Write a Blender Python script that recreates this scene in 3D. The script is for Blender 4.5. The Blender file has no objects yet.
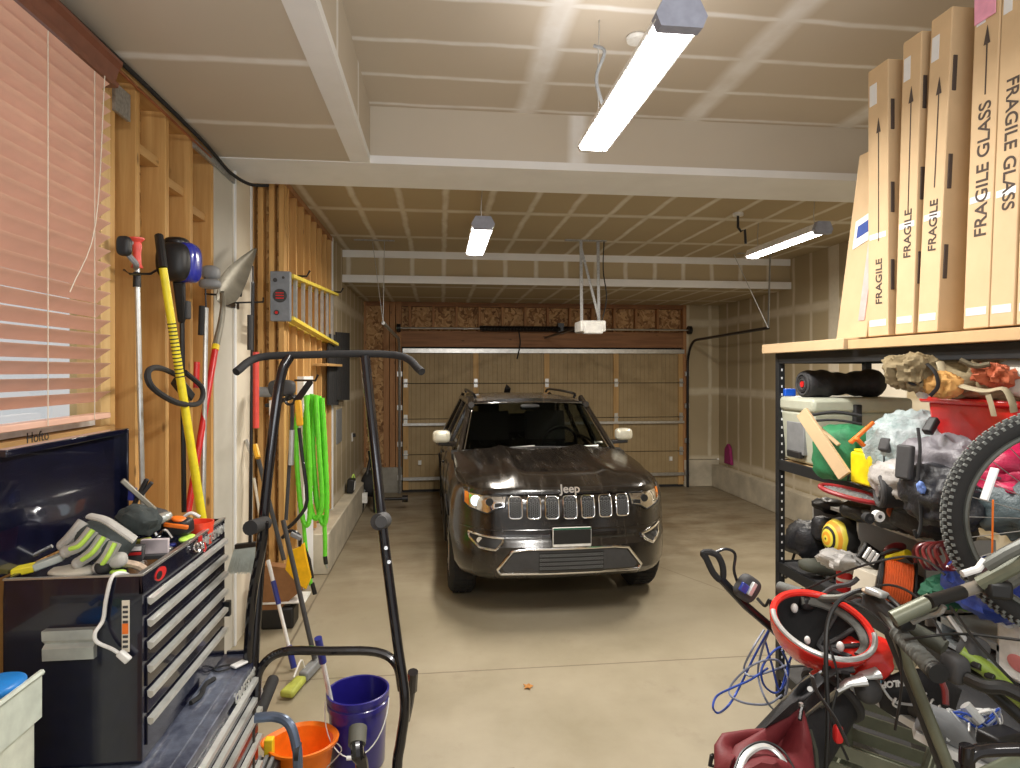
import bpy, bmesh, math, random
from mathutils import Vector, Matrix, noise, Euler
PI = math.pi
random.seed(7)
S = bpy.context.scene
COL = S.collection
def link(o): COL.objects.link(o)
# ---------------------------------------------------------------- camera model (image 1020x768)
F = 625.0; YAW = math.radians(6.39); HC = 2.0
_c, _s = math.cos(YAW), math.sin(YAW)
def DP(px, py, d):                      # a point seen at pixel, at forward distance d metres
    r = d*(px-510)/F
    return Vector((r*_c+d*_s, d*_c-r*_s, HC+(371-py)*d/F))
def ZP(px, py, z):
    return DP(px, py, F*(z-HC)/(371-py))
def XP(px, py, X):
    k = (px-510)/F
    return DP(px, py, X/(k*_c+_s))
def YP(px, py, Y):
    k = (px-510)/F
    return DP(px, py, Y/(_c-k*_s))
# ---------------------------------------------------------------- materials
MT = {}
def nodes(name):
    m = bpy.data.materials.new(name); m.use_nodes = True
    nt = m.node_tree; b = nt.nodes['Principled BSDF']
    MT[name] = m
    return m, nt, b
def N(nt, t, **kw):
    n = nt.nodes.new(t)
    for k, v in kw.items():
        if k.startswith('i_'): n.inputs[int(k[2:])].default_value = v
        else: setattr(n, k, v)
    return n
def ramp(nt, fac, stops):
    r = nt.nodes.new('ShaderNodeValToRGB')
    els = r.color_ramp.elements
    while len(els) < len(stops): els.new(0.5)
    for e, (p, c) in zip(els, stops):
        e.position = p; e.color = tuple(c)+(1,) if len(c) == 3 else c
    nt.links.new(fac, r.inputs[0])
    return r.outputs[0]
def math_(nt, op, a, b=None):
    n = nt.nodes.new('ShaderNodeMath'); n.operation = op
    for i, x in enumerate((a, b)):
        if x is None: continue
        if isinstance(x, (int, float)): n.inputs[i].default_value = x
        else: nt.links.new(x, n.inputs[i])
    return n.outputs[0]
def mix(nt, fac, a, b, mode='MIX'):
    n = nt.nodes.new('ShaderNodeMix'); n.data_type = 'RGBA'; n.blend_type = mode
    for i, x in ((0, fac), (6, a), (7, b)):
        if isinstance(x, (int, float)): n.inputs[i].default_value = x
        elif isinstance(x, tuple): n.inputs[i].default_value = x+(1,) if len(x) == 3 else x
        else: nt.links.new(x, n.inputs[i])
    return n.outputs[2]
def coords(nt, scale=(1, 1, 1), world=False):
    if world:
        g = nt.nodes.new('ShaderNodeNewGeometry'); src = g.outputs['Position']
    else:
        g = nt.nodes.new('ShaderNodeTexCoord'); src = g.outputs['Object']
    mp = nt.nodes.new('ShaderNodeMapping'); mp.inputs['Scale'].default_value = scale
    nt.links.new(src, mp.inputs[0])
    return mp.outputs[0]
def noisetex(nt, co, scale, detail=4, rough=.55):
    n = nt.nodes.new('ShaderNodeTexNoise'); n.inputs['Scale'].default_value = scale
    n.inputs['Detail'].default_value = detail; n.inputs['Roughness'].default_value = rough
    nt.links.new(co, n.inputs['Vector']); return n.outputs[0]
def bump(nt, b, h, strength=.2, dist=.01):
    n = nt.nodes.new('ShaderNodeBump'); n.inputs['Strength'].default_value = strength
    n.inputs['Distance'].default_value = dist
    nt.links.new(h, n.inputs['Height']); nt.links.new(n.outputs[0], b.inputs['Normal'])
def mat(name, col, rough=.5, metal=0, var=.12, scale=20, bmp=0.0, coat=0, spec=.5, sheen=0):
    """a plain procedural material with slight colour variation and optional bump"""
    m, nt, b = nodes(name)
    co = coords(nt)
    nz = noisetex(nt, co, scale)
    lo = tuple(max(0, c*(1-var)) for c in col); hi = tuple(min(1, c*(1+var)) for c in col)
    nt.links.new(ramp(nt, nz, [(.3, lo), (.7, hi)]), b.inputs['Base Color'])
    b.inputs['Roughness'].default_value = rough; b.inputs['Metallic'].default_value = metal
    b.inputs['Coat Weight'].default_value = coat; b.inputs['Specular IOR Level'].default_value = spec
    b.inputs['Sheen Weight'].default_value = sheen
    if bmp: bump(nt, b, noisetex(nt, co, scale*4, 6), bmp, .004)
    return m
def wood(name, a, c, axis=2, scale=1.0, rough=.65):
    m, nt, b = nodes(name)
    sc = [22*scale]*3; sc[axis] = 1.3*scale
    co = coords(nt, tuple(sc), True)
    n1 = noisetex(nt, co, 1.0, 5, .6)
    n2 = noisetex(nt, coords(nt, (1, 1, 1), True), 3.0, 2)
    colr = ramp(nt, n1, [(.3, c), (.5, tuple((x+y)/2 for x, y in zip(a, c))), (.68, a)])
    colr = mix(nt, math_(nt, 'MULTIPLY', n2, .35), colr, tuple(x*.6 for x in c))
    v = nt.nodes.new('ShaderNodeTexVoronoi'); v.inputs['Scale'].default_value = 1.0
    k = [9.0]*3; k[axis] = 3.2
    nt.links.new(coords(nt, tuple(k), True), v.inputs['Vector'])
    kn = ramp(nt, v.outputs['Distance'], [(.05, (1, 1, 1)), (.12, (0, 0, 0))])
    colr = mix(nt, math_(nt, 'MULTIPLY', kn, .75), colr, tuple(x*.25 for x in c))
    nt.links.new(colr, b.inputs['Base Color']); b.inputs['Roughness'].default_value = rough
    bump(nt, b, n1, .25, .004)
    return m
def osb(name, a, bb, c):
    m, nt, b = nodes(name)
    w = coords(nt, (1, 1, 1), True)
    nz = nt.nodes.new('ShaderNodeTexNoise'); nz.inputs['Scale'].default_value = 6; nt.links.new(w, nz.inputs['Vector'])
    off = nt.nodes.new('ShaderNodeVectorMath'); off.operation = 'MULTIPLY_ADD'
    off.inputs[1].default_value = (.25, .25, .25)
    nt.links.new(nz.outputs['Color'], off.inputs[0]); nt.links.new(w, off.inputs[2])
    v = nt.nodes.new('ShaderNodeTexVoronoi'); v.inputs['Scale'].default_value = 22
    nt.links.new(off.outputs[0], v.inputs['Vector'])
    sep = nt.nodes.new('ShaderNodeSeparateColor'); nt.links.new(v.outputs['Color'], sep.inputs[0])
    colr = ramp(nt, sep.outputs[0], [(0, c), (.35, bb), (.7, a), (1, bb)])
    ed = ramp(nt, v.outputs['Distance'], [(.0, (0, 0, 0)), (.75, (0, 0, 0)), (1, (1, 1, 1))])
    colr = mix(nt, math_(nt, 'MULTIPLY', ed, .6), colr, tuple(x*.4 for x in c))
    nt.links.new(colr, b.inputs['Base Color']); b.inputs['Roughness'].default_value = .75
    bump(nt, b, sep.outputs[1], .3, .004)
    return m
def drywall(name, base, mud, u, v, su, sv, ou=0, ov=0, wu=.035, wv=.1):
    """unpainted board with bands of joint compound: u,v are axes 0..2; bands every su along u and every sv along v"""
    m, nt, b = nodes(name)
    w = coords(nt, (1, 1, 1), True)
    nz = noisetex(nt, w, 2.2, 3)
    sp = nt.nodes.new('ShaderNodeSeparateXYZ'); nt.links.new(w, sp.inputs[0])
    masks = []
    for ax, s, o, wd in ((u, su, ou, wu), (v, sv, ov, wv)):
        x = math_(nt, 'ADD', sp.outputs[ax], math_(nt, 'MULTIPLY', nz, .05))
        x = math_(nt, 'ADD', x, 100*s-o-.025)
        x = math_(nt, 'MODULO', x, s)
        x = math_(nt, 'ABSOLUTE', math_(nt, 'SUBTRACT', x, s/2))
        x = math_(nt, 'SUBTRACT', s/2, x)            # distance to nearest band centre
        masks.append(ramp(nt, x, [(wd*.30, (1, 1, 1)), (wd*.85, (0, 0, 0))]))
    mk = math_(nt, 'MAXIMUM', masks[0], masks[1])
    mk = math_(nt, 'MULTIPLY', mk, math_(nt, 'ADD', .35, noisetex(nt, w, 5, 3)))
    lo = tuple(x*.93 for x in base); 
    bc = mix(nt, nz, lo, base)
    nt.links.new(mix(nt, mk, bc, mud), b.inputs['Base Color'])
    b.inputs['Roughness'].default_value = .85
    return m
def emit(name, col, s):
    m, nt, b = nodes(name)
    b.inputs['Base Color'].default_value = tuple(col)+(1,)
    b.inputs['Emission Color'].default_value = tuple(col)+(1,)
    b.inputs['Emission Strength'].default_value = s
    return m
def glass(name, col, rough=.02, trans=1.0, ior=1.45, alpha=1):
    m, nt, b = nodes(name)
    b.inputs['Base Color'].default_value = tuple(col)+(1,)
    b.inputs['Transmission Weight'].default_value = trans
    b.inputs['Roughness'].default_value = rough; b.inputs['IOR'].default_value = ior
    b.inputs['Alpha'].default_value = alpha
    return m
# ---------------------------------------------------------------- mesh builder
def frame_of(d):
    d = d.normalized(); up = Vector((0, 0, 1)) if abs(d.z) < .95 else Vector((1, 0, 0))
    a = d.cross(up).normalized(); b = a.cross(d).normalized()
    return a, b
def smooth_path(pts, n=6):
    P = [Vector(p) for p in pts]
    if len(P) < 3: return P
    out = []
    Q = [P[0]*2-P[1]]+P+[P[-1]*2-P[-2]]
    for i in range(1, len(Q)-2):
        a, b, c, d = Q[i-1], Q[i], Q[i+1], Q[i+2]
        for k in range(n):
            t = k/n
            out.append(.5*((2*b)+(c-a)*t+(2*a-5*b+4*c-d)*t*t+(3*b-a-3*c+d)*t**3))
    out.append(P[-1]); return out
class MB:
    def __init__(s): s.v = []; s.f = []; s.flat = set()
    def add(s, vs, fs):
        o = len(s.v); s.v += [tuple(x) for x in vs]; s.f += [tuple(i+o for i in f) for f in fs]; return s
    def box(s, c, size, rot=None):
        c = Vector(c); h = Vector(size)/2
        R = Euler(rot).to_matrix() if rot else None
        vs = []
        for x in (-1, 1):
            for y in (-1, 1):
                for z in (-1, 1):
                    p = Vector((x*h.x, y*h.y, z*h.z)); p = R @ p if R else p; vs.append(c+p)
        return s.add(vs, [(0, 1, 3, 2), (4, 6, 7, 5), (0, 4, 5, 1), (2, 3, 7, 6), (0, 2, 6, 4), (1, 5, 7, 3)])
    def bb(s, a, b):
        a = Vector(a); b = Vector(b); return s.box((a+b)/2, [abs(x) for x in (b-a)])
    def beam(s, p0, p1, w, h, up=None, w1=None, h1=None):
        p0 = Vector(p0); p1 = Vector(p1); a, b = frame_of(p1-p0)
        if up is not None:
            d = (p1-p0).normalized(); a = d.cross(Vector(up)).normalized(); b = a.cross(d)
        w1 = w if w1 is None else w1; h1 = h if h1 is None else h1
        vs = [p+a*x*ww/2+b*y*hh/2 for p, ww, hh in ((p0, w, h), (p1, w1, h1)) for x, y in ((-1, -1), (1, -1), (1, 1), (-1, 1))]
        return s.add(vs, [(0, 1, 2, 3), (7, 6, 5, 4), (0, 4, 5, 1), (1, 5, 6, 2), (2, 6, 7, 3), (3, 7, 4, 0)])
    def cyl(s, p0, p1, r, r1=None, n=16, caps=True):
        p0 = Vector(p0); p1 = Vector(p1); r1 = r if r1 is None else r1
        a, b = frame_of(p1-p0)
        vs = [p+(a*math.cos(2*PI*i/n)+b*math.sin(2*PI*i/n))*rr for p, rr in ((p0, r), (p1, r1)) for i in range(n)]
        fs = [(i, (i+1) % n, n+(i+1) % n, n+i) for i in range(n)]
        if caps: fs += [tuple(range(n-1, -1, -1)), tuple(range(n, 2*n))]
        return s.add(vs, fs)
    def tube(s, pts, r, n=8, closed=False, sm=0, caps=True, flat=1.0):
        P = smooth_path(pts, sm) if sm else [Vector(p) for p in pts]
        m = len(P); vs = []
        rr = r if callable(r) else (lambda t: r)
        ref = None
        for i, p in enumerate(P):
            d = (P[(i+1) % m]-P[i-1]) if closed else (P[min(i+1, m-1)]-P[max(i-1, 0)])
            if d.length < 1e-9: d = Vector((0, 0, 1))
            d.normalize()
            if ref is None: a, b = frame_of(d)
            else:
                a = ref-d*ref.dot(d)
                a = a.normalized() if a.length > 1e-6 else frame_of(d)[0]
                b = a.cross(d).normalized()
            ref = a
            q = rr(i/(m-1) if m > 1 else 0)
            vs += [p+(a*math.cos(2*PI*j/n)+b*math.sin(2*PI*j/n)*flat)*q for j in range(n)]
        fs = []
        for i in range(m if closed else m-1):
            k = (i+1) % m
            fs += [(i*n+j, i*n+(j+1) % n, k*n+(j+1) % n, k*n+j) for j in range(n)]
        if not closed and caps: fs += [tuple(range(n-1, -1, -1)), tuple(range((m-1)*n, m*n))]
        return s.add(vs, fs)
    def lathe(s, prof, o=(0, 0, 0), axis=(0, 0, 1), n=32, sx=1, sy=1, caps=True):
        o = Vector(o); ax = Vector(axis).normalized(); a, b = frame_of(ax)
        if abs(ax.z) > .99: a, b = Vector((1, 0, 0)), Vector((0, 1, 0))
        vs = [o+ax*h+(a*math.cos(2*PI*i/n)*sx+b*math.sin(2*PI*i/n)*sy)*r for r, h in prof for i in range(n)]
        fs = [(k*n+i, k*n+(i+1) % n, (k+1)*n+(i+1) % n, (k+1)*n+i) for k in range(len(prof)-1) for i in range(n)]
        if caps:
            fs += [tuple(range(n-1, -1, -1)), tuple(range((len(prof)-1)*n, len(prof)*n))]
        return s.add(vs, fs)
    def torus(s, c, axis, R, r, n=40, m=10, sy=1.0):
        c = Vector(c); a, b = frame_of(Vector(axis)); return s.tube([c+(a*math.cos(2*PI*i/n)+b*math.sin(2*PI*i/n)*sy)*R for i in range(n)], r, m, closed=True)
    def prism(s, poly, vec):
        vec = Vector(vec); P = [Vector(p) for p in poly]; n = len(P)
        return s.add(P+[p+vec for p in P], [tuple(range(n-1, -1, -1)), tuple(range(n, 2*n))]+[(i, (i+1) % n, n+(i+1) % n, n+i) for i in range(n)])
    def grid(s, fn, nu, nv, thick=None):
        """fn(u,v)->point, u,v in 0..1; thick = vector for a slab"""
        vs = [Vector(fn(i/nu, j/nv)) for j in range(nv+1) for i in range(nu+1)]
        W = nu+1
        fs = [(j*W+i, j*W+i+1, (j+1)*W+i+1, (j+1)*W+i) for j in range(nv) for i in range(nu)]
        if thick is None: return s.add(vs, fs)
        t = Vector(thick); L = len(vs)
        fs2 = [tuple(reversed([q+L for q in f])) for f in fs]
        ring = [(i, i+1) for i in range(nu)]+[(j*W+nu, (j+1)*W+nu) for j in range(nv)]+[(nv*W+i+1, nv*W+i) for i in range(nu)]+[((j+1)*W, j*W) for j in range(nv)]
        return s.add(vs+[p+t for p in vs], fs+fs2+[(b, a, a+L, b+L) for a, b in ring])
    def ell(s, c, size, rot=None, e=1.0, nu=28, nv=18, amp=0, freq=3, seed=0, flat=None, ridge=0):
        """super-ellipsoid with optional lumps; flat = z below which it is pressed flat (local, in -1..1)"""
        c = Vector(c); R = Euler(rot).to_matrix() if rot else Matrix.Identity(3)
        def pw(x): return math.copysign(abs(x)**e, x)
        vs = []; S_ = Vector(size)/2
        for j in range(nv+1):
            th = -PI/2+PI*j/nv
            for i in range(nu):
                ph = 2*PI*i/nu
                p = Vector((pw(math.cos(th))*pw(math.cos(ph)), pw(math.cos(th))*pw(math.sin(ph)), pw(math.sin(th))))
                q = Vector((p.x*S_.x, p.y*S_.y, p.z*S_.z))
                if amp:
                    k = noise.fractal(q*freq+Vector((seed*7.3, seed*1.7, seed*3.1)), .8, 2.0, 4)
                    if ridge: k += ridge*(.5-abs(noise.noise(q*freq*2.3+Vector((seed, 5, 1)))))*2
                    q = q+p.normalized()*amp*k
                if flat is not None: q.z = max(q.z, flat*S_.z)
                vs.append(c+R @ q)
        fs = [(j*nu+i, j*nu+(i+1) % nu, (j+1)*nu+(i+1) % nu, (j+1)*nu+i) for j in range(nv) for i in range(nu)]
        return s.add(vs, fs)
    def build(s, name, m, parent=None, bevel=0, smooth=35, subsurf=0):
        me = bpy.data.meshes.new(name); me.from_pydata(s.v, [], s.f)
        bm = bmesh.new(); bm.from_mesh(me)
        bmesh.ops.remove_doubles(bm, verts=bm.verts, dist=1e-5)
        bmesh.ops.recalc_face_normals(bm, faces=bm.faces)
        bm.to_mesh(me); bm.free()
        me.materials.append(MT[m] if isinstance(m, str) else m)
        if smooth:
            me.shade_smooth() if hasattr(me, 'shade_smooth') else [setattr(p, 'use_smooth', True) for p in me.polygons]
            me.set_sharp_from_angle(angle=math.radians(smooth))
        o = bpy.data.objects.new(name, me); link(o)
        if bevel:
            md = o.modifiers.new('bevel', 'BEVEL'); md.width = bevel; md.segments = 2; md.limit_method = 'ANGLE'; md.angle_limit = math.radians(40)
        if subsurf:
            md = o.modifiers.new('sub', 'SUBSURF'); md.levels = md.render_levels = subsurf
        attach(o, parent)
        return o
LOCAL = set()
def attach(o, parent):
    if parent is None: return
    o.parent = parent
    if parent.parent is None and parent.name not in LOCAL:      # world-built part of an unrotated thing
        o.location = -parent.location
def thing(name, label, cat, loc=(0, 0, 0), group=None, local=False, rotz=0):
    o = bpy.data.objects.new(name, None); link(o); o.empty_display_size = .05
    o.location = Vector(loc); o.rotation_euler = (0, 0, rotz)
    tag(o, label, cat, group)
    if local: LOCAL.add(o.name)
    return o
def tag(o, label, cat, group=None):
    o['label'] = label; o['category'] = cat
    if group: o['group'] = group
    return o
def struct(o): o['kind'] = 'structure'; return o
def sep(name, loc, kind='structure'):
    o = bpy.data.objects.new(name, None); link(o); o.location = loc; o['kind'] = kind; return o
def copy_tree(o, parent=None):
    c = o.copy(); COL.objects.link(c); c.parent = parent
    for ch in list(o.children): copy_tree(ch, c)
    return c
def cut(o, cutter):
    """subtract a MB from a mesh object for good"""
    k = cutter.build('cutter', list(MT.values())[0], None, smooth=0)
    md = o.modifiers.new('cut', 'BOOLEAN'); md.object = k; md.solver = 'EXACT'; md.operation = 'DIFFERENCE'
    dg = bpy.context.evaluated_depsgraph_get(); dg.update()
    me = bpy.data.meshes.new_from_object(o.evaluated_get(dg))
    o.modifiers.clear(); old = o.data; o.data = me
    me.set_sharp_from_angle(angle=math.radians(35))
    km = k.data; bpy.data.objects.remove(k); bpy.data.meshes.remove(km)
def textmesh(s, size, mtx, m, name, parent, ext=.0006, bold=0, sx=1.0):
    """lettering as a thin raised mesh; mtx maps text plane x,y (z out) to the world"""
    cu = bpy.data.curves.new(name, 'FONT'); cu.body = s; cu.size = size; cu.extrude = ext
    cu.align_x = 'CENTER'; cu.align_y = 'CENTER'; cu.offset = bold
    t = bpy.data.objects.new('t', cu); link(t)
    dg = bpy.context.evaluated_depsgraph_get(); dg.update()
    me = bpy.data.meshes.new_from_object(t.evaluated_get(dg))
    bpy.data.objects.remove(t)
    me.transform(mtx @ Matrix.Diagonal((sx, 1, 1, 1))); me.materials.clear(); me.materials.append(MT[m])
    o = bpy.data.objects.new(name, me); link(o); attach(o, parent); return o
def basis(o, x, y):
    x = Vector(x).normalized(); y = Vector(y); y = (y-x*y.dot(x)).normalized(); z = x.cross(y); o = Vector(o)
    return Matrix(((x.x, y.x, z.x, o.x), (x.y, y.y, z.y, o.y), (x.z, y.z, z.z, o.z), (0, 0, 0, 1)))
# palette
mat('black_metal', (.012, .012, .014), .35, .3, coat=.3)
mat('black_plastic', (.013, .013, .014), .45)
mat('black_rubber', (.018, .018, .019), .8, bmp=.3)
mat('charcoal', (.05, .05, .052), .7, bmp=.2)
mat('steel', (.55, .55, .54), .35, .9)
mat('galvanised', (.42, .43, .43), .45, .8, var=.25, scale=60)
mat('chrome', (.85, .85, .86), .12, 1.0, var=.02)
mat('white_plastic', (.78, .78, .76), .4)
mat('white_paint', (.8, .8, .78), .5)
mat('red_plastic', (.62, .02, .02), .35)
mat('orange_plastic', (.9, .19, .015), .4)
mat('yellow_plastic', (.86, .62, .02), .4)
mat('blue_plastic', (.02, .03, .22), .35)
mat('grey_plastic', (.22, .23, .24), .5)
mat('dark_text', (.03, .03, .03), .8)
mat('tape', (.72, .74, .76), .3, var=.05)
mat('navy_gloss', (.006, .007, .022), .18, .2, coat=.6, var=.3)
# ================================================================= the setting
wood('stud_wood', (.74, .46, .17), (.52, .27, .08), 2)
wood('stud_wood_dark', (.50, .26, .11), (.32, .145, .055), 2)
wood('stud_pale', (.80, .58, .28), (.66, .42, .17), 2)
wood('plate_wood', (.66, .42, .17), (.50, .27, .09), 1)
wood('header_wood', (.36, .17, .07), (.20, .085, .035), 0)
osb('osb_yellow', (.72, .48, .20), (.5, .28, .09), (.28, .14, .04))
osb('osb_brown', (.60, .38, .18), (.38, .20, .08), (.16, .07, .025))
drywall('ceiling_board_near', (.60, .53, .44), (.84, .83, .82), 1, 0, .43, 1.22, .12, .62, .035, .13)
drywall('ceiling_board_low', (.60, .54, .45), (.86, .86, .85), 1, 0, .78, 3.0, .72, 1.0, .05, .1)
drywall('ceiling_board_far', (.46, .37, .23), (.70, .66, .56), 0, 1, .406, 1.22, .05, .0, .045, .09)
drywall('wall_board_side', (.42, .34, .21), (.62, .55, .42), 1, 2, .40, 1.18, .1, .47, .05, .10)
drywall('wall_board_end', (.44, .36, .23), (.62, .56, .42), 0, 2, .406, 1.18, .2, .47, .05, .1)
mat('pale_seam', (.62, .56, .44), .85, var=.05)
mat('mud_white', (.84, .85, .86), .85, var=.04, scale=3)
mat('cream_board', (.74, .68, .56), .85, var=.06, scale=3)
mat('grey_board', (.55, .53, .47), .85, var=.05, scale=3)
mat('concrete_grey', (.30, .285, .25), .85, var=.25, scale=5, bmp=.3)

# floor material: trowelled slab, stains, sawn joints and a hairline crack
m, nt, b = nodes('slab')
w = coords(nt, (1, 1, 1), True)
n1 = noisetex(nt, w, 1.1, 6, .6); n2 = noisetex(nt, w, 7, 5, .7); n3 = noisetex(nt, w, .45, 3)
colr = ramp(nt, n1, [(.3, (.26, .225, .15)), (.55, (.34, .295, .21)), (.75, (.40, .355, .26))])
colr = mix(nt, math_(nt, 'MULTIPLY', n2, .4), colr, (.46, .405, .30))
st = ramp(nt, noisetex(nt, w, 1.9, 7, .75), [(.57, (0, 0, 0)), (.72, (1, 1, 1))])
colr = mix(nt, math_(nt, 'MULTIPLY', st, .35), colr, (.22, .17, .11))
sp = nt.nodes.new('ShaderNodeSeparateXYZ'); nt.links.new(w, sp.inputs[0])
# darker brown mottling that grows towards the far end of the slab
dy = ramp(nt, math_(nt, 'ADD', math_(nt, 'MULTIPLY', sp.outputs[1], .1), math_(nt, 'MULTIPLY', n2, .16)), [(.55, (0, 0, 0)), (.85, (1, 1, 1))])
dm = ramp(nt, noisetex(nt, coords(nt, (1.2, 2.6, 1), True), 1.3, 7, .7), [(.38, (0, 0, 0)), (.66, (1, 1, 1))])
colr = mix(nt, math_(nt, 'MULTIPLY', math_(nt, 'MULTIPLY', dy, math_(nt, 'ADD', .35, dm)), .8), colr, (.17, .125, .075))
wob = math_(nt, 'MULTIPLY', math_(nt, 'SUBTRACT', n2, .5), .015)
def lin(nx, ny, c0, wd):
    d = math_(nt, 'ADD', math_(nt, 'MULTIPLY', sp.outputs[0], nx), math_(nt, 'MULTIPLY', sp.outputs[1], ny))
    d = math_(nt, 'ADD', math_(nt, 'SUBTRACT', d, c0), wob)
    return ramp(nt, math_(nt, 'ABSOLUTE', d), [(wd*.5, (1, 1, 1)), (wd*1.4, (0, 0, 0))])
L1 = lin(1, 0, -1.09, .008)
L2 = lin(0, 1, 4.17, .006)
q0, q1 = Vector((1.9, 6.87)), Vector((2.9, 4.75)); dq = (q1-q0).normalized(); nq = (-dq.y, dq.x)
L3 = lin(nq[0], nq[1], nq[0]*q0.x+nq[1]*q0.y, .005)
L4 = lin(0, 1, 7.9, .006)
mk = math_(nt, 'MAXIMUM', math_(nt, 'MAXIMUM', L1, L2), math_(nt, 'MAXIMUM', L3, L4))
colr = mix(nt, math_(nt, 'MULTIPLY', mk, .75), colr, (.12, .09, .06))
nt.links.new(colr, b.inputs['Base Color'])
nt.links.new(ramp(nt, n1, [(.3, (.33, .33, .33)), (.7, (.52, .52, .52))]), b.inputs['Roughness'])
bump(nt, b, math_(nt, 'SUBTRACT', n2, mk), .12, .004)

WX = -1.5          # near left wall face
FX = -1.24         # far left wall face
RX = 4.83; BY = 10.42
MUDZ = 3.46
struct(MB().bb((-2.4, -1.2, -.15), (5.2, 10.75, 0)).build('floor', 'slab', smooth=0))
# ceilings
ce = sep('ceiling', (0, 0, 3.5))
MB().bb((-.49, -1.2, 3.86), (5.0, 4.47, 3.95)).build('near_board', 'ceiling_board_near', ce, smooth=0)
MB().bb((-1.75, -1.2, MUDZ), (-.49, 4.47, 3.56)).build('low_board', 'ceiling_board_low', ce, smooth=0)
MB().bb((-.62, -1.2, MUDZ-.004), (-.485, 4.46, MUDZ+.05)).build('corner_bead', 'mud_white', ce, smooth=0)
MB().bb((-1.75, 5.02, 3.55), (5.0, 8.2, 3.65)).build('far_board', 'ceiling_board_far', ce, smooth=0)
MB().bb((-1.5, 8.2, 3.14), (5.0, 10.6, 3.65)).build('lowered_board', 'ceiling_board_far', ce, smooth=0)
MB().bb((-1.5, 8.16, 3.135), (5.0, 8.2, 3.23)).build('bead_strip', 'mud_white', ce, smooth=0)
MB().bb((-1.5, 8.18, 3.46), (5.0, 8.205, 3.55)).build('bead_strip', 'mud_white', ce, smooth=0)
MB().bb((-.54, -1.2, MUDZ-.0035), (-.488, 4.47, 3.90)).build('recess_side', 'ceiling_board_low', ce, smooth=0)
bm_ = sep('trim_1', (0, 4.5, MUDZ))
MB().bb((-1.75, 4.47, MUDZ), (5.0, 5.02, 3.95)).build('beam_casing', 'ceiling_board_low', bm_, smooth=0)
MB().bb((-1.75, 4.455, MUDZ-.006), (5.0, 4.95, MUDZ+.05)).build('corner_bead', 'mud_white', bm_, smooth=0)
MB().bb((-1.75, 4.95, MUDZ-.006), (5.0, 5.03, MUDZ+.04)).build('corner_bead', 'mud_white', bm_, smooth=0)

# ---- left wall, near bay
wl = sep('wall_left', (WX, 3, 0))
def stud(x0, y0, z0, x1, y1, z1, m='stud_wood', p=wl, name='stud'):
    return MB().bb((x0, y0, z0), (x1, y1, z1)).build(name, m, p, bevel=.002, smooth=0)
MB().bb((-1.66, -.6, 0), (-1.63, 1.0, MUDZ)).bb((-1.66, 1.0, 0), (-1.63, 3.07, 1.72)).bb((-1.66, 1.0, 3.28), (-1.63, 3.07, MUDZ)).bb((-1.66, 3.07, 0), (-1.63, 5.2, MUDZ)).build('sheathing', 'osb_yellow', wl, smooth=0)
for yy in (3.09, 3.33, 3.67, 4.01, 4.36):
    stud(WX-.13, yy-.045, .1, WX, yy, MUDZ-.02)
for yy in (.3, .62, .95): stud(WX-.13, yy, .1, WX, yy+.04, MUDZ)
stud(WX-.13, 2.96, 1.755, WX+.004, 3.04, 3.27, 'osb_yellow' if False else 'stud_pale')
stud(WX-.13, -.4, 0, WX+.005, 4.36, .08, 'plate_wood', name='sole_plate')
stud(WX-.13, -.4, MUDZ-.035, WX+.002, 4.36, MUDZ+.03, 'plate_wood', name='top_plate')
stud(WX-.12, .9, 3.27, WX+.004, 3.05, MUDZ-.035, 'osb_yellow', name='header')
stud(WX-.13, .9, 1.70, WX+.02, 3.05, 1.755, 'plate_wood', name='sill_plate')
for yy in (1.3, 1.7, 2.1, 2.5, 2.9): stud(WX-.13, yy, .1, WX, yy+.04, 1.70)
p_ = XP(38, 437, WX+.0205)
textmesh('Hofto', .055, basis((WX+.0205, p_.y, p_.z), (0, 1, 0), (0, 0, 1)), 'dark_text', 'pencil_note', wl, ext=.0006)
# blocking above bays, strap and hanger plates
for a_, b_ in ((3.33, 3.625), (3.67, 3.965), (4.01, 4.315)):
    stud(WX-.12, a_, 3.12-(a_-3.33)*.2, WX-.035, b_, 3.17-(a_-3.33)*.2, 'plate_wood', name='blocking')
MB().bb((WX+.001, 3.06, 3.2), (WX+.016, 3.2, 3.33)).build('hanger_plate', 'galvanised', wl, smooth=0)
MB().bb((WX+.001, 4.0, 3.36), (WX+.02, 4.75, 3.41)).build('strap', 'galvanised', wl, smooth=0)
MB().tube([(WX+.02, 2.4, 3.43), (WX+.025, 3.2, 3.44), (WX+.03, 4.0, 3.435), (WX+.03, 4.3, 3.42), (WX+.03, 4.6, 3.40), (WX+.1, 4.8, 3.38), (WX+.18, 5.0, 3.43)], .012, 6, sm=5).build('cable', 'black_rubber', wl)
MB().tube([(WX+.012, 3.0, 3.40), (WX+.02, 3.6, 3.395), (WX+.02, 4.25, 3.39)], .008, 6, sm=4).build('copper_wire', mat('copper', (.5, .2, .1), .35, .8), wl)
# boarded corner between the two bays
MB().bb((-1.66, 4.36, 0), (WX+.004, 4.73, MUDZ)).build('grey_panel', 'grey_board', wl, smooth=0)
MB().bb((-1.66, 4.735, 0), (WX+.012, 5.16, MUDZ)).build('cream_panel', 'cream_board', wl, smooth=0)
MB().bb((WX+.01, 4.735, 0), (WX+.022, 4.765, MUDZ)).bb((WX+.01, 5.13, 0), (WX+.022, 5.165, MUDZ)).build('edge_bead', 'mud_white', wl, smooth=0)
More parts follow.
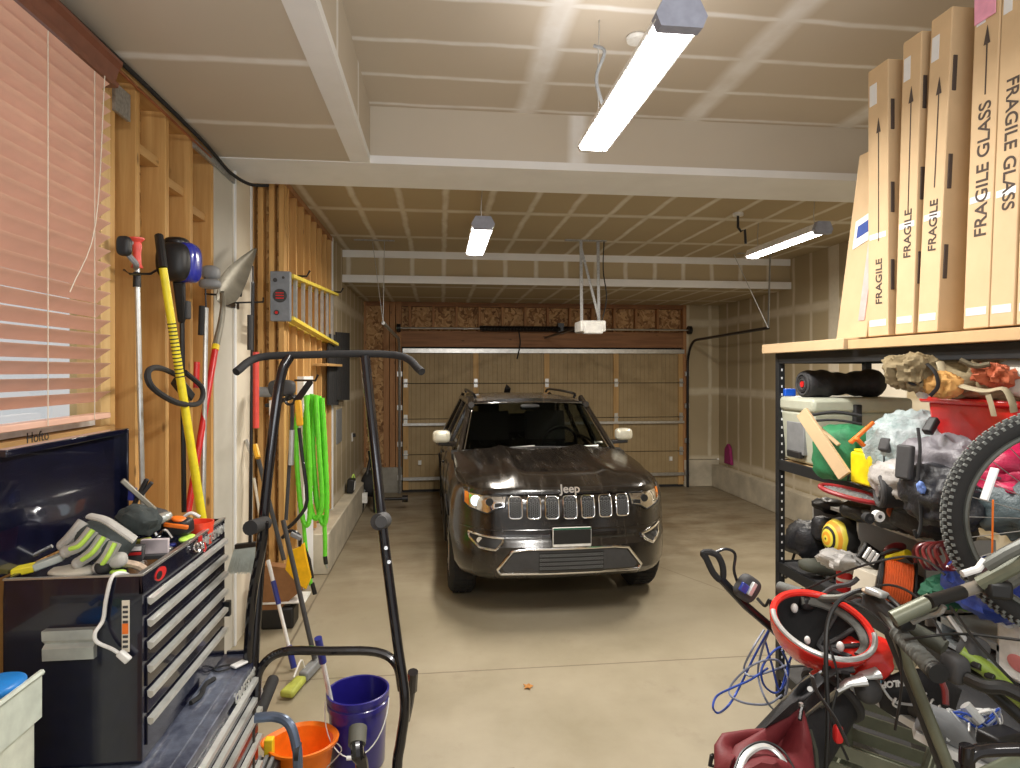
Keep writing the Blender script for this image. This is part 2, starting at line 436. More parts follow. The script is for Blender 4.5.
# ---- jog and left wall, far bay
MB().bb((-1.66, 5.27, 0), (FX-.02, 5.30, 3.55)).bb((FX-.16, 5.28, 0), (FX-.14, 7.44, 3.55)).build('far_sheathing', 'osb_yellow', wl, smooth=0)
for xx in (-1.49, -1.415, -1.33, -1.255): stud(xx-.03, 5.18, .05, xx+.012, 5.275, 3.55, 'stud_wood')
y = 5.30
k = 0
while y < 7.4:
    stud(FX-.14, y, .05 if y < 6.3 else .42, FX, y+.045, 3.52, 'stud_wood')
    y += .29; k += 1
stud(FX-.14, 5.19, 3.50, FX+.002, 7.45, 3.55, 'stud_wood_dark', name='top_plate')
MB().bb((FX-.12, 5.86, .02), (FX+.006, 6.30, 1.95)).build('white_panel', 'mud_white', wl, smooth=0)
MB().bb((FX-.1, 5.30, .02), (FX-.05, 5.86, .6)).build('low_board', 'osb_yellow', wl, smooth=0)
MB().bb((FX-.16, 7.44, .40), (FX, BY, 3.55)).build('drywall', 'wall_board_side', wl, smooth=0)
MB().bb((FX-.2, 7.42, .40), (FX+.006, 7.47, 3.55)).build('edge_bead', 'mud_white', wl, smooth=0)
MB().bb((FX-.3, 6.3, 0), (-1.09, BY, .40)).build('concrete_curb', mat('curb', (.50, .45, .35), .85, var=.2, scale=4, bmp=.2), wl, bevel=.01)
# ---- right wall
wr = sep('wall_right', (RX, 5, 0))
MB().bb((RX, -1.2, .38), (RX+.1, BY, 3.95)).build('drywall', 'wall_board_side', wr, smooth=0)
MB().bb((4.69, -1.2, 0), (RX+.1, BY, .38)).build('concrete_curb', 'curb', wr, bevel=.01)
MB().bb((RX-.008, 6.0, .38), (RX+.0, 6.7, 3.6)).build('pale_board', 'cream_board', wr, smooth=0)
MB().bb((RX-.006, 7.12, .38), (RX+.0, 7.3, 3.55)).build('wide_seam', 'pale_seam', wr, smooth=0)
# ---- end wall with the opening
DX0, DX1 = -.607, 4.19
wb = sep('wall_back', (1.8, BY, 0))
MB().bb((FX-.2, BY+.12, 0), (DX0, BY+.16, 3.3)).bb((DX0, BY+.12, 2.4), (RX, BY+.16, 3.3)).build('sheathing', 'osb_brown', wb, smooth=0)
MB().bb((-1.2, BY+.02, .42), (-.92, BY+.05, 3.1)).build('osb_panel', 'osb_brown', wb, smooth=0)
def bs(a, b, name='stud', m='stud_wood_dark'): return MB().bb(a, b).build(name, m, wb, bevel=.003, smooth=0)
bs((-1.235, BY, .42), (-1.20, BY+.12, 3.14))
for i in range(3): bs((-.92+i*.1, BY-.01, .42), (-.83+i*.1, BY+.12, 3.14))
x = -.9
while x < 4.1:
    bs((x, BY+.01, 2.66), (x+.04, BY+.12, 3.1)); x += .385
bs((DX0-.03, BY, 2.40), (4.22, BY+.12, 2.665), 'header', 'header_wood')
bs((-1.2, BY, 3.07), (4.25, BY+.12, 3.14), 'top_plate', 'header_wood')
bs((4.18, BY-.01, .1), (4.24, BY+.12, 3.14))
MB().bb((4.24, BY, .47), (RX, BY+.12, 3.16)).build('drywall', 'wall_board_end', wb, smooth=0)
MB().bb((-1.24, BY-.02, 0), (DX0-.02, BY+.12, .42)).build('concrete_pier', 'concrete_grey', wb, bevel=.01)
MB().bb((4.2, BY-.02, 0), (RX, BY+.12, .46)).build('concrete_pier', 'curb', wb, bevel=.01)
# ---- sectional door
d1 = sep('door_1', (1.79, BY, 0))
MB().bb((DX0-.1, BY+.072, 0), (DX1+.1, BY+.10, 2.5)).build('gap_light_block', 'black_rubber', d1, smooth=0)  # dark backing added behind the door to stop light through section gaps
m, nt, b = nodes('door_panel')
w = coords(nt, (1, 1, 1), True); sp = nt.nodes.new('ShaderNodeSeparateXYZ'); nt.links.new(w, sp.inputs[0])
fr = math_(nt, 'MODULO', math_(nt, 'ADD', sp.outputs[0], 10), .075)
gr = ramp(nt, fr, [(.003, (0, 0, 0)), (.012, (1, 1, 1))])
nz = noisetex(nt, w, 2.5, 5, .7)
c1 = ramp(nt, nz, [(.3, (.30, .215, .105)), (.7, (.40, .30, .16))])
nt.links.new(mix(nt, gr, (.25, .175, .085), c1), b.inputs['Base Color']); b.inputs['Roughness'].default_value = .6
bump(nt, b, gr, .4, .006)
H = [0.03, .62, 1.21, 1.80, 2.38]
wood('stile_wood', (.62, .40, .17), (.45, .26, .09), 2)
for i in range(4):
    mb = MB().bb((DX0, BY+.03, H[i]), (DX1, BY+.07, H[i+1]-.012))
    pn = mb.build('door_section', 'door_panel', d1, smooth=0)
    if i == 3:       # pressed lites of the top section
        q = MB()
        for cx in range(4):
            x0 = DX0+cx*1.2+.1
            for r_ in range(2):
                for c_ in range(4):
                    xa = x0+c_*.26; za = 1.86+r_*.25
                    for pa, pb in (((xa, 0, za), (xa+.22, 0, za)), ((xa, 0, za+.2), (xa+.22, 0, za+.2)), ((xa, 0, za), (xa, 0, za+.2)), ((xa+.22, 0, za), (xa+.22, 0, za+.2))):
                        q.bb((min(pa[0], pb[0])-.006, BY+.022, min(pa[2], pb[2])-.006), (max(pa[0], pb[0])+.006, BY+.031, max(pa[2], pb[2])+.006))
        q.build('pressed_lite', 'door_panel', pn, smooth=0)
    for k in range(5):
        xc = [DX0+.045, DX0+1.2, DX0+2.4, DX0+3.6, DX1-.045][k]
        MB().bb((xc-.045, BY+.0, H[i]+.01), (xc+.045, BY+.035, H[i+1]-.02)).build('stile', 'stile_wood', d1, smooth=0)
        if i > 0:
            MB().bb((xc-.03, BY-.012, H[i]-.07), (xc+.03, BY+.0, H[i]+.07)).cyl((xc-.04, BY-.015, H[i]), (xc+.04, BY-.015, H[i]), .012, n=8).build('hinge', 'steel', d1)
MB().bb((DX0, BY-.04, 2.30), (DX1, BY+.0, 2.37)).build('top_strut', 'steel', d1, smooth=0)
MB().bb((DX0, BY-.04, 1.10), (DX1, BY+.0, 1.14)).build('strut', 'steel', d1, smooth=0)
MB().bb((DX0, BY-.035, .20), (DX1, BY+.0, .25)).build('strut', 'steel', d1, smooth=0)
MB().bb((DX0, BY+.02, 0), (DX1, BY+.06, .04)).build('bottom_seal', 'black_rubber', d1, smooth=0)
MB().bb((DX0+.25, BY-.004, .45), (DX0+.30, BY+.03, .52)).bb((DX1-.25, BY-.004, .45), (DX1-.20, BY+.03, .52)).build('warning_tag', 'white_plastic', d1, smooth=0)
# tracks
for sx, X, Yend, labl in ((-1, DX0-.05, 7.4, 'left steel door track curving in from beside the garage door'), (1, DX1+.05, 7.7, 'right steel door track curving in near the bare white board')):
    t = thing('door_track', labl, 'door track', (X, BY, 0), group=None)
    pts = [(X, BY-.06, .0), (X, BY-.06, 2.1)]+[(X, BY-.06-.38*(1-math.cos(a)), 2.1+.42*math.sin(a)) for a in [PI/2*i/8 for i in range(1, 9)]]+[(X, Yend, 2.56)]
    MB().tube(pts, .022, 6).build('rail', 'galvanised' if sx < 0 else 'black_metal', t)
    for z in (.25, .8, 1.4, 1.95): MB().bb((X-.04, BY-.05, z-.04), (X+.04, BY-.0, z+.04)).build('bracket', 'steel', t)
    MB().beam((X, Yend, 2.56), (X, Yend-.05 if sx > 0 else Yend+.15, 3.56), .035, .006).beam((X, Yend, 2.56), (X-sx*.35 if sx > 0 else X+(-.15), Yend+.25, 3.56), .035, .006).build('hanger_strap', 'galvanised', t, smooth=0)
    MB().bb((X-.35, Yend+.1, 3.54), (X+.12, Yend+.14, 3.552)).build('mounting_angle', 'galvanised', t, smooth=0)
t = thing('torsion_spring_shaft', 'steel shaft with black springs above the garage door', 'door spring', (1.8, BY-.12, 2.72))
MB().cyl((DX0-.1, BY-.12, 2.70), (DX1+.1, BY-.12, 2.70), .016, n=10).build('shaft', 'steel', t)
for x0, x1 in ((.65, 2.0), (2.05, 2.35)):
    q = MB(); n = int((x1-x0)*42)
    q.tube([(x0+(x1-x0)*i/(n*8), BY-.12+.042*math.cos(2*PI*i/8), 2.70+.042*math.sin(2*PI*i/8)) for i in range(n*8+1)], .011, 5)
    q.build('spring', 'black_metal', t)
for X in (DX0-.06, DX1+.06):
    MB().cyl((X-.03, BY-.12, 2.70), (X+.03, BY-.12, 2.70), .07, n=20).build('cable_drum', 'black_metal', t)
MB().bb((1.96, BY-.15, 2.62), (2.06, BY, 2.8)).build('centre_bracket', 'black_metal', t, smooth=0)
MB().tube([(1.3, BY-.13, 2.66), (1.33, BY-.06, 2.45), (1.28, BY-.05, 2.2)], .012, 6, sm=4).build('release_cord', 'black_rubber', t)
# opener
o3 = YP(590, 327, 7.25)
t = thing('garage_door_opener', 'white motor unit hung on struts from the ceiling', 'door opener', o3)
MB().box(o3, (.30, .34, .13)).box(o3+Vector((0, -.14, -.03)), (.22, .1, .12)).build('motor_housing', 'white_plastic', t, bevel=.015)
MB().bb((o3.x-.03, o3.y+.1, o3.z+.02), (o3.x+.0, BY-.06, o3.z+.05)).build('rail', 'black_metal', t, smooth=0)
for dx, dy in ((-.10, 0), (.12, .05)):
    MB().beam((o3.x+dx, o3.y+dy, o3.z+.06), (o3.x+dx-.01, o3.y+dy, 3.55), .035, .006, up=(0, 1, 0)).build('hanger_strut', 'galvanised', t, smooth=0)
MB().beam((o3.x-.10, o3.y+.02, 3.45), (o3.x+.12, o3.y+.04, o3.z+.1), .03, .006, up=(0, 1, 0)).build('diagonal_strut', 'galvanised', t, smooth=0)
MB().bb((o3.x-.3, o3.y-.02, 3.535), (o3.x+.2, o3.y+.02, 3.551)).build('mounting_angle', 'galvanised', t, smooth=0)
MB().tube([(o3.x+.14, o3.y, o3.z+.05), (o3.x+.2, o3.y, o3.z+.35), (o3.x+.16, o3.y, 3.2), (o3.x+.17, o3.y, 3.55)], .007, 6, sm=5).build('power_cord', 'black_rubber', t)
# ---- window with timber slat blind
mat('slat_brown', (.84, .52, .40), .35, var=.06, scale=6)
wn = sep('window_1', (WX-.05, 2, 1.76))
MB().bb((WX-.14, .97, 1.76), (WX-.02, 1.03, 3.28)).bb((WX-.14, 3.0, 1.76), (WX-.02, 3.05, 3.28)).bb((WX-.14, .97, 1.76), (WX-.02, 3.05, 1.80)).bb((WX-.14, .97, 3.24), (WX-.02, 3.05, 3.28)).bb((WX-.12, 2.0, 1.76), (WX-.06, 2.05, 3.28)).build('window_frame', 'white_paint', wn, smooth=0)
MB().bb((WX-.10, 1.0, 1.78), (WX-.095, 3.03, 3.26)).build('window_glass', glass('pane', (.9, .95, 1), .0), wn, smooth=0)
bl = thing('venetian_blind', 'reddish brown wooden venetian blind covering the window in the stud wall', 'window blind', (WX+.03, 2.0, 1.78))
BXc = WX+.045
z = 3.23; k = 0
while z > 1.84:
    ang = math.radians(40)
    dx, dz = .0375*math.cos(ang), .034*math.sin(ang)
    q = MB().grid(lambda u, v: (BXc+(u-.5)*2*dx, 1.0+1.90*v, z+(u-.5)*2*dz+.003*math.sin(PI*u)), 4, 1, (.002, 0, .0025))
    q.build('slat', 'slat_brown', bl)
    z -= .061; k += 1
for yy in (1.5, 2.15, 2.45, 2.76):
    MB().tube([(BXc+.036, yy, 3.24), (BXc+.036, yy, 1.80)], .0018, 5).build('ladder_cord', 'cream_board', bl)
MB().bb((BXc-.03, 1.0, 1.795), (BXc+.03, 2.90, 1.82)).build('bottom_rail', 'slat_brown', bl, bevel=.004)
MB().prism([(WX+.0, .95, 3.25), (WX+.085, .95, 3.25), (WX+.09, .95, 3.27), (WX+.075, .95, 3.28), (WX+.09, .95, 3.33), (WX+.105, .95, 3.35), (WX+.105, .95, 3.365), (WX, .95, 3.365)], (0, 1.99, 0)).build('valance', mat('valance_brown', (.20, .075, .045), .3), bl, smooth=0)
MB().tube([(BXc+.055, 2.80, 3.24), (BXc+.06, 2.72, 2.6), (BXc+.055, 2.55, 2.3)], .002, 5, sm=5).build('pull_cord', 'cream_board', bl)
# ---- fluorescent fixtures
emit('tube_light', (1.0, .97, .93), 14)
def fixture(label, X, Y0, Y1, z, w, ceil, face='white_paint', chain=True, grp=None):
    t = thing('ceiling_light', label, 'ceiling light', (X, (Y0+Y1)/2, z), group=grp)
    h = .05
    MB().prism([(X-w*.32, Y0, z+h+.02), (X+w*.32, Y0, z+h+.02), (X+w/2, Y0, z+.004), (X+w/2, Y0, z), (X-w/2, Y0, z), (X-w/2, Y0, z+.004)], (0, Y1-Y0, 0)).build('reflector', 'white_paint', t, smooth=0)
    MB().grid(lambda u, v: (X+(u-.5)*w*.9, Y0+.03+(Y1-Y0-.06)*v, z-.002-.022*math.sin(PI*u)**.7), 14, 1, (0, 0, .004)).build('lit_diffuser', 'tube_light', t)
    MB().prism([(X-w*.34, Y0-.02, z+h+.03), (X+w*.34, Y0-.02, z+h+.03), (X+w*.52, Y0-.02, z+.015), (X+w*.42, Y0-.02, z-.028), (X-w*.42, Y0-.02, z-.028), (X-w*.52, Y0-.02, z+.015)], (0, .05, 0)).build('end_cap', mat('cap_grey', (.30, .32, .40), .5) if 'cap_grey' not in MT else 'cap_grey', t, smooth=0)
    MB().prism([(X-w*.3, Y1-.02, z+h+.02), (X+w*.3, Y1-.02, z+h+.02), (X+w*.48, Y1-.02, z+.005), (X+w*.4, Y1-.02, z-.02), (X-w*.4, Y1-.02, z-.02), (X-w*.48, Y1-.02, z+.005)], (0, .03, 0)).build('end_cap', 'white_paint', t, smooth=0)
    for yy in ((Y0+.12), (Y1-.14)):
        MB().tube([(X, yy, z+h), (X-.01, yy, (z+ceil)/2), (X, yy, ceil)], .004, 5).torus((X, yy, z+h+.02), (0, 1, 0), .015, .003, 10, 5).build('hanging_chain', 'steel', t)
    return t
t = fixture('large lit fluorescent fixture hanging in the raised ceiling nearest the camera', .84, 2.12, 3.38, 3.23, .18, 3.86, grp='hanging fluorescent fixtures')
MB().tube([(.84, 3.1, 3.30), (.80, 3.15, 3.5), (.83, 3.1, 3.62), (.78, 3.12, 3.66)], .009, 6, sm=5).build('power_cord', 'grey_plastic', t)
t = fixture('small lit fluorescent fixture hanging over the parked car bonnet', .36, 5.25, 6.5, 3.22, .19, 3.55, grp='hanging fluorescent fixtures')
t = fixture('thin lit fluorescent fixture hanging near the right wall', 3.31, 5.1, 6.35, 3.22, .16, 3.55, grp='hanging fluorescent fixtures')
t2 = thing('ceiling_hook', 'small cable box and hook on the ceiling above the right light', 'ceiling hook', YP(738, 213, 6.3))
hp = ZP(738, 213, 3.55)
t2.location = hp
MB().cyl(hp, hp-Vector((0, 0, .03)), .05, n=16).build('ceiling_box', 'white_plastic', t2)
MB().tube([hp, hp+Vector((0, 0, -.14)), hp+Vector((.03, 0, -.18)), hp+Vector((.07, 0, -.16)), hp+Vector((.08, 0, -.3))], .012, 6).build('cable', 'black_rubber', t2)
# screens of the smoke box near the big light
hp = ZP(637, 36, 3.86)
t3 = tag(MB().lathe([(.0, 0), (.05, 0), (.06, -.012), (.055, -.03), (0, -.035)], hp, n=20, caps=False).build('smoke_detector', 'white_plastic'), 'small round white detector on the raised ceiling by the large light', 'smoke detector')
# ================================================================= the parked car (built at the origin: nose at y=0, tail at +y)
m, nt, b = nodes('car_paint')
co = coords(nt); nz = noisetex(nt, coords(nt, (9, 1.2, 3)), 1.6, 6, .7)
du = ramp(nt, nz, [(.45, (0, 0, 0)), (.75, (1, 1, 1))])
nt.links.new(mix(nt, math_(nt, 'MULTIPLY', du, .25), (.010, .008, .007), (.10, .075, .05)), b.inputs['Base Color'])
nt.links.new(ramp(nt, nz, [(.4, (.13, .13, .13)), (.75, (.38, .38, .38))]), b.inputs['Roughness'])
b.inputs['Coat Weight'].default_value = .7; b.inputs['Coat Roughness'].default_value = .16
glass('car_glass', (.42, .45, .43), 0, 1, 1.05)
glass('lamp_glass', (.95, .95, .95), .0, 1, 1.1)
mat('car_dark', (.012, .012, .012), .55); mat('car_seat', (.06, .057, .052), .7)
mat('mirror_white', (.62, .60, .50), .25, .3)
mat('alloy', (.5, .5, .52), .28, .9); mat('tyre', (.02, .02, .02), .85, bmp=.4)
mat('amber', (.75, .22, .03), .25)
emit('day_lamp', (.75, .9, 1.0), .6)
car = thing('car', 'black off-road car parked nose towards the camera before the garage door', 'car', (0, 0, 0), local=True)
def aF(x):
    x = abs(x); return .11*(x/.9)**2.2+.34*max(0, (x-.60)/.34)**2.0
BZ = [(0, .17), (.06, .07), (.14, .01), (.30, .0), (.42, .0), (.50, .045), (.62, .055), (.80, .065), (.90, .08), (.96, .11), (1.0, .17)]
def bF(t):
    for (a, p), (c, q) in zip(BZ, BZ[1:]):
        if t <= c: return p+(q-p)*(t-a)/(c-a)
    return BZ[-1][1]
def zt(y):      # shoulder height along the car
    K = [(-1, 1.03), (.15, 1.03), (.5, 1.06), (1.3, 1.12), (2.2, 1.13), (4.2, 1.16), (6, 1.12)]
    for (a, p), (c, q) in zip(K, K[1:]):
        if y <= c: return p+(q-p)*(y-a)/(c-a)
def wS(y, t):   # half width
    K = [(0, .88), (.35, .93), (.75, .965), (1.2, .955), (1.9, .945), (3.2, .95), (3.8, .97), (4.4, .93), (4.85, .82)]
    w = .9
    for (a, p), (c, q) in zip(K, K[1:]):
        if a <= y <= c: w = p+(q-p)*(y-a)/(c-a)
    K2 = [(0, -.07), (.15, -.02), (.45, 0), (.62, -.005), (.8, -.015), (.92, -.035), (1, -.075)]
    for (a, p), (c, q) in zip(K2, K2[1:]):
        if a <= t <= c: return w+p+(q-p)*(t-a)/(c-a)
    return w
ts = [0, .06, .14, .22, .30, .36, .42, .46, .50, .56, .62, .70, .80, .86, .90, .94, .97, 1.0]
xf = [-.9+.06*i for i in range(31)]
ysd = [.5, .6, .75, .9, 1.05, 1.2, 1.35, 1.5, 1.8, 2.2, 2.6, 3.0, 3.4, 3.6, 3.8, 4.0, 4.2, 4.4]
def ring(t):
    P = []
    for x in xf:
        w = wS(.42, t); xx = x*w/.93
        P.append((xx, aF(xx)+bF(t)))
    for y in ysd: P.append((wS(y, t), y))
    rr = bF(t)*.6
    for i in range(0, 13):
        x = .86-i*.1433; P.append((x*wS(4.4, t)/.93, 4.82-.35*max(0, (abs(x)-.5)/.4)**2-rr))
    for y in reversed(ysd): P.append((-wS(y, t), y))
    out = []
    for x, y in P:
        z0 = .31; z = z0+(zt(y)-z0)*t
        out.append(Vector((x, y, z)))
    return out
q = MB(); R_ = [ring(t) for t in ts]; n = len(R_[0])
q.add([p for r in R_ for p in r], [(k*n+i, k*n+(i+1) % n, (k+1)*n+(i+1) % n, (k+1)*n+i) for k in range(len(ts)-1) for i in range(n)]+[tuple(range(n-1, -1, -1))])
top = R_[-1]
# closing deck under bonnet and cabin
q.add(top, [tuple(range(n))])
body = q.build('body', 'car_paint', car, smooth=40)
cm = MB()
for yw in (.90, 3.82):
    cm.cyl((-1.2, yw, .40), (-.66, yw, .40), .455, n=40); cm.cyl((.66, yw, .40), (1.2, yw, .40), .455, n=40)
cut(body, cm)
def surf(x, z, off=0.0):
    """point on the nose at lateral x, height z, proud by off"""
    y = aF(x)+0
    t = (z-.31)/(zt(y)-.31); t = min(1, max(0, t))
    return Vector((x, aF(x)+bF(t)-off, z))
def patch(poly, m, name, off=.008, depth=.03, parent=None, bev=.003):
    """solid plate following the nose: polygon in (x,z)"""
    q = MB(); P = []
    c = [sum(p[0] for p in poly)/len(poly), sum(p[1] for p in poly)/len(poly)]
    fine = []
    for i in range(len(poly)):
        a, d = poly[i], poly[(i+1) % len(poly)]
        for k in range(4): fine.append((a[0]+(d[0]-a[0])*k/4, a[1]+(d[1]-a[1])*k/4))
    n = len(fine)
    rings = [[(c[0]+(p[0]-c[0])*s_, c[1]+(p[1]-c[1])*s_) for p in fine] for s_ in (1, .66, .33)]
    vs = []; 
    vs += [surf(*p, off)+Vector((0, depth, 0)) for p in rings[0]]
    for r in rings: vs += [surf(*p, off) for p in r]
    vs.append(surf(c[0], c[1], off))
    fs = [(k*n+i, k*n+(i+1) % n, (k+1)*n+(i+1) % n, (k+1)*n+i) for k in range(3) for i in range(n)]
    fs += [(3*n+i, 3*n+(i+1) % n, 4*n) for i in range(n)]
    q.add(vs, fs)
    return q.build(name, m, parent or car, smooth=40)
def outline(poly, m, name, r=.010, off=.012, parent=None):
    fine = []
    for i in range(len(poly)):
        a, d = poly[i], poly[(i+1) % len(poly)]
        for k in range(3): fine.append((a[0]+(d[0]-a[0])*k/3, a[1]+(d[1]-a[1])*k/3))
    return MB().tube([surf(*p, off) for p in fine], r, 8, closed=True).build(name, m, parent or car)
def rrect(x0, x1, z0, z1, r, sl=0, n=4):
    P = []
    for cx, cz, a0 in ((x1-r, z1-r, 0), (x0+r, z1-r, 90), (x0+r, z0+r, 180), (x1-r, z0+r, 270)):
        for i in range(n+1):
            a = math.radians(a0+90*i/n); P.append((cx+r*math.cos(a)+sl*(cz+r*math.sin(a)-z0), cz+r*math.sin(a)))
    return P
# bonnet with raised centre
def hood(u, v):
    u2 = (u-.5)*2
    y1 = 1.42+.06*u2*u2
    w0 = .80; w = w0+(.875-w0)*min(1, v*2.2)
    x = u2*w
    y0 = aF(x)+.10; y = y0+(y1-y0)*v
    zz = .975+.24*(1-(1-v)**1.6)*.72
    zz = 1.03+.045*(1-math.exp(-v*16))+.105*v
    cr = .055*(1-abs(u2)**3)*min(1, v*5+.1)
    bl = .022*max(0, 1-abs(abs(x)-.40)/.10)*min(1, v*4)
    sc = -.014*max(0, 1-(abs(x)/.36)**4)*min(1, max(0, v-.08)*4)
    return (x, y, zz+cr+bl+sc)
MB().grid(hood, 60, 30, (0, 0, -.03)).build('bonnet', 'car_paint', car, smooth=60)
for sx in (-1, 1):   # vents / bulge creases
    MB().beam((sx*.20, .78, 1.142), (sx*.33, .95, 1.158), .09, .012, up=(0, 0, 1)).build('bonnet_scoop', 'black_plastic', car, bevel=.004)
# cowl
MB().grid(lambda u, v: ((u-.5)*1.78, 1.38+.16*v+.05*(2*u-1)**2, 1.175+.015*v+.03*(1-(2*u-1)**2)), 20, 2, (0, 0, -.06)).build('cowl', 'black_plastic', car)
# cabin
def winF(u, v, w0=.80, w1=.655):     # windscreen surface: u across, v up
    u2 = (u-.5)*2
    w = w0+(w1-w0)*v
    return Vector((u2*w, 1.46+.62*v+.10*u2*u2, 1.195+.445*v+.02*(1-u2*u2)))
MB().grid(lambda u, v: winF(.01+u*.98, v), 16, 6, (0, .006, 0)).build('windscreen', 'car_glass', car, smooth=60)
for s in (-1, 1):
    u = 0 if s < 0 else 1
    MB().tube([winF(u, v/8)+Vector((0, .01, 0)) for v in range(-1, 10)], .030, 8, flat=1.2).build('pillar', 'car_paint', car)
    e = MB().tube([winF(u+.028*(-s), v/8)+Vector((0, -.012, .004)) for v in range(0, 9)], .007, 6)
    e.build('windscreen_trim', 'chrome', car)
MB().tube([winF(.02+.96*i/12, -.02)+Vector((0, -.02, .0)) for i in range(13)], .006, 6).build('cowl_highlight', 'steel', car)  # bright tube standing in for the highlight along the cowl
roof = lambda u, v: ((u-.5)*2*(.66+.0*v)*(1 if v < .9 else 1-.08*(v-.9)*10), 2.06+2.2*v+.10*((u-.5)*2)**2*(1-v), 1.642+.05*(1-((u-.5)*2)**2)+.035*math.sin(PI*min(1, v*1.2+.05)))
MB().grid(roof, 20, 20, (0, 0, -.05)).build('roof', 'car_paint', car, smooth=60)
MB().grid(lambda u, v: winF(.03+.94*u, .965+.05*v)+Vector((0, -.012, .006)), 12, 1, (0, .006, 0)).build('roof_edge_trim', 'chrome', car)
# side glass, pillars and doors' upper frames
def sd(s, y, v):   # side surface above the shoulder: v 0..1
    x = .87+(.645-.87)*v
    return Vector((s*x, y, 1.15+.485*v))
for s in (-1, 1):
    for (a0, a1, c0, c1, nm) in ((1.72, 2.42, 2.12, 2.44, 'side_window'), (2.52, 3.30, 2.54, 3.24, 'side_window'), (3.40, 4.15, 3.34, 3.90, 'side_window')):
        MB().grid(lambda u, v: sd(s, (a0+(a1-a0)*u)*(1-v)+(c0+(c1-c0)*u)*v, .05+.85*v), 4, 4, (-s*.006, 0, 0)).build(nm, 'car_glass', car)
    for (y0, y1, w) in ((2.47, 2.49, .09), (3.35, 3.29, .09), (4.30, 3.98, .26)):
        MB().beam(sd(s, y0, -.05), sd(s, y1, 1.0), w, .05, up=(s, 0, .5)).build('pillar', 'car_paint', car, bevel=.01)
    MB().tube([sd(s, 1.62, .0), sd(s, 2.5, .02), sd(s, 3.4, .03), sd(s, 4.3, .04)], .02, 8).build('waist_trim', 'chrome', car)
    MB().tube([sd(s, 2.05, .98), sd(s, 2.6, 1.0), sd(s, 3.4, 1.0), sd(s, 4.1, .97)], .035, 8).build('roof_frame', 'car_paint', car)
    MB().tube([(s*.58, 2.35, 1.69), (s*.60, 2.50, 1.735), (s*.60, 3.9, 1.745), (s*.58, 4.1, 1.70)], .016, 8, sm=4).build('roof_rail', 'black_metal', car)
    # mirrors
    q = MB().ell((s*.985, 1.74, 1.315), (.185, .13, .13), e=.55)
    mi = q.build('mirror', 'mirror_white', car)
    MB().beam((s*.84, 1.78, 1.23), (s*1.03, 1.74, 1.245), .10, .045, up=(0, 0, 1)).build('mirror_arm', 'car_paint', mi, bevel=.01)
    MB().grid(lambda u, v: (s*.985+(u-.5)*.14, 1.808, 1.27+.09*v), 1, 1, (0, .004, 0)).build('mirror_glass', 'chrome', mi)
    # door lines and handles, wheel-arch flare
    for yy in (1.55, 2.48, 3.36):
        MB().tube([(s*(wS(yy, t)+.0015), yy+(.05 if yy < 2 else 0)*t, .31+(zt(yy)-.31)*t) for t in [.12+.8*i/10 for i in range(11)]], .004, 5).build('door_gap', 'car_dark', car)
    for yy in (2.25, 3.12):
        MB().beam((s*.955, yy, .98), (s*.955, yy+.2, .98), .025, .03).build('door_handle', 'car_paint', car, bevel=.008)
    for yw in (.90, 3.82):
        MB().tube([(s*(wS(yw+.462*math.cos(a), .4)+.006), yw+.462*math.cos(a), .40+.462*math.sin(a)) for a in [math.radians(-8+(138 if yw < 1 else 196)*i/24) for i in range(25)]], .012, 8, flat=.8).build('wheel_arch', 'black_plastic', car)
    MB().beam((s*.925, 1.42, .345), (s*.925, 3.30, .345), .07, .09, up=(0, 0, 1)).build('sill', 'black_plastic', car, bevel=.015)
MB().grid(lambda u, v: ((u-.5)*1.25*(1-.1*v), 4.62-.36*v, 1.18+.5*v), 6, 4, (0, .03, 0)).build('rear_window', 'car_glass', car)
MB().beam((0, 4.0, 1.71), (0, 4.06, 1.80), .09, .16, w1=.008, h1=.03).build('antenna_fin', 'black_plastic', car, bevel=.008)
# interior
it = MB().bb((-.80, 1.62, .95), (.80, 1.95, 1.17))
it.build('dashboard', 'car_dark', car, bevel=.05)
for s in (-1, 1):
    q = MB().box((s*.36, 2.75, .86), (.52, .55, .16)).box((s*.36, 3.02, 1.20), (.50, .14, .58), (-.2, 0, 0)).box((s*.36, 3.09, 1.535), (.27, .10, .17), (-.2, 0, 0)).cyl((s*.36-.07, 3.06, 1.40), (s*.36-.07, 3.08, 1.5), .012).cyl((s*.36+.07, 3.06, 1.40), (s*.36+.07, 3.08, 1.5), .012)
    q.build('seat', 'car_seat', car, bevel=.03)
MB().box((0, 3.9, 1.1), (1.3, .16, .6), (-.2, 0, 0)).build('rear_seat', 'car_seat', car, bevel=.04)
MB().bb((-.8, 1.6, .62), (.8, 4.4, .66)).build('cabin_floor', 'car_dark', car)
MB().torus((.36, 2.12, 1.19), (0, 1, .35), .19, .017).cyl((.36, 2.12, 1.19), (.36, 2.0, 1.12), .05).beam((.18, 2.12, 1.19), (.54, 2.12, 1.19), .03, .02).build('steering_wheel', 'black_rubber', car)
MB().ell((0, 2.02, 1.60), (.22, .05, .07), e=.6).build('rear_view_mirror', 'black_plastic', car)
MB().grid(lambda u, v: (.62+.09*u, 1.60+.01*v, 1.235+.02*v), 1, 1, (0, .002, 0)).build('inspection_sticker', 'white_plastic', car)
for x0, x1, dx in ((-.62, -.05, .0), (.08, .66, .0)):
    q = MB().tube([winF(.5+x0/1.66, -.03)+Vector((0, -.03, .01)), winF(.5+x1/1.66, .02)+Vector((0, -.03, .012))], .009, 6)
    q.build('wiper', 'steel', car)
MB().tube([(-.66, 1.50, 1.195), (-.05, 1.43, 1.225), (.62, 1.48, 1.20)], .013, 6, sm=4).build('wiper_arm', 'black_plastic', car)
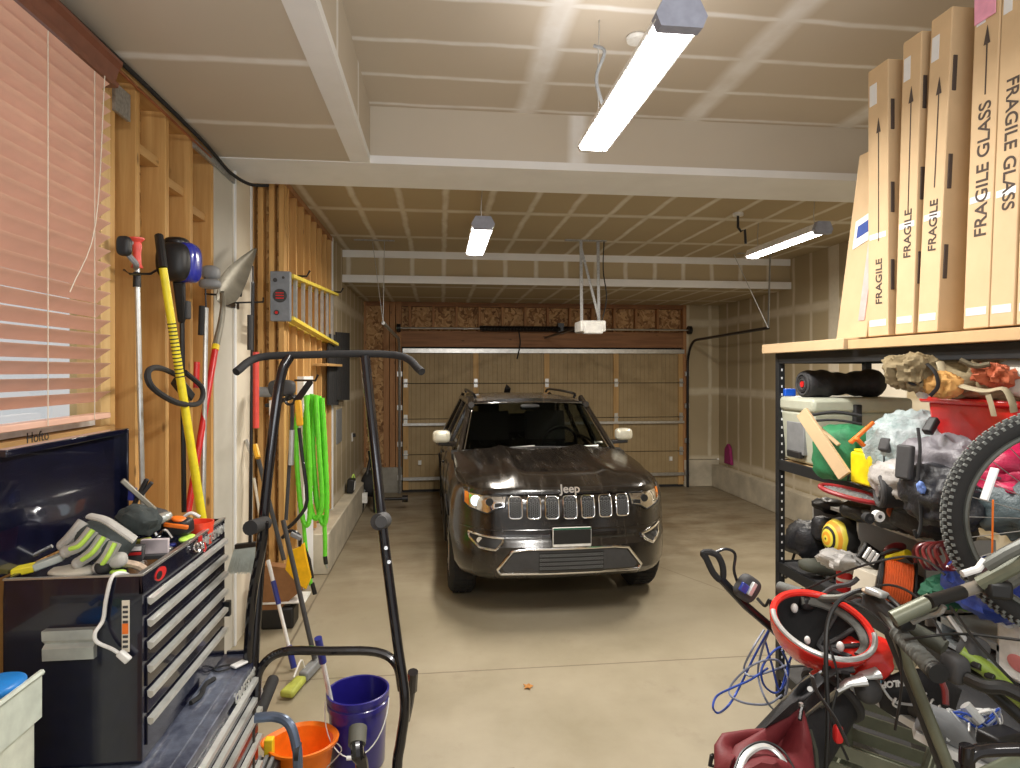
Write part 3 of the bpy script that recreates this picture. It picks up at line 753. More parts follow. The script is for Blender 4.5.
# grille: dark band, seven framed slots with mesh
patch(rrect(-.54, .54, .81, 1.01, .03), 'car_paint', 'grille_panel', off=.012)
for i in range(7):
    cx = (i-3)*.146; w = .054-abs(i-3)*.001
    P = rrect(cx-w, cx+w, .825+.002*abs(i-3), .995, .026, 0)
    slot = patch(P, 'car_dark', 'grille_slot', off=.016, depth=.01)
    outline(P, 'chrome', 'slot_frame', .0065, .021, slot)
    q = MB()
    for a in range(3):
        for c_ in range(6):
            q.torus(surf(cx-.033+.033*a+(.016 if c_ % 2 else 0)-.004, .842+.026*c_, .018), (0, 1, 0), .012, .0024, 6, 4)
    q.build('slot_mesh', 'grey_plastic', slot)
# headlights
for s in (-1, 1):
    P = [(s*.505, 1.0), (s*.52, .915), (s*.60, .90), (s*.66, .865), (s*.80, .895), (s*.84, .93), (s*.835, 1.03), (s*.76, 1.03), (s*.62, 1.0)]
    hl = patch(P, 'chrome', 'headlight', off=.012)
    MB().cyl(surf(s*.745, .955, .0), surf(s*.745, .955, .026), .042, n=20).build('projector_lens', 'lamp_glass' if s > 0 else 'day_lamp', hl)
    MB().cyl(surf(s*.64, .955, .0), surf(s*.64, .955, .022), .030, n=20).build('high_beam', 'car_dark', hl)
    patch([(s*.80, .91), (s*.83, .93), (s*.828, 1.01), (s*.80, 1.01)], 'amber', 'side_marker', off=.02, depth=.006, parent=hl)
    patch([(s*.535, .925), (s*.60, .915), (s*.60, .945), (s*.55, .95)], 'car_dark', 'bezel', off=.02, depth=.006, parent=hl)
    outline(P, 'car_dark', 'surround', .006, .014, hl)
    # fog lamps
    P = [(s*.60, .655), (s*.605, .625), (s*.66, .565), (s*.82, .56), (s*.855, .60), (s*.86, .655)]
    if s < 0: P = [(-.53, .675), (-.555, .635), (-.60, .595), (-.72, .605), (-.79, .66), (-.80, .70)]
    else: P = [(.60, .675), (.63, .635), (.70, .60), (.79, .65), (.815, .72)]
    fg = patch(P, 'car_dark', 'fog_lamp', off=.006)
    outline(P, 'chrome', 'fog_lamp_frame', .011, .010, fg)
    MB().cyl(surf(s*.72, .655, .0), surf(s*.72, .655, .014), .024, n=16).build('bulb', 'chrome', fg)
# lower intake with bright trim
P = [(-.36, .60), (-.47, .585), (-.585, .44), (-.56, .40), (.56, .40), (.585, .44), (.47, .585), (.36, .60)]
lo = patch([(-.34, .585), (-.455, .57), (-.55, .45), (-.53, .42), (.53, .42), (.55, .45), (.455, .57), (.34, .585)], 'charcoal', 'lower_grille', off=.004)
patch([(-.26, .425), (-.26, .57), (.26, .57), (.26, .425)], 'car_dark', 'mesh_insert', off=.010, depth=.006, parent=lo)
q = MB()
for a in range(20):
    for c_ in range(4): q.torus(surf(-.245+.0258*a, .445+.034*c_, .011), (0, 1, 0), .010, .002, 6, 4)
q.build('intake_mesh', 'grey_plastic', lo)
outline(P, 'chrome', 'lower_trim', .012, .008)
# bumper crease line
MB().tube([surf(-.86+.086*i, .735, .004) for i in range(21)], .006, 6).build('bumper_crease', 'car_paint', car)
# number plate
y0 = aF(0)-.01
pl = MB().bb((-.155, y0-.012, .615), (.155, y0+.02, .765)).build('number_plate', 'white_plastic', car, bevel=.005)
MB().bb((-.150, y0-.016, .64), (.150, y0-.011, .75)).build('plate_cover', 'car_dark', pl, smooth=0)
MB().bb((-.152, y0-.015, .752), (.152, y0-.011, .764)).build('plate_band', mat('plate_green', (.01, .12, .06), .4), pl, smooth=0)
# wheels
for s in (-1, 1):
    for yw in (.90, 3.82):
        q = MB(); R0 = .385; x0, x1 = (.70, .945)
        pr = [(.25, x0), (.34, x0+.005), (.372, x0+.03), (R0, x0+.05), (R0, x1-.05), (.372, x1-.02), (.34, x1), (.26, x1-.005)]
        q.lathe([(r, s*h) for r, h in pr], (0, yw, .387), (1, 0, 0), 64, caps=False)
        for i in range(44):
            a = 2*PI*i/44
            for xx in (x0+.045, x0+.10, x0+.16):
                c_ = (s*(xx+.02), yw+R0*math.cos(a), .387+R0*math.sin(a)) 
                q.box(c_, (.045, .03, .014), (a+PI/2, 0, 0))
        wh = q.build('tyre', 'tyre', car)
        q = MB().lathe([(.265, s*(x1-.01)), (.25, s*(x1-.03)), (.25, s*(x0+.05))], (0, yw, .387), (1, 0, 0), 40, caps=False)
        for i in range(5):
            a = 2*PI*i/5+.3
            for da in (-.16, .16):
                q.beam((s*(x1-.035), yw, .387), (s*(x1-.02), yw+.25*math.cos(a+da), .387+.25*math.sin(a+da)), .045, .03, up=(s, 0, 0))
        q.cyl((s*(x1-.07), yw, .387), (s*(x1-.015), yw, .387), .06)
        q.build('rim', 'alloy', wh)
# raised emblem lettering
e0 = Vector((0, .078, 1.018))
textmesh('Jeep', .095, basis((0, .062, 1.055), (1, 0, 0), (0, .35, 1)), 'chrome', 'emblem', car, ext=.004, bold=.0018)
car.location = (1.035, 4.86, 0); car.rotation_euler = (0, 0, math.radians(1.2))
# ================================================================= tools on the left wall
WXf = WX+.08
mat('alu', (.55, .56, .55), .35, .7); mat('green_hose', (.16, .72, .04), .5, bmp=.3); mat('lime', (.55, .85, .12), .5)
mat('rust_steel', (.27, .255, .21), .45, .5, var=.2, scale=9); mat('yellow_handle', (.86, .72, .03), .4)
mat('bristle', (.42, .50, .50), .8); mat('engine_blue', (.02, .03, .35), .25, coat=.4)
def pole(mb, p0, p1, r, r1=None, n=10): return mb.cyl(p0, p1, r, r1, n)
# aluminium pole with red grip
P = lambda px, py, X=WXf: XP(px, py, X)
a = P(137, 268); bt = XP(143, 520, WX+.12); bt2 = a+(bt-a)*((a.z)/(a.z-bt.z))
t = thing('extension_pole', 'thin aluminium pole with red grip leaning upright beside the window blind', 'pole', bt2)
MB().cyl(a, bt2, .012, n=10).build('shaft', 'alu', t)
MB().lathe([(.026, 0), (.019, .02), (.017, .07), (.022, .1), (.018, .12), (.032, .135), (.032, .142)], a+Vector((0, 0, .0)), n=18).build('grip', mat('red_grip', (.80, .09, .07), .4), t)
MB().cyl(a-Vector((0, 0, .09)), a-Vector((0, 0, .02)), .018, .016, 12).build('collar', 'black_plastic', t)
MB().tube([a+Vector((0, -.01, .0)), a+Vector((.03, -.08, .01)), a+Vector((0, -.1, .06)), a+Vector((0, -.06, .11))], .013, 8, sm=5).build('wrist_cuff', 'grey_plastic', t)
MB().ell(a+Vector((0, -.12, .08)), (.06, .05, .09), e=.6).build('cuff_end', 'black_plastic', t)
# wall rack holding the tools
h1 = P(128, 273, WX+.05)
t = thing('tool_rack', 'black wire tool hooks screwed to the yellow studs near the window', 'tool rack', h1)
MB().tube([P(124, 270, WX+.03), P(130, 274, WX+.10), P(150, 274, WX+.10), P(160, 268, WX+.04)], .006, 6).build('hook', 'black_metal', t)
MB().box(P(178, 262, WX+.01), (.02, .20, .05)).build('backplate', 'black_metal', t, smooth=0)
MB().tube([P(165, 262, WX+.02), P(170, 270, WX+.12), P(176, 264, WX+.13)], .007, 6).build('hook', 'black_metal', t)
h2 = P(215, 297, WX+.05)
t = thing('tool_rack', 'long black double hooks projecting from the boarded corner under the shovel blade', 'tool rack', h2)
for (x0, y0, x1, y1) in ((205, 294, 241, 296), (226, 303, 263, 302)):
    q0 = P(x0, y0, WX+.01); q1 = XP(x1, y1, WX+.16)
    MB().tube([q0, q0*.3+q1*.7, q1, q1+Vector((0, .01, .035))], .007, 6).build('hook', 'black_metal', t)
MB().bb(q0+Vector((-.005, -.1, -.02)), q0+Vector((.012, .25, .03))).build('backplate', 'black_metal', t, smooth=0)
# blue powered strimmer
c0 = P(180, 262, WX+.12)
t = thing('string_trimmer', 'blue and black string trimmer hanging head up between yellow studs', 'trimmer', (c0.x, c0.y, 0))
q = MB().ell(P(175, 262, WX+.13), (.17, .15, .20), e=.7)
q.build('engine_cover', 'black_plastic', t)
MB().ell(P(187, 263, WX+.17), (.13, .15, .21), e=.6).build('engine_shroud', 'engine_blue', t)
MB().ell(P(177, 243, WX+.12), (.12, .12, .06), e=.8).build('muffler_guard', 'black_metal', t)
MB().beam(P(179, 280, WX+.12), P(182, 322, WX+.10), .055, .07, w1=.035, h1=.05).build('rear_grip', 'black_plastic', t, bevel=.01)
MB().box(P(186, 310, WX+.12), (.04, .05, .1)).build('trigger', 'charcoal', t, bevel=.008)
sh0 = P(182, 320, WX+.10); sh1 = P(184, 512, WX+.12)
MB().cyl(sh0, sh1, .013, n=10).build('shaft', 'black_metal', t)
MB().tube([P(183, 378, WX+.12), P(160, 368, WX+.18), P(148, 372, WX+.22), P(153, 388, WX+.24), P(178, 403, WX+.23), P(199, 403, WX+.2), P(202, 388, WX+.16), P(185, 372, WX+.13)], .014, 8, sm=6).build('loop_handle', 'black_rubber', t)
MB().beam(P(176, 380, WX+.13), P(190, 398, WX+.16), .05, .05).build('handle_clamp', 'black_plastic', t, bevel=.008)
# yellow handled tool
y0 = P(163, 268, WX+.15); y1 = XP(204, 530, WX+.27); yb = y0+(y1-y0)*(y0.z/(y0.z-y1.z))
t = thing('long_handled_tool', 'bright yellow fibreglass handle with black cap leaning across the studs', 'tool', (yb.x, yb.y, 0))
MB().cyl(y0, y1, .019, .022, 12).build('handle', 'yellow_handle', t)
MB().tube([P(159, 236, WX+.10), P(161, 252, WX+.13), y0], .021, 10).build('socket', 'black_plastic', t)
q = MB()
for i in range(15):
    p = y0+(y1-y0)*(.20+.014*i); q.cyl(p, p+(y1-y0).normalized()*.006, .0205, n=12)
q.build('printed_band', 'dark_text', t)
# grey tool with rubber head
g0 = P(206, 308, WX+.10); g1 = P(203, 512, WX+.14)
t = thing('long_handled_tool', 'grey handled tool with round rubber head up and black grip next to shovel', 'tool', (g1.x, g1.y, 0))
MB().cyl(g0, g1, .014, n=10).build('handle', 'alu', t)
MB().cyl(P(202, 306, WX+.1), P(201, 335, WX+.1), .017, n=10).build('grip', 'black_rubber', t)
MB().cyl(P(205, 270, WX+.1), g0, .005, n=8).build('rod', 'black_metal', t)
MB().ell(P(211, 273, WX+.12), (.10, .10, .09), e=.7).ell(P(210, 284, WX+.14), (.12, .10, .06), e=.7).build('rubber_head', 'grey_plastic', t)
MB().cyl(P(196, 388, WX+.12), P(197, 362, WX+.12), .016, n=10).build('red_band', 'red_plastic', t)
# shovel
t = thing('shovel', 'round point shovel hung blade up with red handle and worn steel blade', 'shovel', (WX+.1, P(190, 500).y, 0))
n0 = P(222, 300, WX+.14); n1 = P(216, 345, WX+.13)
MB().tube([P(222, 292, WX+.16), P(223, 306, WX+.15), P(221, 322, WX+.14), n1], lambda k: .014+.008*k, 10, sm=4).build('socket', 'rust_steel', t)
MB().cyl(n1, P(215, 350, WX+.13), .022, n=12).build('ring', 'yellow_plastic', t)
MB().cyl(P(215, 350, WX+.13), P(188, 512, WX+.10), .019, .018, 12).build('handle', mat('red_handle', (.60, .02, .02), .3), t)
tip = P(254, 249, WX+.16); base = P(222, 299, WX+.15); ax = (tip-base); L = ax.length; ax.normalize()
sdv = ax.cross(Vector((.75, -.65, 0))).normalized()
def blade(u, v):
    w = .088*min(1, .55+v*3)*(1-max(0, (v-.25)/.75)**1.5*.93)
    x = (u-.5)*2; nrm = sdv.cross(ax)
    return base+ax*L*v+sdv*x*w+nrm*(.035*(x*x-1)*(1-v*.6)+.02*v)
MB().grid(blade, 12, 14, sdv.cross(ax)*.003).build('blade', 'rust_steel', t, smooth=60)
# broom with black and red handle
b0 = XP(253, 280, -1.30); b1 = XP(250, 548, -1.28)
b0 = YP(253, 282, 4.3); b1 = YP(250, 546, 4.3)
t = thing('broom', 'broom hanging with pale grey bristles down and black handle with red sleeve', 'broom', (b1.x, b1.y, 0))
MB().cyl(b0, b1, .011, n=10).cyl(YP(253, 266, 4.3), b0, .005, n=6).build('handle', 'black_metal', t)
MB().cyl(YP(250, 315, 4.28), YP(250, 350, 4.28), .017, n=10).build('grip', 'charcoal', t)
MB().cyl(YP(256, 352, 4.27), YP(256, 428, 4.27), .020, n=12).build('red_sleeve', 'red_grip', t)
hb = YP(248, 546, 4.3)
MB().beam(hb+Vector((-.08, 0, 0)), hb+Vector((.08, 0, .015)), .04, .03).build('head', 'black_plastic', t, bevel=.005)
q = MB()
for i in range(26):
    for j in range(3):
        x = -.078+.156*i/25; q.cyl(hb+Vector((x, (j-1)*.012, 0)), hb+Vector((x*1.25-.03, (j-1)*.022, -.17-.01*random.random())), .0035, .002, 4)
o = q.build('bristles', 'bristle', t); o['kind'] = 'stuff'
# step ladder on wall hooks
t = thing('step_ladder', 'yellow step ladder with grey top cap lying sideways on wall hooks', 'ladder', (-1.2, 5.0, 2.4))
lx0, lx1 = -1.30, -1.15
q = MB().bb((lx0, 4.98, 2.385), (lx1, 5.04, 2.77))
cap = q.build('top_cap', mat('cap_blue_grey', (.20, .22, .25), .5), t, bevel=.008)
for hx_, hz_, hr_ in ((.075, 2.58, .052), (.04, 2.70, .016), (.1, 2.72, .010), (.05, 2.45, .02)): MB().cyl((lx0+hx_, 4.974, hz_), (lx0+hx_, 4.985, hz_), hr_, n=24).build('cap_hole', 'charcoal', cap)
MB().torus((lx0+.075, 4.974, 2.58), (0, 1, 0), .045, .002, 24, 5).build('cap_mark', 'charcoal', cap); q = MB()
for k_ in range(3): q.bb((lx0+.045, 4.970, 2.557+.02*k_), (lx0+.105, 4.974, 2.565+.02*k_))
q.build('cap_print', 'red_plastic', cap, smooth=0); MB().cyl((lx0+.05, 4.972, 2.45), (lx0+.05, 4.98, 2.45), .012, n=12).build('cap_mark', 'red_plastic', cap)
lz = lambda y, s: 2.577+s*(.165+.115*(y-5)/2.2)
for s in (-1, 1):
    MB().beam((lx1-.02, 5.03, lz(5, s)), (lx1-.02, 7.2, lz(7.2, s)), .075, .028, up=(0, 0, 1)).build('rail', mat('ladder_yellow', (.78, .62, .08), .45) if 'ladder_yellow' not in MT else 'ladder_yellow', t, smooth=0)
    MB().beam((lx0+.03, 5.03, lz(5, s*.9)), (lx0+.03, 7.1, lz(7.1, s*.95)), .045, .025, up=(0, 0, 1)).build('rear_rail', 'ladder_yellow', t, smooth=0)
for i in range(7):
    y = 5.25+i*.29
    MB().beam((lx1-.02, y, lz(y, -1)), (lx1-.02, y, lz(y, 1)), .024, .05, up=(0, 1, 0)).build('step', 'alu', t, smooth=0)
for i in range(2):
    y = 5.6+i*.9
    MB().beam((lx0+.03, y, lz(y, -.9)), (lx0+.03, y, lz(y, .9)), .03, .015, up=(0, 1, 0)).build('rear_brace', 'alu', t, smooth=0)
for yy, lb in ((5.35, 'black ladder hook near the grey cap end of the ladder'), (7.15, 'black ladder hook at the far foot end of the ladder')):
    z = lz(yy, 1)+.015
    tag(MB().tube([(FX, yy, z+.02), (lx0-.0, yy, z+.012), (lx1+.05, yy, z+.012), (lx1+.075, yy, z+.06)], .009, 8).build('ladder_hook', 'black_metal'), lb, 'hook')
# plank shelf bracket under it
t = tag(MB().bb((FX, 6.3, 2.05), (FX+.14, 7.25, 2.075)).build('shelf_board', 'plate_wood', bevel=.003), 'short pine board fixed to the studs just below the ladder', 'shelf')
# black ribbed mats hanging
t = thing('hanging_mat', 'pair of black ribbed mats hanging on the wall past the ladder', 'mat', XP(338, 400, -1.18))
for (xa, xb, ya, yb, X) in ((329, 338, 334, 405, -1.18), (337, 349, 332, 400, -1.16)):
    p0 = XP(xa, ya, X); p1 = XP(xb, ya+1, X); q0 = XP(xa, yb, X); q1 = XP(xb, yb, X)
    MB().grid(lambda u, v: (p0*(1-u)+p1*u)*(1-v)+(q0*(1-u)+q1*u)*v+Vector((.012*math.sin(u*40), 0, 0)), 24, 4, (-.02, 0, 0)).build('mat_strip', 'black_rubber', t)
# grey chrome-headed hedge shears and pruning saw rack
Y4 = 5.0
t = thing('hedge_trimmer', 'grey and black cordless trimmer hanging sideways behind the pull up frame', 'trimmer', YP(275, 400, Y4))
MB().cyl(YP(260, 392, Y4), YP(272, 392, Y4), .04, n=18).build('motor_end', 'grey_plastic', t)
MB().ell(YP(282, 388, Y4), (.20, .12, .13), e=.6).build('motor_housing', 'charcoal', t)
MB().beam(YP(266, 406, Y4), YP(296, 396, Y4-.03), .05, .03).build('handle', 'black_plastic', t, bevel=.008)
MB().box(YP(273, 408, Y4-.02), (.05, .04, .12)).build('battery', 'white_plastic', t, bevel=.006)
MB().torus(YP(290, 400, Y4-.05), (0, 1, 0), .035, .012, 16, 6).build('knob', 'black_metal', t)
t = thing('pruning_saw', 'pruning saw with yellow handle and black blade pointing up right', 'saw', YP(298, 410, 4.9))
MB().beam(YP(298, 400, 4.9), YP(300, 426, 4.9), .05, .03, up=(0, 1, 0)).build('handle', mat('saw_yellow', (.85, .45, .03), .4), t, bevel=.012)
MB().prism([YP(294, 399, 4.92), YP(300, 402, 4.92), YP(313, 383, 4.92), YP(312, 380, 4.92), YP(307, 381, 4.92)], (0, .008, 0)).build('blade', 'black_metal', t, smooth=0)
t = thing('loppers', 'long black handled loppers hanging behind the yellow saw handle', 'loppers', YP(294, 520, 4.95))
MB().tube([YP(292, 405, 4.95), YP(292, 425, 4.95), YP(290, 455, 4.95), YP(286, 520, 4.95)], .014, 8, sm=3).build('handle', 'charcoal', t)
MB().tube([YP(299, 428, 4.95), YP(302, 455, 4.95), YP(307, 500, 4.93), YP(298, 518, 4.9), YP(288, 528, 4.9)], .014, 8, sm=3).build('handle', 'black_metal', t)
MB().cyl(YP(292, 430, 4.94), YP(291, 465, 4.94), .02, n=10).build('silver_grip', 'alu', t)
# long poles resting against the jog
for nm, lb, ct, segs in (
    ('pitchfork', 'dark handled fork with small yellow ferrule leaning at the jog', 'fork', (((246, 440), (252, 455), .016, 'steel', 'tines'), ((255, 445), (258, 458), .022, 'saw_yellow', 'ferrule'), ((258, 458), (284, 560), .017, 'charcoal', 'shaft'))),
    ('garden_stake', 'thin pale wooden stake leaning at the jog by the broom', 'stake', (((254, 478), (263, 535), .010, 'cream_board', 'stick'),)),
    ('garden_tool', 'short black handled tool hanging on the stud beside the fork', 'tool', (((271, 445), (271, 475), .014, 'black_plastic', 'grip'),))):
    t = thing(nm, lb, ct, YP(segs[-1][1][0], segs[-1][1][1], 4.95))
    for (p0, p1, r, m_, pn) in segs: MB().cyl(YP(*p0, 4.98), YP(*p1, 4.93), r, n=8).build(pn, m_, t)
# green hose, expanding kind, hung in long loops
t = thing('garden_hose', 'bright green garden hose hanging in long loops beside the studs', 'hose', (-1.15, 5.5, .5))
Yh = 5.35
loops = [[(300, 396), (296, 430), (298, 480), (303, 520), (309, 521), (310, 480), (308, 430), (306, 396)],
         [(308, 395), (305, 430), (308, 480), (312, 512), (317, 518), (322, 500), (319, 450), (316, 396)],
         [(316, 395), (313, 440), (316, 490), (320, 518), (325, 523), (327, 500), (325, 445), (322, 398)],
         [(312, 394), (311, 430), (314, 470), (316, 500), (321, 512), (324, 480), (322, 430), (319, 396)]]
for i, lp in enumerate(loops):
    MB().tube([YP(x, y, Yh+.04*i) for x, y in lp], lambda k: .020+.002*math.sin(k*260), 8, sm=14).build('loop', 'green_hose', t)
MB().tube([YP(x, y, Yh) for x, y in ((303, 515), (306, 550), (311, 585))], .016, 8, sm=4).build('loose_end', 'green_hose', t); MB().tube([YP(x, y, Yh+.1) for x, y in ((324, 515), (325, 540), (325, 556))], .018, 8, sm=4).build('loose_end', 'green_hose', t)
MB().cyl(YP(312, 583, Yh), YP(315, 594, Yh), .018, n=10).build('connector', 'black_plastic', t); MB().cyl(YP(325, 556, Yh+.1), YP(326, 564, Yh+.1), .018, n=10).build('connector', 'black_plastic', t)
MB().cyl(YP(326, 564, Yh+.1), YP(327, 568, Yh+.1), .012, n=10).build('valve', 'steel', t)
MB().tube([(FX+.0, Yh+.2, 1.92), (FX+.2, Yh+.05, 1.92), (FX+.22, Yh+.05, 1.97)], .01, 6).build('hook', 'black_metal', t)
# yellow scoop
Ys = 4.55
t = thing('scoop_shovel', 'orange yellow plastic scoop hanging on a curved black handle', 'scoop', YP(295, 590, Ys))
pts = [(288, 552), (297, 548), (304, 543), (306, 556), (311, 578), (306, 590), (297, 584), (285, 570)]
c = YP(297, 568, Ys)
MB().prism([YP(x, y, Ys) for x, y in pts], (0, .03, 0)).build('pan', mat('scoop_yellow', (.90, .50, .01), .4), t, bevel=.006)
MB().tube([YP(303, 545, Ys+.03), YP(309, 560, Ys+.05), YP(312, 578, Ys+.05)], .014, 6).build('pan_rim', 'black_plastic', t)
MB().tube([YP(300, 546, Ys+.01), YP(299, 535, Ys), YP(290, 531, Ys), YP(282, 538, Ys)], .013, 8, sm=4).build('handle', 'black_metal', t)
MB().box(YP(296, 536, Ys-.02), (.08, .04, .03), (0, .5, 0)).build('clip', 'grey_plastic', t, bevel=.005)
# mop pole, sweeper
t = thing('mop', 'mop with white and blue pole leaning left of the push broom', 'mop', ZP(292, 668, .02))
m0 = YP(268, 560, 4.5); m1 = ZP(294, 668, .02)
def seg(p, q_, a_, b_): return p+(q_-p)*a_, p+(q_-p)*b_
for a_, b_, r, m_, pn in ((0, .2, .013, 'white_plastic', 'pole'), (.2, .42, .017, 'blue_plastic', 'grip'), (.42, .8, .012, 'white_plastic', 'pole'), (.8, 1, .02, 'blue_plastic', 'foot')):
    s0, s1 = seg(m0, m1, a_, b_); MB().cyl(s0, s1, r, n=10).build(pn, m_, t)
t = thing('push_broom', 'floor sweeper with dark handle and grey green head flat on the slab', 'broom', ZP(302, 672, 0))
h0 = ZP(321, 658, .05); h1 = ZP(286, 695, .04)
MB().beam(h0, h0*.45+h1*.55, .065, .06, up=(0, 0, 1)).build('head', 'grey_plastic', t, bevel=.012)
MB().beam(h0*.42+h1*.58, h1, .07, .045, up=(0, 0, 1), w1=.09).build('head_end', mat('olive_yellow', (.42, .46, .08), .6), t, bevel=.015)
MB().cyl(YP(283, 520, 4.4), h0*.8+h1*.2+Vector((0, 0, .04)), .016, n=10).build('handle', 'charcoal', t)
MB().tube([h0*.5+h1*.5+Vector((0, 0, .05)), h0*.4+h1*.6+Vector((.0, 0, .12)), h0*.2+h1*.8+Vector((0, 0, .06))], .006, 6, sm=4).build('lever', 'white_plastic', t)
# carton and black crate in the jog
t = tag(MB().prism([YP(262, 625, 5.0), YP(262, 565, 5.0), YP(300, 570, 5.0), YP(302, 590, 5.0), YP(290, 600, 5.0)], (0, .1, 0)).build('cardboard_offcut', mat('carton_dark', (.26, .12, .045), .8)), 'torn brown cardboard piece standing behind the mop pole', 'cardboard')
t = thing('storage_crate', 'small black crate under a white lid on the slab behind poles', 'crate', (ZP(272, 630, 0)))
cc = ZP(276, 630, 0); 
MB().bb((cc.x-.12, cc.y, 0.0), (cc.x+.13, cc.y+.2, .17)).build('body', 'black_plastic', t, bevel=.02)
MB().bb((cc.x-.16, cc.y-.01, .20), (cc.x+.22, cc.y+.22, .215)).build('lid', 'white_plastic', t, bevel=.004)
MB().bb((cc.x-.10, cc.y+.02, .17), (cc.x+.10, cc.y+.18, .20)).build('contents', 'charcoal', t, bevel=.01)
# far left wall fittings
t = thing('wall_socket', 'small white socket on the far left wall drywall', 'socket', XP(352, 437, FX))
p = XP(352, 437, FX); MB().bb(p+Vector((-.0, -.05, -.06)), p+Vector((.012, .05, .06))).build('plate', 'white_plastic', t, bevel=.003)
MB().bb(p+Vector((.01, -.02, .0)), p+Vector((.05, .02, .05))).build('plug', 'black_plastic', t, bevel=.003)
t = thing('wall_panel_box', 'flat grey metal box door on the far left wall', 'panel box', XP(338, 425, FX))
a_ = XP(336, 410, FX); b_ = XP(341, 441, FX); MB().bb((FX, a_.y, b_.z), (FX+.012, b_.y, a_.z)).build('door', 'grey_plastic', t, bevel=.003)
p = XP(351, 486, -1.16)
t = thing('work_light', 'small black work light with green strap standing on the concrete curb', 'work light', (p.x, p.y, .4))
MB().box((p.x, p.y, .50), (.09, .16, .18), (0, .1, 0)).build('housing', 'black_plastic', t, bevel=.015)
MB().box((p.x+.05, p.y, .50), (.008, .10, .11), (0, .1, 0)).build('lens', 'white_plastic', t, bevel=.003)
MB().tube([(p.x, p.y+.07, .58), (p.x+.02, p.y+.1, .63), (p.x+.03, p.y+.12, .55), (p.x, p.y+.1, .42)], .008, 6, sm=3).build('strap', 'lime', t)
# exercise gear at the far left corner
p = ZP(372, 512, 0)
t = thing('weight_bench', 'black folded exercise gear standing against the far left curb', 'exercise gear', (p.x, p.y, 0))
q = MB()
q.tube([(p.x-.15, p.y, 0), (p.x-.1, p.y+.2, .45), (p.x-.05, p.y+.5, .85)], .025, 8).tube([(p.x+.05, p.y-.1, .02), (p.x-.02, p.y+.3, .5), (p.x-.1, p.y+.5, .8)], .02, 8).build('frame', 'black_metal', t)
MB().ell((p.x-.05, p.y+.35, .35), (.25, .5, .35), e=.7, amp=.03, freq=6).build('pad', 'black_rubber', t)
MB().cyl((p.x+.05, p.y+.1, .16), (p.x+.5, p.y+.1, .16), .022, n=10).cyl((p.x+.42, p.y+.1, .16), (p.x+.5, p.y+.1, .16), .05, n=16).build('bar', 'black_metal', t)
MB().bb((p.x-.13, p.y-.06, .14), (p.x-.06, p.y+.0, .28)).build('label_plate', 'white_plastic', t)
# purple cloth on the right wall
p = XP(727, 464, RX-.06)
q = MB().prism([p+Vector((0, -.14, 0)), p+Vector((0, .12, 0)), p+Vector((0, .10, .25)), p+Vector((0, .0, .34)), p+Vector((0, -.08, .28))], (.05, 0, 0))
tag(q.build('hanging_cloth', mat('magenta_cloth', (.28, .02, .12), .8, bmp=.5), bevel=.012), 'crumpled dark magenta cloth hanging low on the right wall', 'cloth')
# dry leaf on the slab
p = ZP(528, 687, .004)
q = MB()
vs = []
for i in range(10):
    a = 2*PI*i/10; r = .035 if i % 2 == 0 else .018
    vs.append(p+Vector((r*math.cos(a), r*math.sin(a)*1.2, .004*math.sin(3*a)+.004)))
q.prism(vs, (0, 0, .003)); tag(q.build('dry_leaf', mat('leaf_brown', (.45, .20, .05), .8)), 'small brown dry leaf on the concrete in front of the car', 'leaf')

# ================================================================= tool chests
mat('rail_bright', (.62, .63, .60), .3, .45)
m, nt, b = nodes('dusty_top')
w = coords(nt, (1, 1, 1), True); nz = noisetex(nt, w, 9, 8, .75); nz2 = noisetex(nt, w, 3, 4)
du = ramp(nt, math_(nt, 'MULTIPLY', math_(nt, 'ADD', nz, nz2), .5), [(.42, (0, 0, 0)), (.62, (1, 1, 1))])
nt.links.new(mix(nt, math_(nt, 'MULTIPLY', du, .8), (.012, .014, .035), (.20, .23, .30)), b.inputs['Base Color']); b.inputs['Roughness'].default_value = .35
CX0, CX1, CY0, CY1 = -1.25, -.872, 1.95, 2.66
t = thing('tool_chest', 'navy black upper tool chest with lid open and gloves on top', 'tool chest', (-1.06, 2.3, .845))
MB().bb((CX0, CY0, .845), (CX1, CY1, 1.34)).bb((CX0, CY0, 1.34), (CX0+.012, CY1, 1.40)).bb((CX1-.012, CY0, 1.34), (CX1, CY1, 1.40)).bb((CX0, CY0, 1.34), (CX1, CY0+.012, 1.40)).bb((CX0, CY1-.012, 1.34), (CX1, CY1, 1.40)).build('body', 'navy_gloss', t, bevel=.003, smooth=0)
MB().bb((CX1-.014, CY0-.002, 1.396), (CX1+.004, CY1+.002, 1.404)).bb((CX0, CY0-.003, 1.396), (CX1, CY0+.008, 1.402)).build('edge_trim', 'steel', t, bevel=.001)
lid = MB().bb((CX0-.035, CY0-.0, 1.40), (CX0-.015, CY1, 1.77)).bb((CX0-.035, CY0, 1.75), (CX0+.01, CY1, 1.772)).bb((CX0-.035, CY1-.012, 1.40), (CX0+.012, CY1, 1.77)).build('lid', 'navy_gloss', t, bevel=.003)
zs = [(1.325, 1.275), (1.262, 1.215), (1.200, 1.145), (1.130, 1.070), (1.055, .990), (.975, .90)]
rows = [(1.272, 1.328, 2), (1.205, 1.262, 2), (1.135, 1.195, 1), (1.06, 1.125, 1), (.98, 1.05, 1), (.885, .97, 1)]
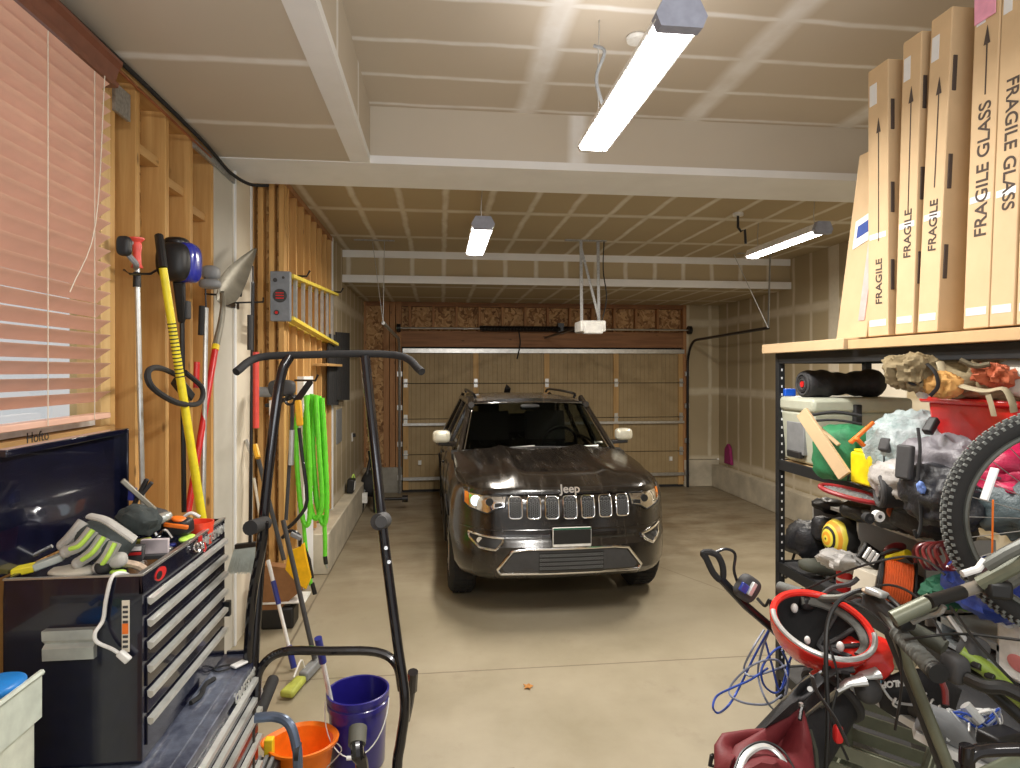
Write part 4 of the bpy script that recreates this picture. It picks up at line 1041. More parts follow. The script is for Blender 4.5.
for (z0, z1, nn) in rows:
    for k in range(nn):
        ya = CY0+.02+(CY1-CY0-.04)*k/nn+.002; yb = CY0+.02+(CY1-CY0-.04)*(k+1)/nn-.002
        dr = MB().bb((CX1, ya, z0), (CX1+.006, yb, z1)).build('drawer', 'navy_gloss', t, bevel=.0015)
        MB().prism([(CX1+.004, ya, z1-.002), (CX1+.022, ya, z1-.006), (CX1+.022, ya, z1-.020), (CX1+.014, ya, z1-.026), (CX1+.006, ya, z1-.020)], (0, yb-ya, 0)).build('pull_rail', 'rail_bright', dr, smooth=0)
# badge, lettering, side handle and thermometer strip
MB().lathe([(.0, 0), (.020, 0), (.020, .003), (0, .003)], (CX1, CY0+.12, 1.365), (1, 0, 0), 28, caps=False, sx=1.9).build('maker_badge', 'red_plastic', t)
MB().lathe([(.0, .003), (.012, .003), (.012, .005), (0, .005)], (CX1, CY0+.105, 1.365), (1, 0, 0), 28, caps=False, sx=1.5).build('badge_centre', 'black_plastic', t)
textmesh('CRAFTSMAN', .046, basis((CX1+.006, CY1-.16, 1.366), (0, 1, 0), (0, 0, 1)), 'rail_bright', 'lettering', t, ext=.002, bold=.001, sx=1.05)
hx0, hx1 = YP(46, 629, CY0).x, YP(97, 629, CY0).x; hz0, hz1 = YP(60, 658, CY0).z, YP(60, 628, CY0).z
MB().prism([(hx0, CY0, hz0), (hx0, CY0-.018, hz0), (hx0, CY0-.020, hz0+.035), (hx0, CY0-.006, hz0+.045), (hx0, CY0-.02, hz0+.058), (hx0, CY0-.022, hz1), (hx0, CY0, hz1)], (hx1-hx0, 0, 0)).build('side_handle', mat('handle_silver', (.55, .58, .55), .35, .5), t, smooth=0)
sx = YP(126, 600, CY0).x; s0, s1 = YP(126, 652, CY0).z, YP(126, 600, CY0).z
stp = MB().bb((sx-.011, CY0-.003, s0), (sx+.011, CY0, s1)).build('sticker_strip', 'cream_board', t, bevel=.002)
q = MB(); 
for i in range(9): q.bb((sx-.007, CY0-.005, s0+.014+i*.0145), (sx+.007, CY0-.002, s0+.021+i*.0145))
q.build('sticker_print', 'charcoal', stp, smooth=0)
q = MB().bb((sx-.008, CY0-.006, s0+.055), (sx+.008, CY0-.002, s0+.085)); q.build('sticker_print', 'orange_plastic', stp, smooth=0)
MB().bb((CX1, CY1-.002, 1.0), (CX1+.02, CY1+.02, 1.06)).build('latch', 'black_plastic', t)
# lower cabinet
t = thing('tool_cabinet', 'wide navy lower tool cabinet with dusty top carrying the chest', 'tool cabinet', (-1.0, 2.2, 0))
LX1 = -.748; LY1 = 2.68; LY0 = 1.2
LY0 = 1.93
MB().bb((-1.27, LY0, .10), (LX1, LY1, .82)).build('body', 'navy_gloss', t, bevel=.004)
MB().bb((-1.275, LY0-.005, .82), (LX1-.035, LY1+.002, .84)).bb((LX1-.04, LY0-.005, .80), (LX1+.006, LY1+.002, .835)).build('top', 'dusty_top', t, bevel=.004)
MB().bb((LX1-.04, LY1-.02, .835), (LX1+.004, LY1+.004, .853)).bb((-.868, LY1-.012, .838), (LX1, LY1+.004, .853)).build('top_lip', 'navy_gloss', t, bevel=.003)
z = .78
for i, h in enumerate((.075, .075, .11, .11, .14, .16)):
    dr = MB().bb((LX1, LY0+.02, z-h+.006), (LX1+.008, LY1-.02, z)).build('drawer', 'navy_gloss', t, bevel=.0015)
    MB().prism([(LX1+.006, LY0+.02, z-.002), (LX1+.026, LY0+.02, z-.006), (LX1+.026, LY0+.02, z-.022), (LX1+.014, LY0+.02, z-.03)], (0, LY1-LY0-.04, 0)).build('pull_rail', 'rail_bright', dr, smooth=0)
    z -= h
textmesh('CRAFTSMAN', .045, basis((LX1+.012, LY1-.19, .802), (0, 1, 0), (.0, 0, 1)), 'rail_bright', 'lettering', t, ext=.002, bold=.001)
for yy in (LY0+.08, LY1-.08):
    for xx in (-1.2, -.82):
        MB().cyl((xx, yy-.02, .05), (xx, yy+.02, .05), .05, n=18).bb((xx-.03, yy-.03, .07), (xx+.03, yy+.03, .102)).build('castor', 'black_rubber', t)
MB().cyl((LX1+.006, 2.38, .81), (LX1+.012, 2.38, .81), .012, n=16).build('lock', 'chrome', t)
# key fob with tag on the lower cabinet
p = Vector((-.80, 2.56, .842))
t = thing('key_fob', 'white tag with black cord lying on the dusty lower cabinet', 'key tag', p)
MB().box(p+Vector((.015, .0, .006)), (.035, .06, .01), (0, 0, -.6)).build('tag', 'white_plastic', t, bevel=.004)
MB().tube([p+Vector((-.01, -.03, .004)), p+Vector((-.05, -.05, .004)), p+Vector((-.07, -.02, .004)), p+Vector((-.03, .0, .004)), p+Vector((0, .0, .006))], .003, 6, sm=4).build('cord', 'black_rubber', t)
tag(MB().tube([(-.84, 2.45, .847), (-.855, 2.40, .85), (-.845, 2.33, .847), (-.86, 2.28, .847)], .009, 6, sm=5).build('black_cord', 'black_rubber'), 'short black cord lying against the upper chest foot', 'cord')  # loose length of black cord
# --- things in the open chest
ZT = 1.342
def C(px, py, z): return ZP(px, py, z)
# work glove
gl = thing('work_glove', 'black and grey work glove with lime green fingers draped on the chest', 'glove', C(95, 560, 1.36))
Yg = 2.02
def G(px, py, y=Yg): return YP(px, py, y)
mat('glove_dark', (.035, .045, .045), .8, bmp=.5); mat('glove_grey', (.42, .41, .38), .8, bmp=.5)
MB().ell(G(105, 540, 2.06), (.17, .15, .11), (0, .35, -.3), e=.85, amp=.008, freq=14).build('palm', 'glove_dark', gl)
MB().ell(G(140, 520, 2.14), (.12, .10, .075), (0, .35, -.3), e=.8, amp=.012, freq=18, seed=3, ridge=.8).build('cuff', 'glove_dark', gl)
MB().tube([G(90, 516, 2.01), G(105, 520, 1.995), G(122, 531, 1.99), G(135, 540, 2.0)], .017, 10, sm=4, flat=.5).build('knuckle_band', 'glove_grey', gl)
fing = [((93, 530), (80, 545), (66, 552)), ((104, 537), (93, 552), (78, 563)), ((115, 543), (108, 556), (98, 568)), ((84, 522), (73, 535), (63, 545))]
for i, f_ in enumerate(fing):
    y_ = 1.985 if i < 3 else 2.02
    MB().tube([G(*f_[0], y_+.02), G(*f_[1], y_), G(*f_[2], y_+.005)], lambda k: .019-.003*k, 10, sm=5).ell(G(*f_[2], y_+.005), (.034, .034, .034)).build('finger', 'glove_grey', gl)
    if i < 3: MB().tube([G(f_[0][0], f_[0][1], y_-.005), G(f_[1][0], f_[1][1], y_-.018), G(f_[2][0]+4, f_[2][1]-3, y_-.012)], .007, 8, sm=5).build('lime_strip', 'lime', gl)
MB().ell(G(118, 560, 2.0), (.05, .05, .045), e=.8).build('thumb', 'glove_grey', gl)
# level / plastic box
t = thing('plastic_case', 'clear and yellow plastic case lying at the near end of chest', 'case', C(35, 568, 1.37))
p0 = YP(12, 572, 2.02); p1 = YP(35, 567, 2.04); p2 = YP(64, 556, 2.06)
MB().beam(p0, p1, .045, .022, up=(0, 0, 1)).build('yellow_end', 'yellow_handle', t, bevel=.004)
MB().beam(p1, p2, .045, .022, up=(0, 0, 1)).build('clear_case', mat('milky', (.55, .6, .56), .3), t, bevel=.004)
t = tag(MB().tube([YP(-6, 575, 2.1), YP(52, 546, 2.12)], .006, 8).build('steel_rod', 'steel'), 'thin steel rod lying diagonally behind the clear plastic case', 'rod')
# paper / light glove under
tag(MB().ell(YP(72, 571, 2.0), (.13, .08, .03), e=.8, amp=.006, freq=12).build('shop_rag', mat('rag', (.55, .52, .44), .85)), 'crumpled cream rag under the glove fingers at the chest edge', 'rag')
tag(MB().ell(YP(103, 567, 1.985), (.047, .05, .043), amp=.002, freq=20).build('foam_ball', 'black_rubber'), 'small black foam ball sitting beside the white cable', 'ball')
t = thing('utility_knife', 'tan and brown folding knife lying right of the foam ball', 'knife', YP(125, 566, 2.02))
MB().tube([YP(112, 566, 2.0), YP(122, 563, 2.03), YP(138, 566, 2.05), YP(146, 571, 2.05)], .012, 8, sm=4).build('handle', mat('tan_brown', (.50, .38, .28), .6, var=.4, scale=40), t)
# boxes
t = thing('drill_bit_box', 'small flat box banded white red and black among the clutter', 'box', YP(128, 553, 2.12))
MB().box(YP(130, 553, 2.15), (.08, .07, .04), (0, .05, .3)).build('box', 'charcoal', t, bevel=.002)
MB().box(YP(130, 549, 2.115), (.062, .006, .012), (0, .05, .3)).build('white_band', 'white_plastic', t); MB().box(YP(130, 554, 2.112), (.062, .006, .008), (0, .05, .3)).build('red_band', 'red_plastic', t)
t = thing('card_packet', 'pale pink and white card packet standing in the chest clutter', 'packet', YP(155, 547, 2.22))
MB().box(YP(155, 546, 2.24), (.085, .02, .048), (0, .02, .15)).build('card', mat('pinkish', (.66, .58, .60), .6), t, bevel=.002)
MB().box(YP(155, 555, 2.24), (.095, .06, .014), (0, .02, .15)).build('stack', 'charcoal', t, bevel=.002)
# multi tools
t = thing('shears', 'open grey steel shears with black grips standing up from chest', 'shears', YP(145, 520, 2.3))
MB().beam(YP(122, 480, 2.3), YP(155, 510, 2.34), .024, .016).build('blade', 'rust_steel', t, bevel=.003)
MB().beam(YP(140, 497, 2.33), YP(152, 482, 2.34), .018, .014).build('grip', 'black_plastic', t, bevel=.003)
MB().beam(YP(132, 500, 2.33), YP(133, 488, 2.33), .03, .02).build('joint', 'blue_plastic', t, bevel=.004)
MB().beam(YP(134, 505, 2.33), YP(147, 479, 2.33), .016, .014).build('grip', 'black_plastic', t, bevel=.003)
MB().box(YP(150, 517, 2.36), (.09, .08, .06), (0, .3, 0)).build('base', 'charcoal', t, bevel=.01)
t = tag(MB().ell(YP(157, 520, 2.3), (.10, .06, .035), (0, -.35, 0), e=.7).build('putty_knife', 'handle_silver'), 'pale rounded scraper blade lying behind the orange tape', 'scraper')
t = thing('tape_measure', 'orange and black tape measure in the middle of the clutter', 'tape measure', YP(177, 526, 2.35))
MB().ell(YP(178, 527, 2.37), (.10, .07, .06), (0, -.1, 0), e=.5).build('case', 'black_plastic', t)
MB().box(YP(176, 526, 2.335), (.085, .012, .016), (0, .15, 0)).build('orange_band', 'orange_plastic', t, bevel=.005)
MB().ell(YP(179, 519, 2.36), (.055, .05, .02), (0, .2, 0)).build('orange_cap', 'orange_plastic', t)
MB().tube([YP(145, 533, 2.3), YP(152, 528, 2.3), YP(158, 536, 2.3), YP(165, 530, 2.31), YP(172, 538, 2.31)], .006, 6, sm=5).build('chrome_links', 'chrome', t)
t = thing('plastic_cup', 'bright orange red plastic cup at the far end of the chest', 'cup', YP(198, 530, 2.5))
cc = YP(198, 532, 2.5)
MB().lathe([(.0, 0), (.042, .0), (.050, .085), (.046, .085), (.04, .01), (0, .01)], (cc.x, cc.y, ZT), n=28, caps=False, sx=1.15).build('cup_body', mat('cup_red', (.85, .07, .03), .35), t)
MB().tube([YP(178, 522, 2.45), YP(190, 513, 2.46), YP(200, 517, 2.46)], .006, 6, sm=4).build('white_strap', 'white_plastic', t)
t = thing('keys', 'bunch of keys with red tag hanging over the chest front edge', 'keys', (CX1+.01, 2.34, 1.37))
for i in range(4): MB().torus((CX1+.016, 2.33+.018*i, 1.375-.006*(i % 2)), (1, .3*i-.4, .2), .016, .0028, 14, 5).build('key_ring', 'chrome', t)
MB().box((CX1+.014, 2.40, 1.355), (.006, .02, .03), (.5, 0, 0)).box((CX1+.014, 2.36, 1.395), (.006, .025, .02)).build('red_tag', 'red_plastic', t)
MB().ell((CX1-.03, 2.36, 1.40), (.05, .09, .02)).build('fob', 'lime', t)
for i, (px, py, yy, sz, mm, lb) in enumerate(((165, 548, 2.3, .05, 'steel', 'small steel socket piece lying near the keys'), (118, 572, 2.0, .045, 'lime', 'small lime green cap by the white cable end'), (172, 545, 2.34, .05, 'blue_plastic', 'small blue packet behind the keys'), (142, 541, 2.28, .06, 'olive_yellow', 'folded olive packet between card packet and glove'))):
    tag(MB().ell(YP(px, py, yy), (sz, sz*.6, sz*.3), (0, .2, i), e=.6).build('small_part', mm), lb, 'part')
# white cable over the chest end
t = thing('white_cable', 'white cable draped over the chest end with a pale plug', 'cable', YP(110, 600, 1.93))
MB().tube([YP(132, 577, 2.0), YP(122, 573, 1.97), (YP(112, 577, 1.94)), YP(106, 600, 1.935), YP(103, 620, 1.935), YP(95, 633, 1.91), YP(97, 642, 1.91), YP(112, 649, 1.93), YP(121, 655, 1.93)], .0055, 8, sm=6).build('flex', 'white_plastic', t)
MB().beam(YP(119, 652, 1.93), YP(129, 661, 1.93), .02, .02).build('plug', 'white_plastic', t, bevel=.004)
# waste bin
p = DP(18, 700, 1.62)
bx = YP(42, 672, 1.80).x
t = thing('waste_bin', 'white plastic bin with rumpled liner and blue lid left of the tool chest', 'bin', (bx-.13, 1.6, 0))
mat('bin_white', (.66, .70, .60), .45)
zt_ = YP(42, 672, 1.80).z
MB().bb((bx-.30, 1.53, 0), (bx-.01, 1.80, zt_-.01)).build('body', 'bin_white', t, bevel=.02)
q = MB().grid(lambda u, v: (bx-.31+.31*u, 1.52+.004*math.sin(u*20), zt_-.10*v-.04*v*math.sin(u*9+1)**2-.06*v*(1-u)), 24, 8, (0, .006, 0))
q.bb((bx-.005, 1.52, zt_-.12), (bx+.0, 1.80, zt_)); q.tube([(bx-.31, 1.52, zt_), (bx, 1.52, zt_), (bx, 1.8, zt_)], .008, 6)
q.build('liner', mat('liner_green', (.62, .68, .60), .35), t)
MB().ell((bx-.055, 1.72, zt_+.005), (.105, .12, .04), e=.8).build('blue_lid', mat('lid_blue', (.02, .22, .65), .35), t)
MB().tube([(bx-.11, 1.66, zt_+.02), (bx-.08, 1.65, zt_+.04), (bx-.04, 1.68, zt_+.02)], .008, 6, sm=4).build('lid_clip', 'lid_blue', t)
MB().ell((bx-.07, 1.60, zt_+.0), (.08, .08, .03), amp=.01, freq=20).build('green_wrapper', mat('leafy', (.18, .35, .06), .7), t)
# ================================================================= pull-up tower
t = thing('pull_up_tower', 'tall black steel pull up and dip tower standing by the tool cabinet', 'pull up tower', (-.35, 2.75, 0))
mat('frame_black', (.012, .011, .014), .18, .4, coat=.6)
Yt, Yb = 2.75, 2.55
def TW(px, py, y): return YP(px, py, y)
z0 = lambda p: Vector((p.x, p.y, 0.02))
MB().tube([TW(236, 372, 2.63), TW(257, 358, 2.73), TW(300, 355, Yt), TW(395, 355, Yt), TW(422, 372, 2.63)], .0165, 12, sm=5).build('pull_up_bar', 'black_rubber', t)
for (pts, nm) in (([(290, 356, 2.75), (281, 376, 2.73), (272, 440, 2.71), (262, 535, 2.67), (254, 655, 2.62), (250, 740, 2.6)], 'upright'), ([(365, 356, 2.75), (368, 385, 2.74), (376, 460, 2.71), (384, 540, 2.67), (397, 640, 2.62), (405, 700, 2.58), (401, 740, 2.57), (397, 770, 2.56)], 'upright')):
    P_ = [TW(*a) for a in pts]; e = P_[-1].copy(); e.z = .03; P_.append(e)
    MB().tube(P_, .021, 12, sm=5).build(nm, 'frame_black', t)
MB().tube([TW(256, 700, 2.6), TW(260, 670, 2.62), TW(282, 652, 2.64), TW(330, 651, 2.64), TW(376, 652, 2.64), TW(396, 664, 2.62), TW(402, 690, 2.6)], .018, 10, sm=5).build('cross_bar', 'frame_black', t)
MB().tube([TW(264, 522, 2.55), TW(262, 545, 2.56), TW(252, 600, 2.58), TW(247, 680, 2.6), TW(245, 760, 2.6)], .018, 10, sm=5).build('dip_arm', 'frame_black', t)
MB().cyl(TW(250, 528, 2.45), TW(265, 523, 2.62), .028, n=14).build('foam_grip', 'black_rubber', t)
MB().cyl(TW(378, 522, 2.6), TW(384, 520, 2.66), .034, n=14).cyl(TW(381, 522, 2.55), TW(382, 520, 2.66), .024, n=14).build('adjusting_knob', 'charcoal', t)
for x, y in ((386, 548), (389, 562), (401, 680), (404, 742)): MB().cyl(TW(x, y, 2.60), TW(x, y, 2.58), .008, n=8).build('bolt', 'chrome', t)
MB().tube([TW(413, 675, 2.95), TW(410, 700, 2.98), TW(406, 720, 3.0)], .02, 10, sm=4).cyl(TW(413, 672, 2.94), TW(412, 690, 2.97), .025, n=10).build('rear_foot', 'frame_black', t)
MB().cyl(TW(273, 680, 3.0), TW(258, 716, 2.75), .027, n=12).build('rear_foot', 'black_rubber', t)
MB().cyl(TW(358, 728, 2.25), TW(357, 745, 2.2), .032, .030, n=14).build('foot_cap', mat('cap_olive', (.10, .10, .08), .7), t)
P_ = [TW(357, 742, 2.2), TW(358, 757, 2.18), TW(363, 775, 2.2)]; e = P_[-1].copy(); e.z = .03; P_.append(e+Vector((.03, .05, 0)))
MB().tube(P_, .022, 10, sm=4).build('front_foot', 'frame_black', t)
P_ = [Vector((TW(402, 745, 2.57).x, 2.2, .03)), Vector((TW(402, 745, 2.57).x, 3.05, .03))]
MB().cyl(P_[0], P_[1], .024, n=10).cyl((-.97, 2.74, .03), (-.97, 3.05, .03), .024, n=10).cyl((-.97, 2.9, .03), (P_[0].x, 2.9, .03), .02, n=10).build('base_rail', 'frame_black', t)
# grey steel hoop of a hand truck
t = thing('hand_truck', 'blue grey bent steel hoop of a hand truck by the orange bucket', 'hand truck', (-.65, 2.3, 0))
mat('steel_blue', (.13, .17, .25), .3, .6)
P_ = [TW(255, 718, 2.3), TW(275, 717, 2.3), TW(289, 724, 2.28), TW(296, 745, 2.26), TW(298, 775, 2.25)]; e = P_[-1].copy(); e.z = .02; P_.append(e)
MB().tube(P_, .017, 10, sm=6).build('hoop', 'steel_blue', t)
MB().bb((e.x-.34, e.y-.02, .02), (e.x+.02, e.y+.05, .05)).build('toe_plate', 'steel_blue', t)
MB().cyl(TW(296, 752, 2.26), TW(300, 752, 2.26), .03, n=12).build('knob', 'black_plastic', t)
# buckets
bc = ZP(358, 762, .0)
t = thing('bucket', 'dark blue five gallon bucket with wire handle behind the tower foot', 'bucket', (bc.x, bc.y, 0))
mat('bucket_blue', (.018, .014, .20), .28, coat=.3)
MB().lathe([(.0, 0), (.128, 0), (.134, .01), (.146, .30), (.155, .302), (.155, .325), (.149, .33), (.149, .345), (.158, .347), (.158, .372), (.150, .375), (.146, .37), (.130, .012), (0, .012)], (bc.x, bc.y, 0), n=48, caps=False).build('body', 'bucket_blue', t, smooth=30)
MB().tube([(bc.x+.158*math.cos(a), bc.y-.03+.155*math.sin(a)*1, .335-.20*math.sin(-a)**1.0) for a in [-PI*i/20 for i in range(21)]], .003, 6).build('wire_handle', 'white_plastic', t)
MB().cyl((bc.x-.03, bc.y-.188, .137), (bc.x+.035, bc.y-.188, .137), .010, n=10).build('handle_grip', 'white_plastic', t)
mp0 = Vector((bc.x-.09, bc.y+.05, .02)); mp1 = YP(318, 638, bc.y-.12)
t = thing('brush_stick', 'white stick with blue grip standing inside the blue bucket', 'stick', mp0)
MB().cyl(mp0, mp1*.82+mp0*.18, .012, n=10).build('stick', 'white_plastic', t)
MB().cyl(mp1*.80+mp0*.20, mp1, .019, n=12).build('grip', 'blue_plastic', t)
oc = ZP(302, 790, .0)
t = thing('bucket', 'bright orange open bucket with pouring lips left of the blue bucket', 'bucket', (oc.x, oc.y, 0))
q = MB(); n = 48; prof = [(.0, 0), (.10, 0), (.105, .01), (.132, .225), (.15, .23), (.152, .245), (.145, .248), (.128, .235), (.10, .015), (0, .012)]
vs = []
for r, h in prof:
    for i in range(n):
        a = 2*PI*i/n
        k = 1+.16*max(0, math.cos(a*1-PI))**12*(h/.24)+.05*max(0, math.cos(a))**8*(h/.24)
        vs.append((oc.x+r*k*math.cos(a)*1.08, oc.y+r*k*math.sin(a), h))
q.add(vs, [(k*n+i, k*n+(i+1) % n, (k+1)*n+(i+1) % n, (k+1)*n+i) for k in range(len(prof)-1) for i in range(n)])
q.build('body', mat('bucket_orange', (.95, .20, .01), .4), t, smooth=30)
MB().tube([(oc.x+.15, oc.y-.02, .24), (oc.x+.19, oc.y-.04, .20), (oc.x+.14, oc.y-.15, .19)], .003, 6, sm=4).build('wire_handle', 'steel', t)
# caddy under the hoop
p = ZP(262, 765, .25)
t = thing('tool_caddy', 'black slotted tray beside the orange bucket', 'tray', (p.x, p.y, 0))
q = MB().bb((p.x-.12, p.y-.1, 0), (p.x+.06, p.y+.1, .23))
q.build('tray', 'black_plastic', t, bevel=.01)
MB().bb((p.x-.02, p.y+.1, .0), (p.x+.02, p.y+.14, .30)).build('yellow_part', 'yellow_plastic', t, bevel=.005)
for i in range(5): MB().bb((p.x-.10+.03*i, p.y-.09, .23), (p.x-.085+.03*i, p.y+.09, .24)).build('slot_bar', 'grey_plastic', t)

p = ZP(483, 772, 0)
tag(MB().bb((p.x-.16, p.y-.25, 0), (p.x+.16, p.y, .012)).build('rubber_mat', 'black_rubber', bevel=.004), 'black mat edge lying on the slab at the bottom of the view', 'mat')
# ================================================================= right side: steel rack and everything on and before it
mat('rack_black', (.02, .021, .023), .45, .3)
mat('carton', (.60, .43, .25), .75, var=.05, scale=8); mat('carton_side', (.55, .37, .19), .75, var=.06, scale=8)
mat('pink_paper', (.80, .35, .50), .6); mat('print_black', (.07, .05, .04), .8)
SX0, SX1, SY0, SY1 = 2.05, 2.66, 1.55, 3.64
rk = thing('storage_rack', 'black steel shelving rack loaded with boxes on the right', 'shelving', (2.35, 2.6, 0))
for x in (SX0+.02, SX1-.02):
    for y in (SY0+.02, SY1-.02):
        sgx = 1 if x < 2.3 else -1; sgy = 1 if y < 2.5 else -1
        MB().bb((x-.02, y-.02, 0), (x+.02, y+.02, 2.13)).build('upright', 'rack_black', rk, bevel=.002, smooth=0)
# slots of the visible corner upright
q = MB()
for i in range(40):
    z = .1+i*.05
    q.bb((SX0+.016, SY1-.0415, z), (SX0+.024, SY1-.039, z+.014))
q.build('keyhole_slots', 'tape', rk, smooth=0)['kind'] = 'stuff'
for z, nm in ((2.10, 'top_shelf'), (1.455, 'upper_shelf'), (.83, 'middle_shelf'), (.18, 'bottom_shelf')):
    sh = MB().bb((SX0+.02, SY0+.02, z-.012), (SX1-.02, SY1-.02, z)).build('shelf_board', 'charcoal' if z < 1 else 'carton_side', rk, smooth=0)
    for x in (SX0, SX1-.02): MB().bb((x, SY0+.03, z-.055), (x+.02, SY1-.03, z+.006)).build('beam', 'rack_black', rk, bevel=.002, smooth=0)
    for y in (SY0, SY1-.02): MB().bb((SX0+.03, y, z-.055), (SX1-.03, y+.02, z+.006)).build('beam', 'rack_black', rk, bevel=.002, smooth=0)
ZS = 2.108
t = tag(MB().bb((SX0-.06, 2.9, ZS), (SX1+.1, SY1+.05, ZS+.055)).build('cardboard_sheet', 'carton', bevel=.003), 'long flat carton lying on the rack top under the tallest boxes', 'box')
t = tag(MB().bb((SX0-.05, SY0-.3, ZS), (SX1+.1, 2.88, ZS+.045)).build('cardboard_sheet', 'carton_side', bevel=.003), 'nearest flat carton on the rack top below the upright glass cartons', 'box')
ZB = ZS+.057
# upright cartons: (px bottom-left, px bottom-right, lean px at top, height, arrow, lettering)
def carton(lbl, pa, pb, top, ztop, words, lean=0.0, depth=.5, flip=False, ya_=None, x0=None, wsize=.058, arrow=(.45, .72), tz=.20):
    x0 = SX0+.0 if x0 is None else x0
    ya = XP(pa, 330, x0).y; yb = XP(pb, 330, x0).y        # ya further, yb nearer
    th = ya-yb
    H = ztop-ZB
    off = lean                                             # lean towards -y at the top
    t = thing('glass_carton', lbl, 'box', (x0, (ya+yb)/2, ZB), group='tall glass cartons on the rack top')
    A = lambda x, y, z: (x, y-off*(z-ZB)/H, z)
    P8 = [A(x, y, z) for x in (x0, x0+depth) for y in (yb, ya) for z in (ZB, ztop)]
    q = MB().add(P8, [(0, 1, 3, 2), (4, 6, 7, 5), (0, 4, 5, 1), (2, 3, 7, 6), (0, 2, 6, 4), (1, 5, 7, 3)])
    q.build('box_body', 'carton', t, bevel=.004, smooth=0)
    ax = Vector(A(0, 0, 1))-Vector(A(0, 0, 0)); up = Vector((0, -off/H, 1)).normalized()
    def F(v, z): return Vector((x0-.0015, yb+th*v-off*(z-ZB)/H, z))
    # front face reads with y decreasing to the right
    zc = ZB+H*tz
    if words:
        textmesh(words, wsize, basis(F(.42, zc), up if not flip else -up, Vector((0, 1, 0)) if not flip else Vector((0, -1, 0))), 'print_black', 'lettering', t, ext=.0008, bold=.0006)
    if arrow:
        z0, z1 = ZB+H*arrow[0], ZB+H*arrow[1]
        a0, a1 = F(.45, z0), F(.45, z1)
        MB().beam(a0, a1, .004, .002, up=(1, 0, 0)).prism([a1+Vector((0, .014, -.0)), a1+Vector((0, -.014, 0)), a1+up*.07], (-.001, 0, 0)).build('arrow', 'print_black', t, smooth=0)
    for zz, hh in ((.06, .03), (.94, .10), (.38, .025)):
        z = ZB+H*zz; p0, p1 = F(.25, z), F(.95, z+hh)
        if zz == .94: p0, p1 = F(.6, z-hh), F(.95, z)
        MB().add([F(.1 if zz < .9 else .55, z-hh), F(.9, z-hh), F(.9, z), F(.1 if zz < .9 else .55, z)]+[v_+Vector((.002, 0, 0)) for v_ in (F(.1 if zz < .9 else .55, z-hh), F(.9, z-hh), F(.9, z), F(.1 if zz < .9 else .55, z))], [(0, 1, 2, 3), (4, 7, 6, 5), (0, 4, 5, 1), (2, 6, 7, 3), (1, 5, 6, 2), (0, 3, 7, 4)]).build('tape_strip', 'tape', t, smooth=0)
    # hand slots on the end face
    for zz in (.22, .5, .80):
        z = ZB+H*zz; y = yb-off*(z-ZB)/H
        MB().box((x0+.022, y-.001, z), (.018, .006, .14), (off/H, 0, 0)).build('hand_slot', 'print_black', t, bevel=.002)
    return t
carton('first upright glass carton from the far end with small white sticker near top', 868, 888, 0, 3.44, 'FRAGILE', 0, tz=.2, arrow=(.35, .75))
carton('second upright glass carton from the far end leaning slightly', 895, 913, 0, 3.46, 'FRAGILE', .05, tz=.34, arrow=(.42, .78))
carton('third upright glass carton from the far end with wide brown side', 917, 937, 0, 3.47, 'FRAGILE', .08, tz=.34, arrow=(.46, .75), depth=.62)
carton('fourth upright glass carton with long GLASS lettering and pink tag', 963, 988, 0, 3.50, 'FRAGILE GLASS', .06, tz=.45, arrow=(.66, .80), wsize=.075)
carton('fifth upright glass carton with lettering upside down', 989, 1013, 0, 3.48, 'FRAGILE GLASS', .06, tz=.50, arrow=None, flip=True, wsize=.07)
carton('nearest upright glass carton at the right edge of the row', 1016, 1045, 0, 3.46, 'GLASS', .05, tz=.5, arrow=(.6, .8))
p = XP(985, 6, SX0-.006)
tag(MB().box(p, (.004, .09, .10)).build('pink_tag', 'pink_paper', smooth=0), 'pink paper tag stuck near the top of the fourth glass carton', 'tag')
# leaning thin carton at the far end
x0 = SX0+.02
A_ = XP(836, 333, x0); B_ = XP(866, 333, x0)
t = thing('leaning_carton', 'shorter brown carton with printed label at the far end of the rack top', 'box', (A_.x, A_.y, ZB))
q = MB()
P8 = [(x, y+(.0 if z == ZB else .0), z) for x in (x0, x0+.45) for y in (B_.y, A_.y) for z in (ZB, 3.10)]
P8 = [(x+(.06 if z > 3 else 0), y-(.10 if z > 3 else 0), z) for x, y, z in P8]
q.add(P8, [(0, 1, 3, 2), (4, 6, 7, 5), (0, 4, 5, 1), (2, 3, 7, 6), (0, 2, 6, 4), (1, 5, 7, 3)]); q.build('box_body', 'carton', t, bevel=.004, smooth=0)
lb = lambda v, z: Vector((x0+.06*(z-ZB)/(3.1-ZB)-.004, B_.y+(A_.y-B_.y)*v-.10*(z-ZB)/(3.1-ZB), z))
MB().add([lb(.05, 2.66), lb(.8, 2.62), lb(.8, 2.76), lb(.05, 2.80)]+[v_+Vector((.003, 0, 0)) for v_ in (lb(.05, 2.66), lb(.8, 2.62), lb(.8, 2.76), lb(.05, 2.80))], [(0, 1, 2, 3), (4, 7, 6, 5), (0, 4, 5, 1), (2, 6, 7, 3), (1, 5, 6, 2), (0, 3, 7, 4)]).build('label', 'white_plastic', t, smooth=0)
MB().add([lb(.15, 2.70), lb(.7, 2.67), lb(.7, 2.73), lb(.15, 2.76)]+[v_+Vector((-.002, 0, 0)) for v_ in (lb(.15, 2.70), lb(.7, 2.67), lb(.7, 2.73), lb(.15, 2.76))], [(0, 1, 2, 3), (4, 7, 6, 5), (0, 4, 5, 1), (2, 6, 7, 3), (1, 5, 6, 2), (0, 3, 7, 4)]).build('label_print', mat('label_blue', (.03, .07, .30), .5), t, smooth=0)
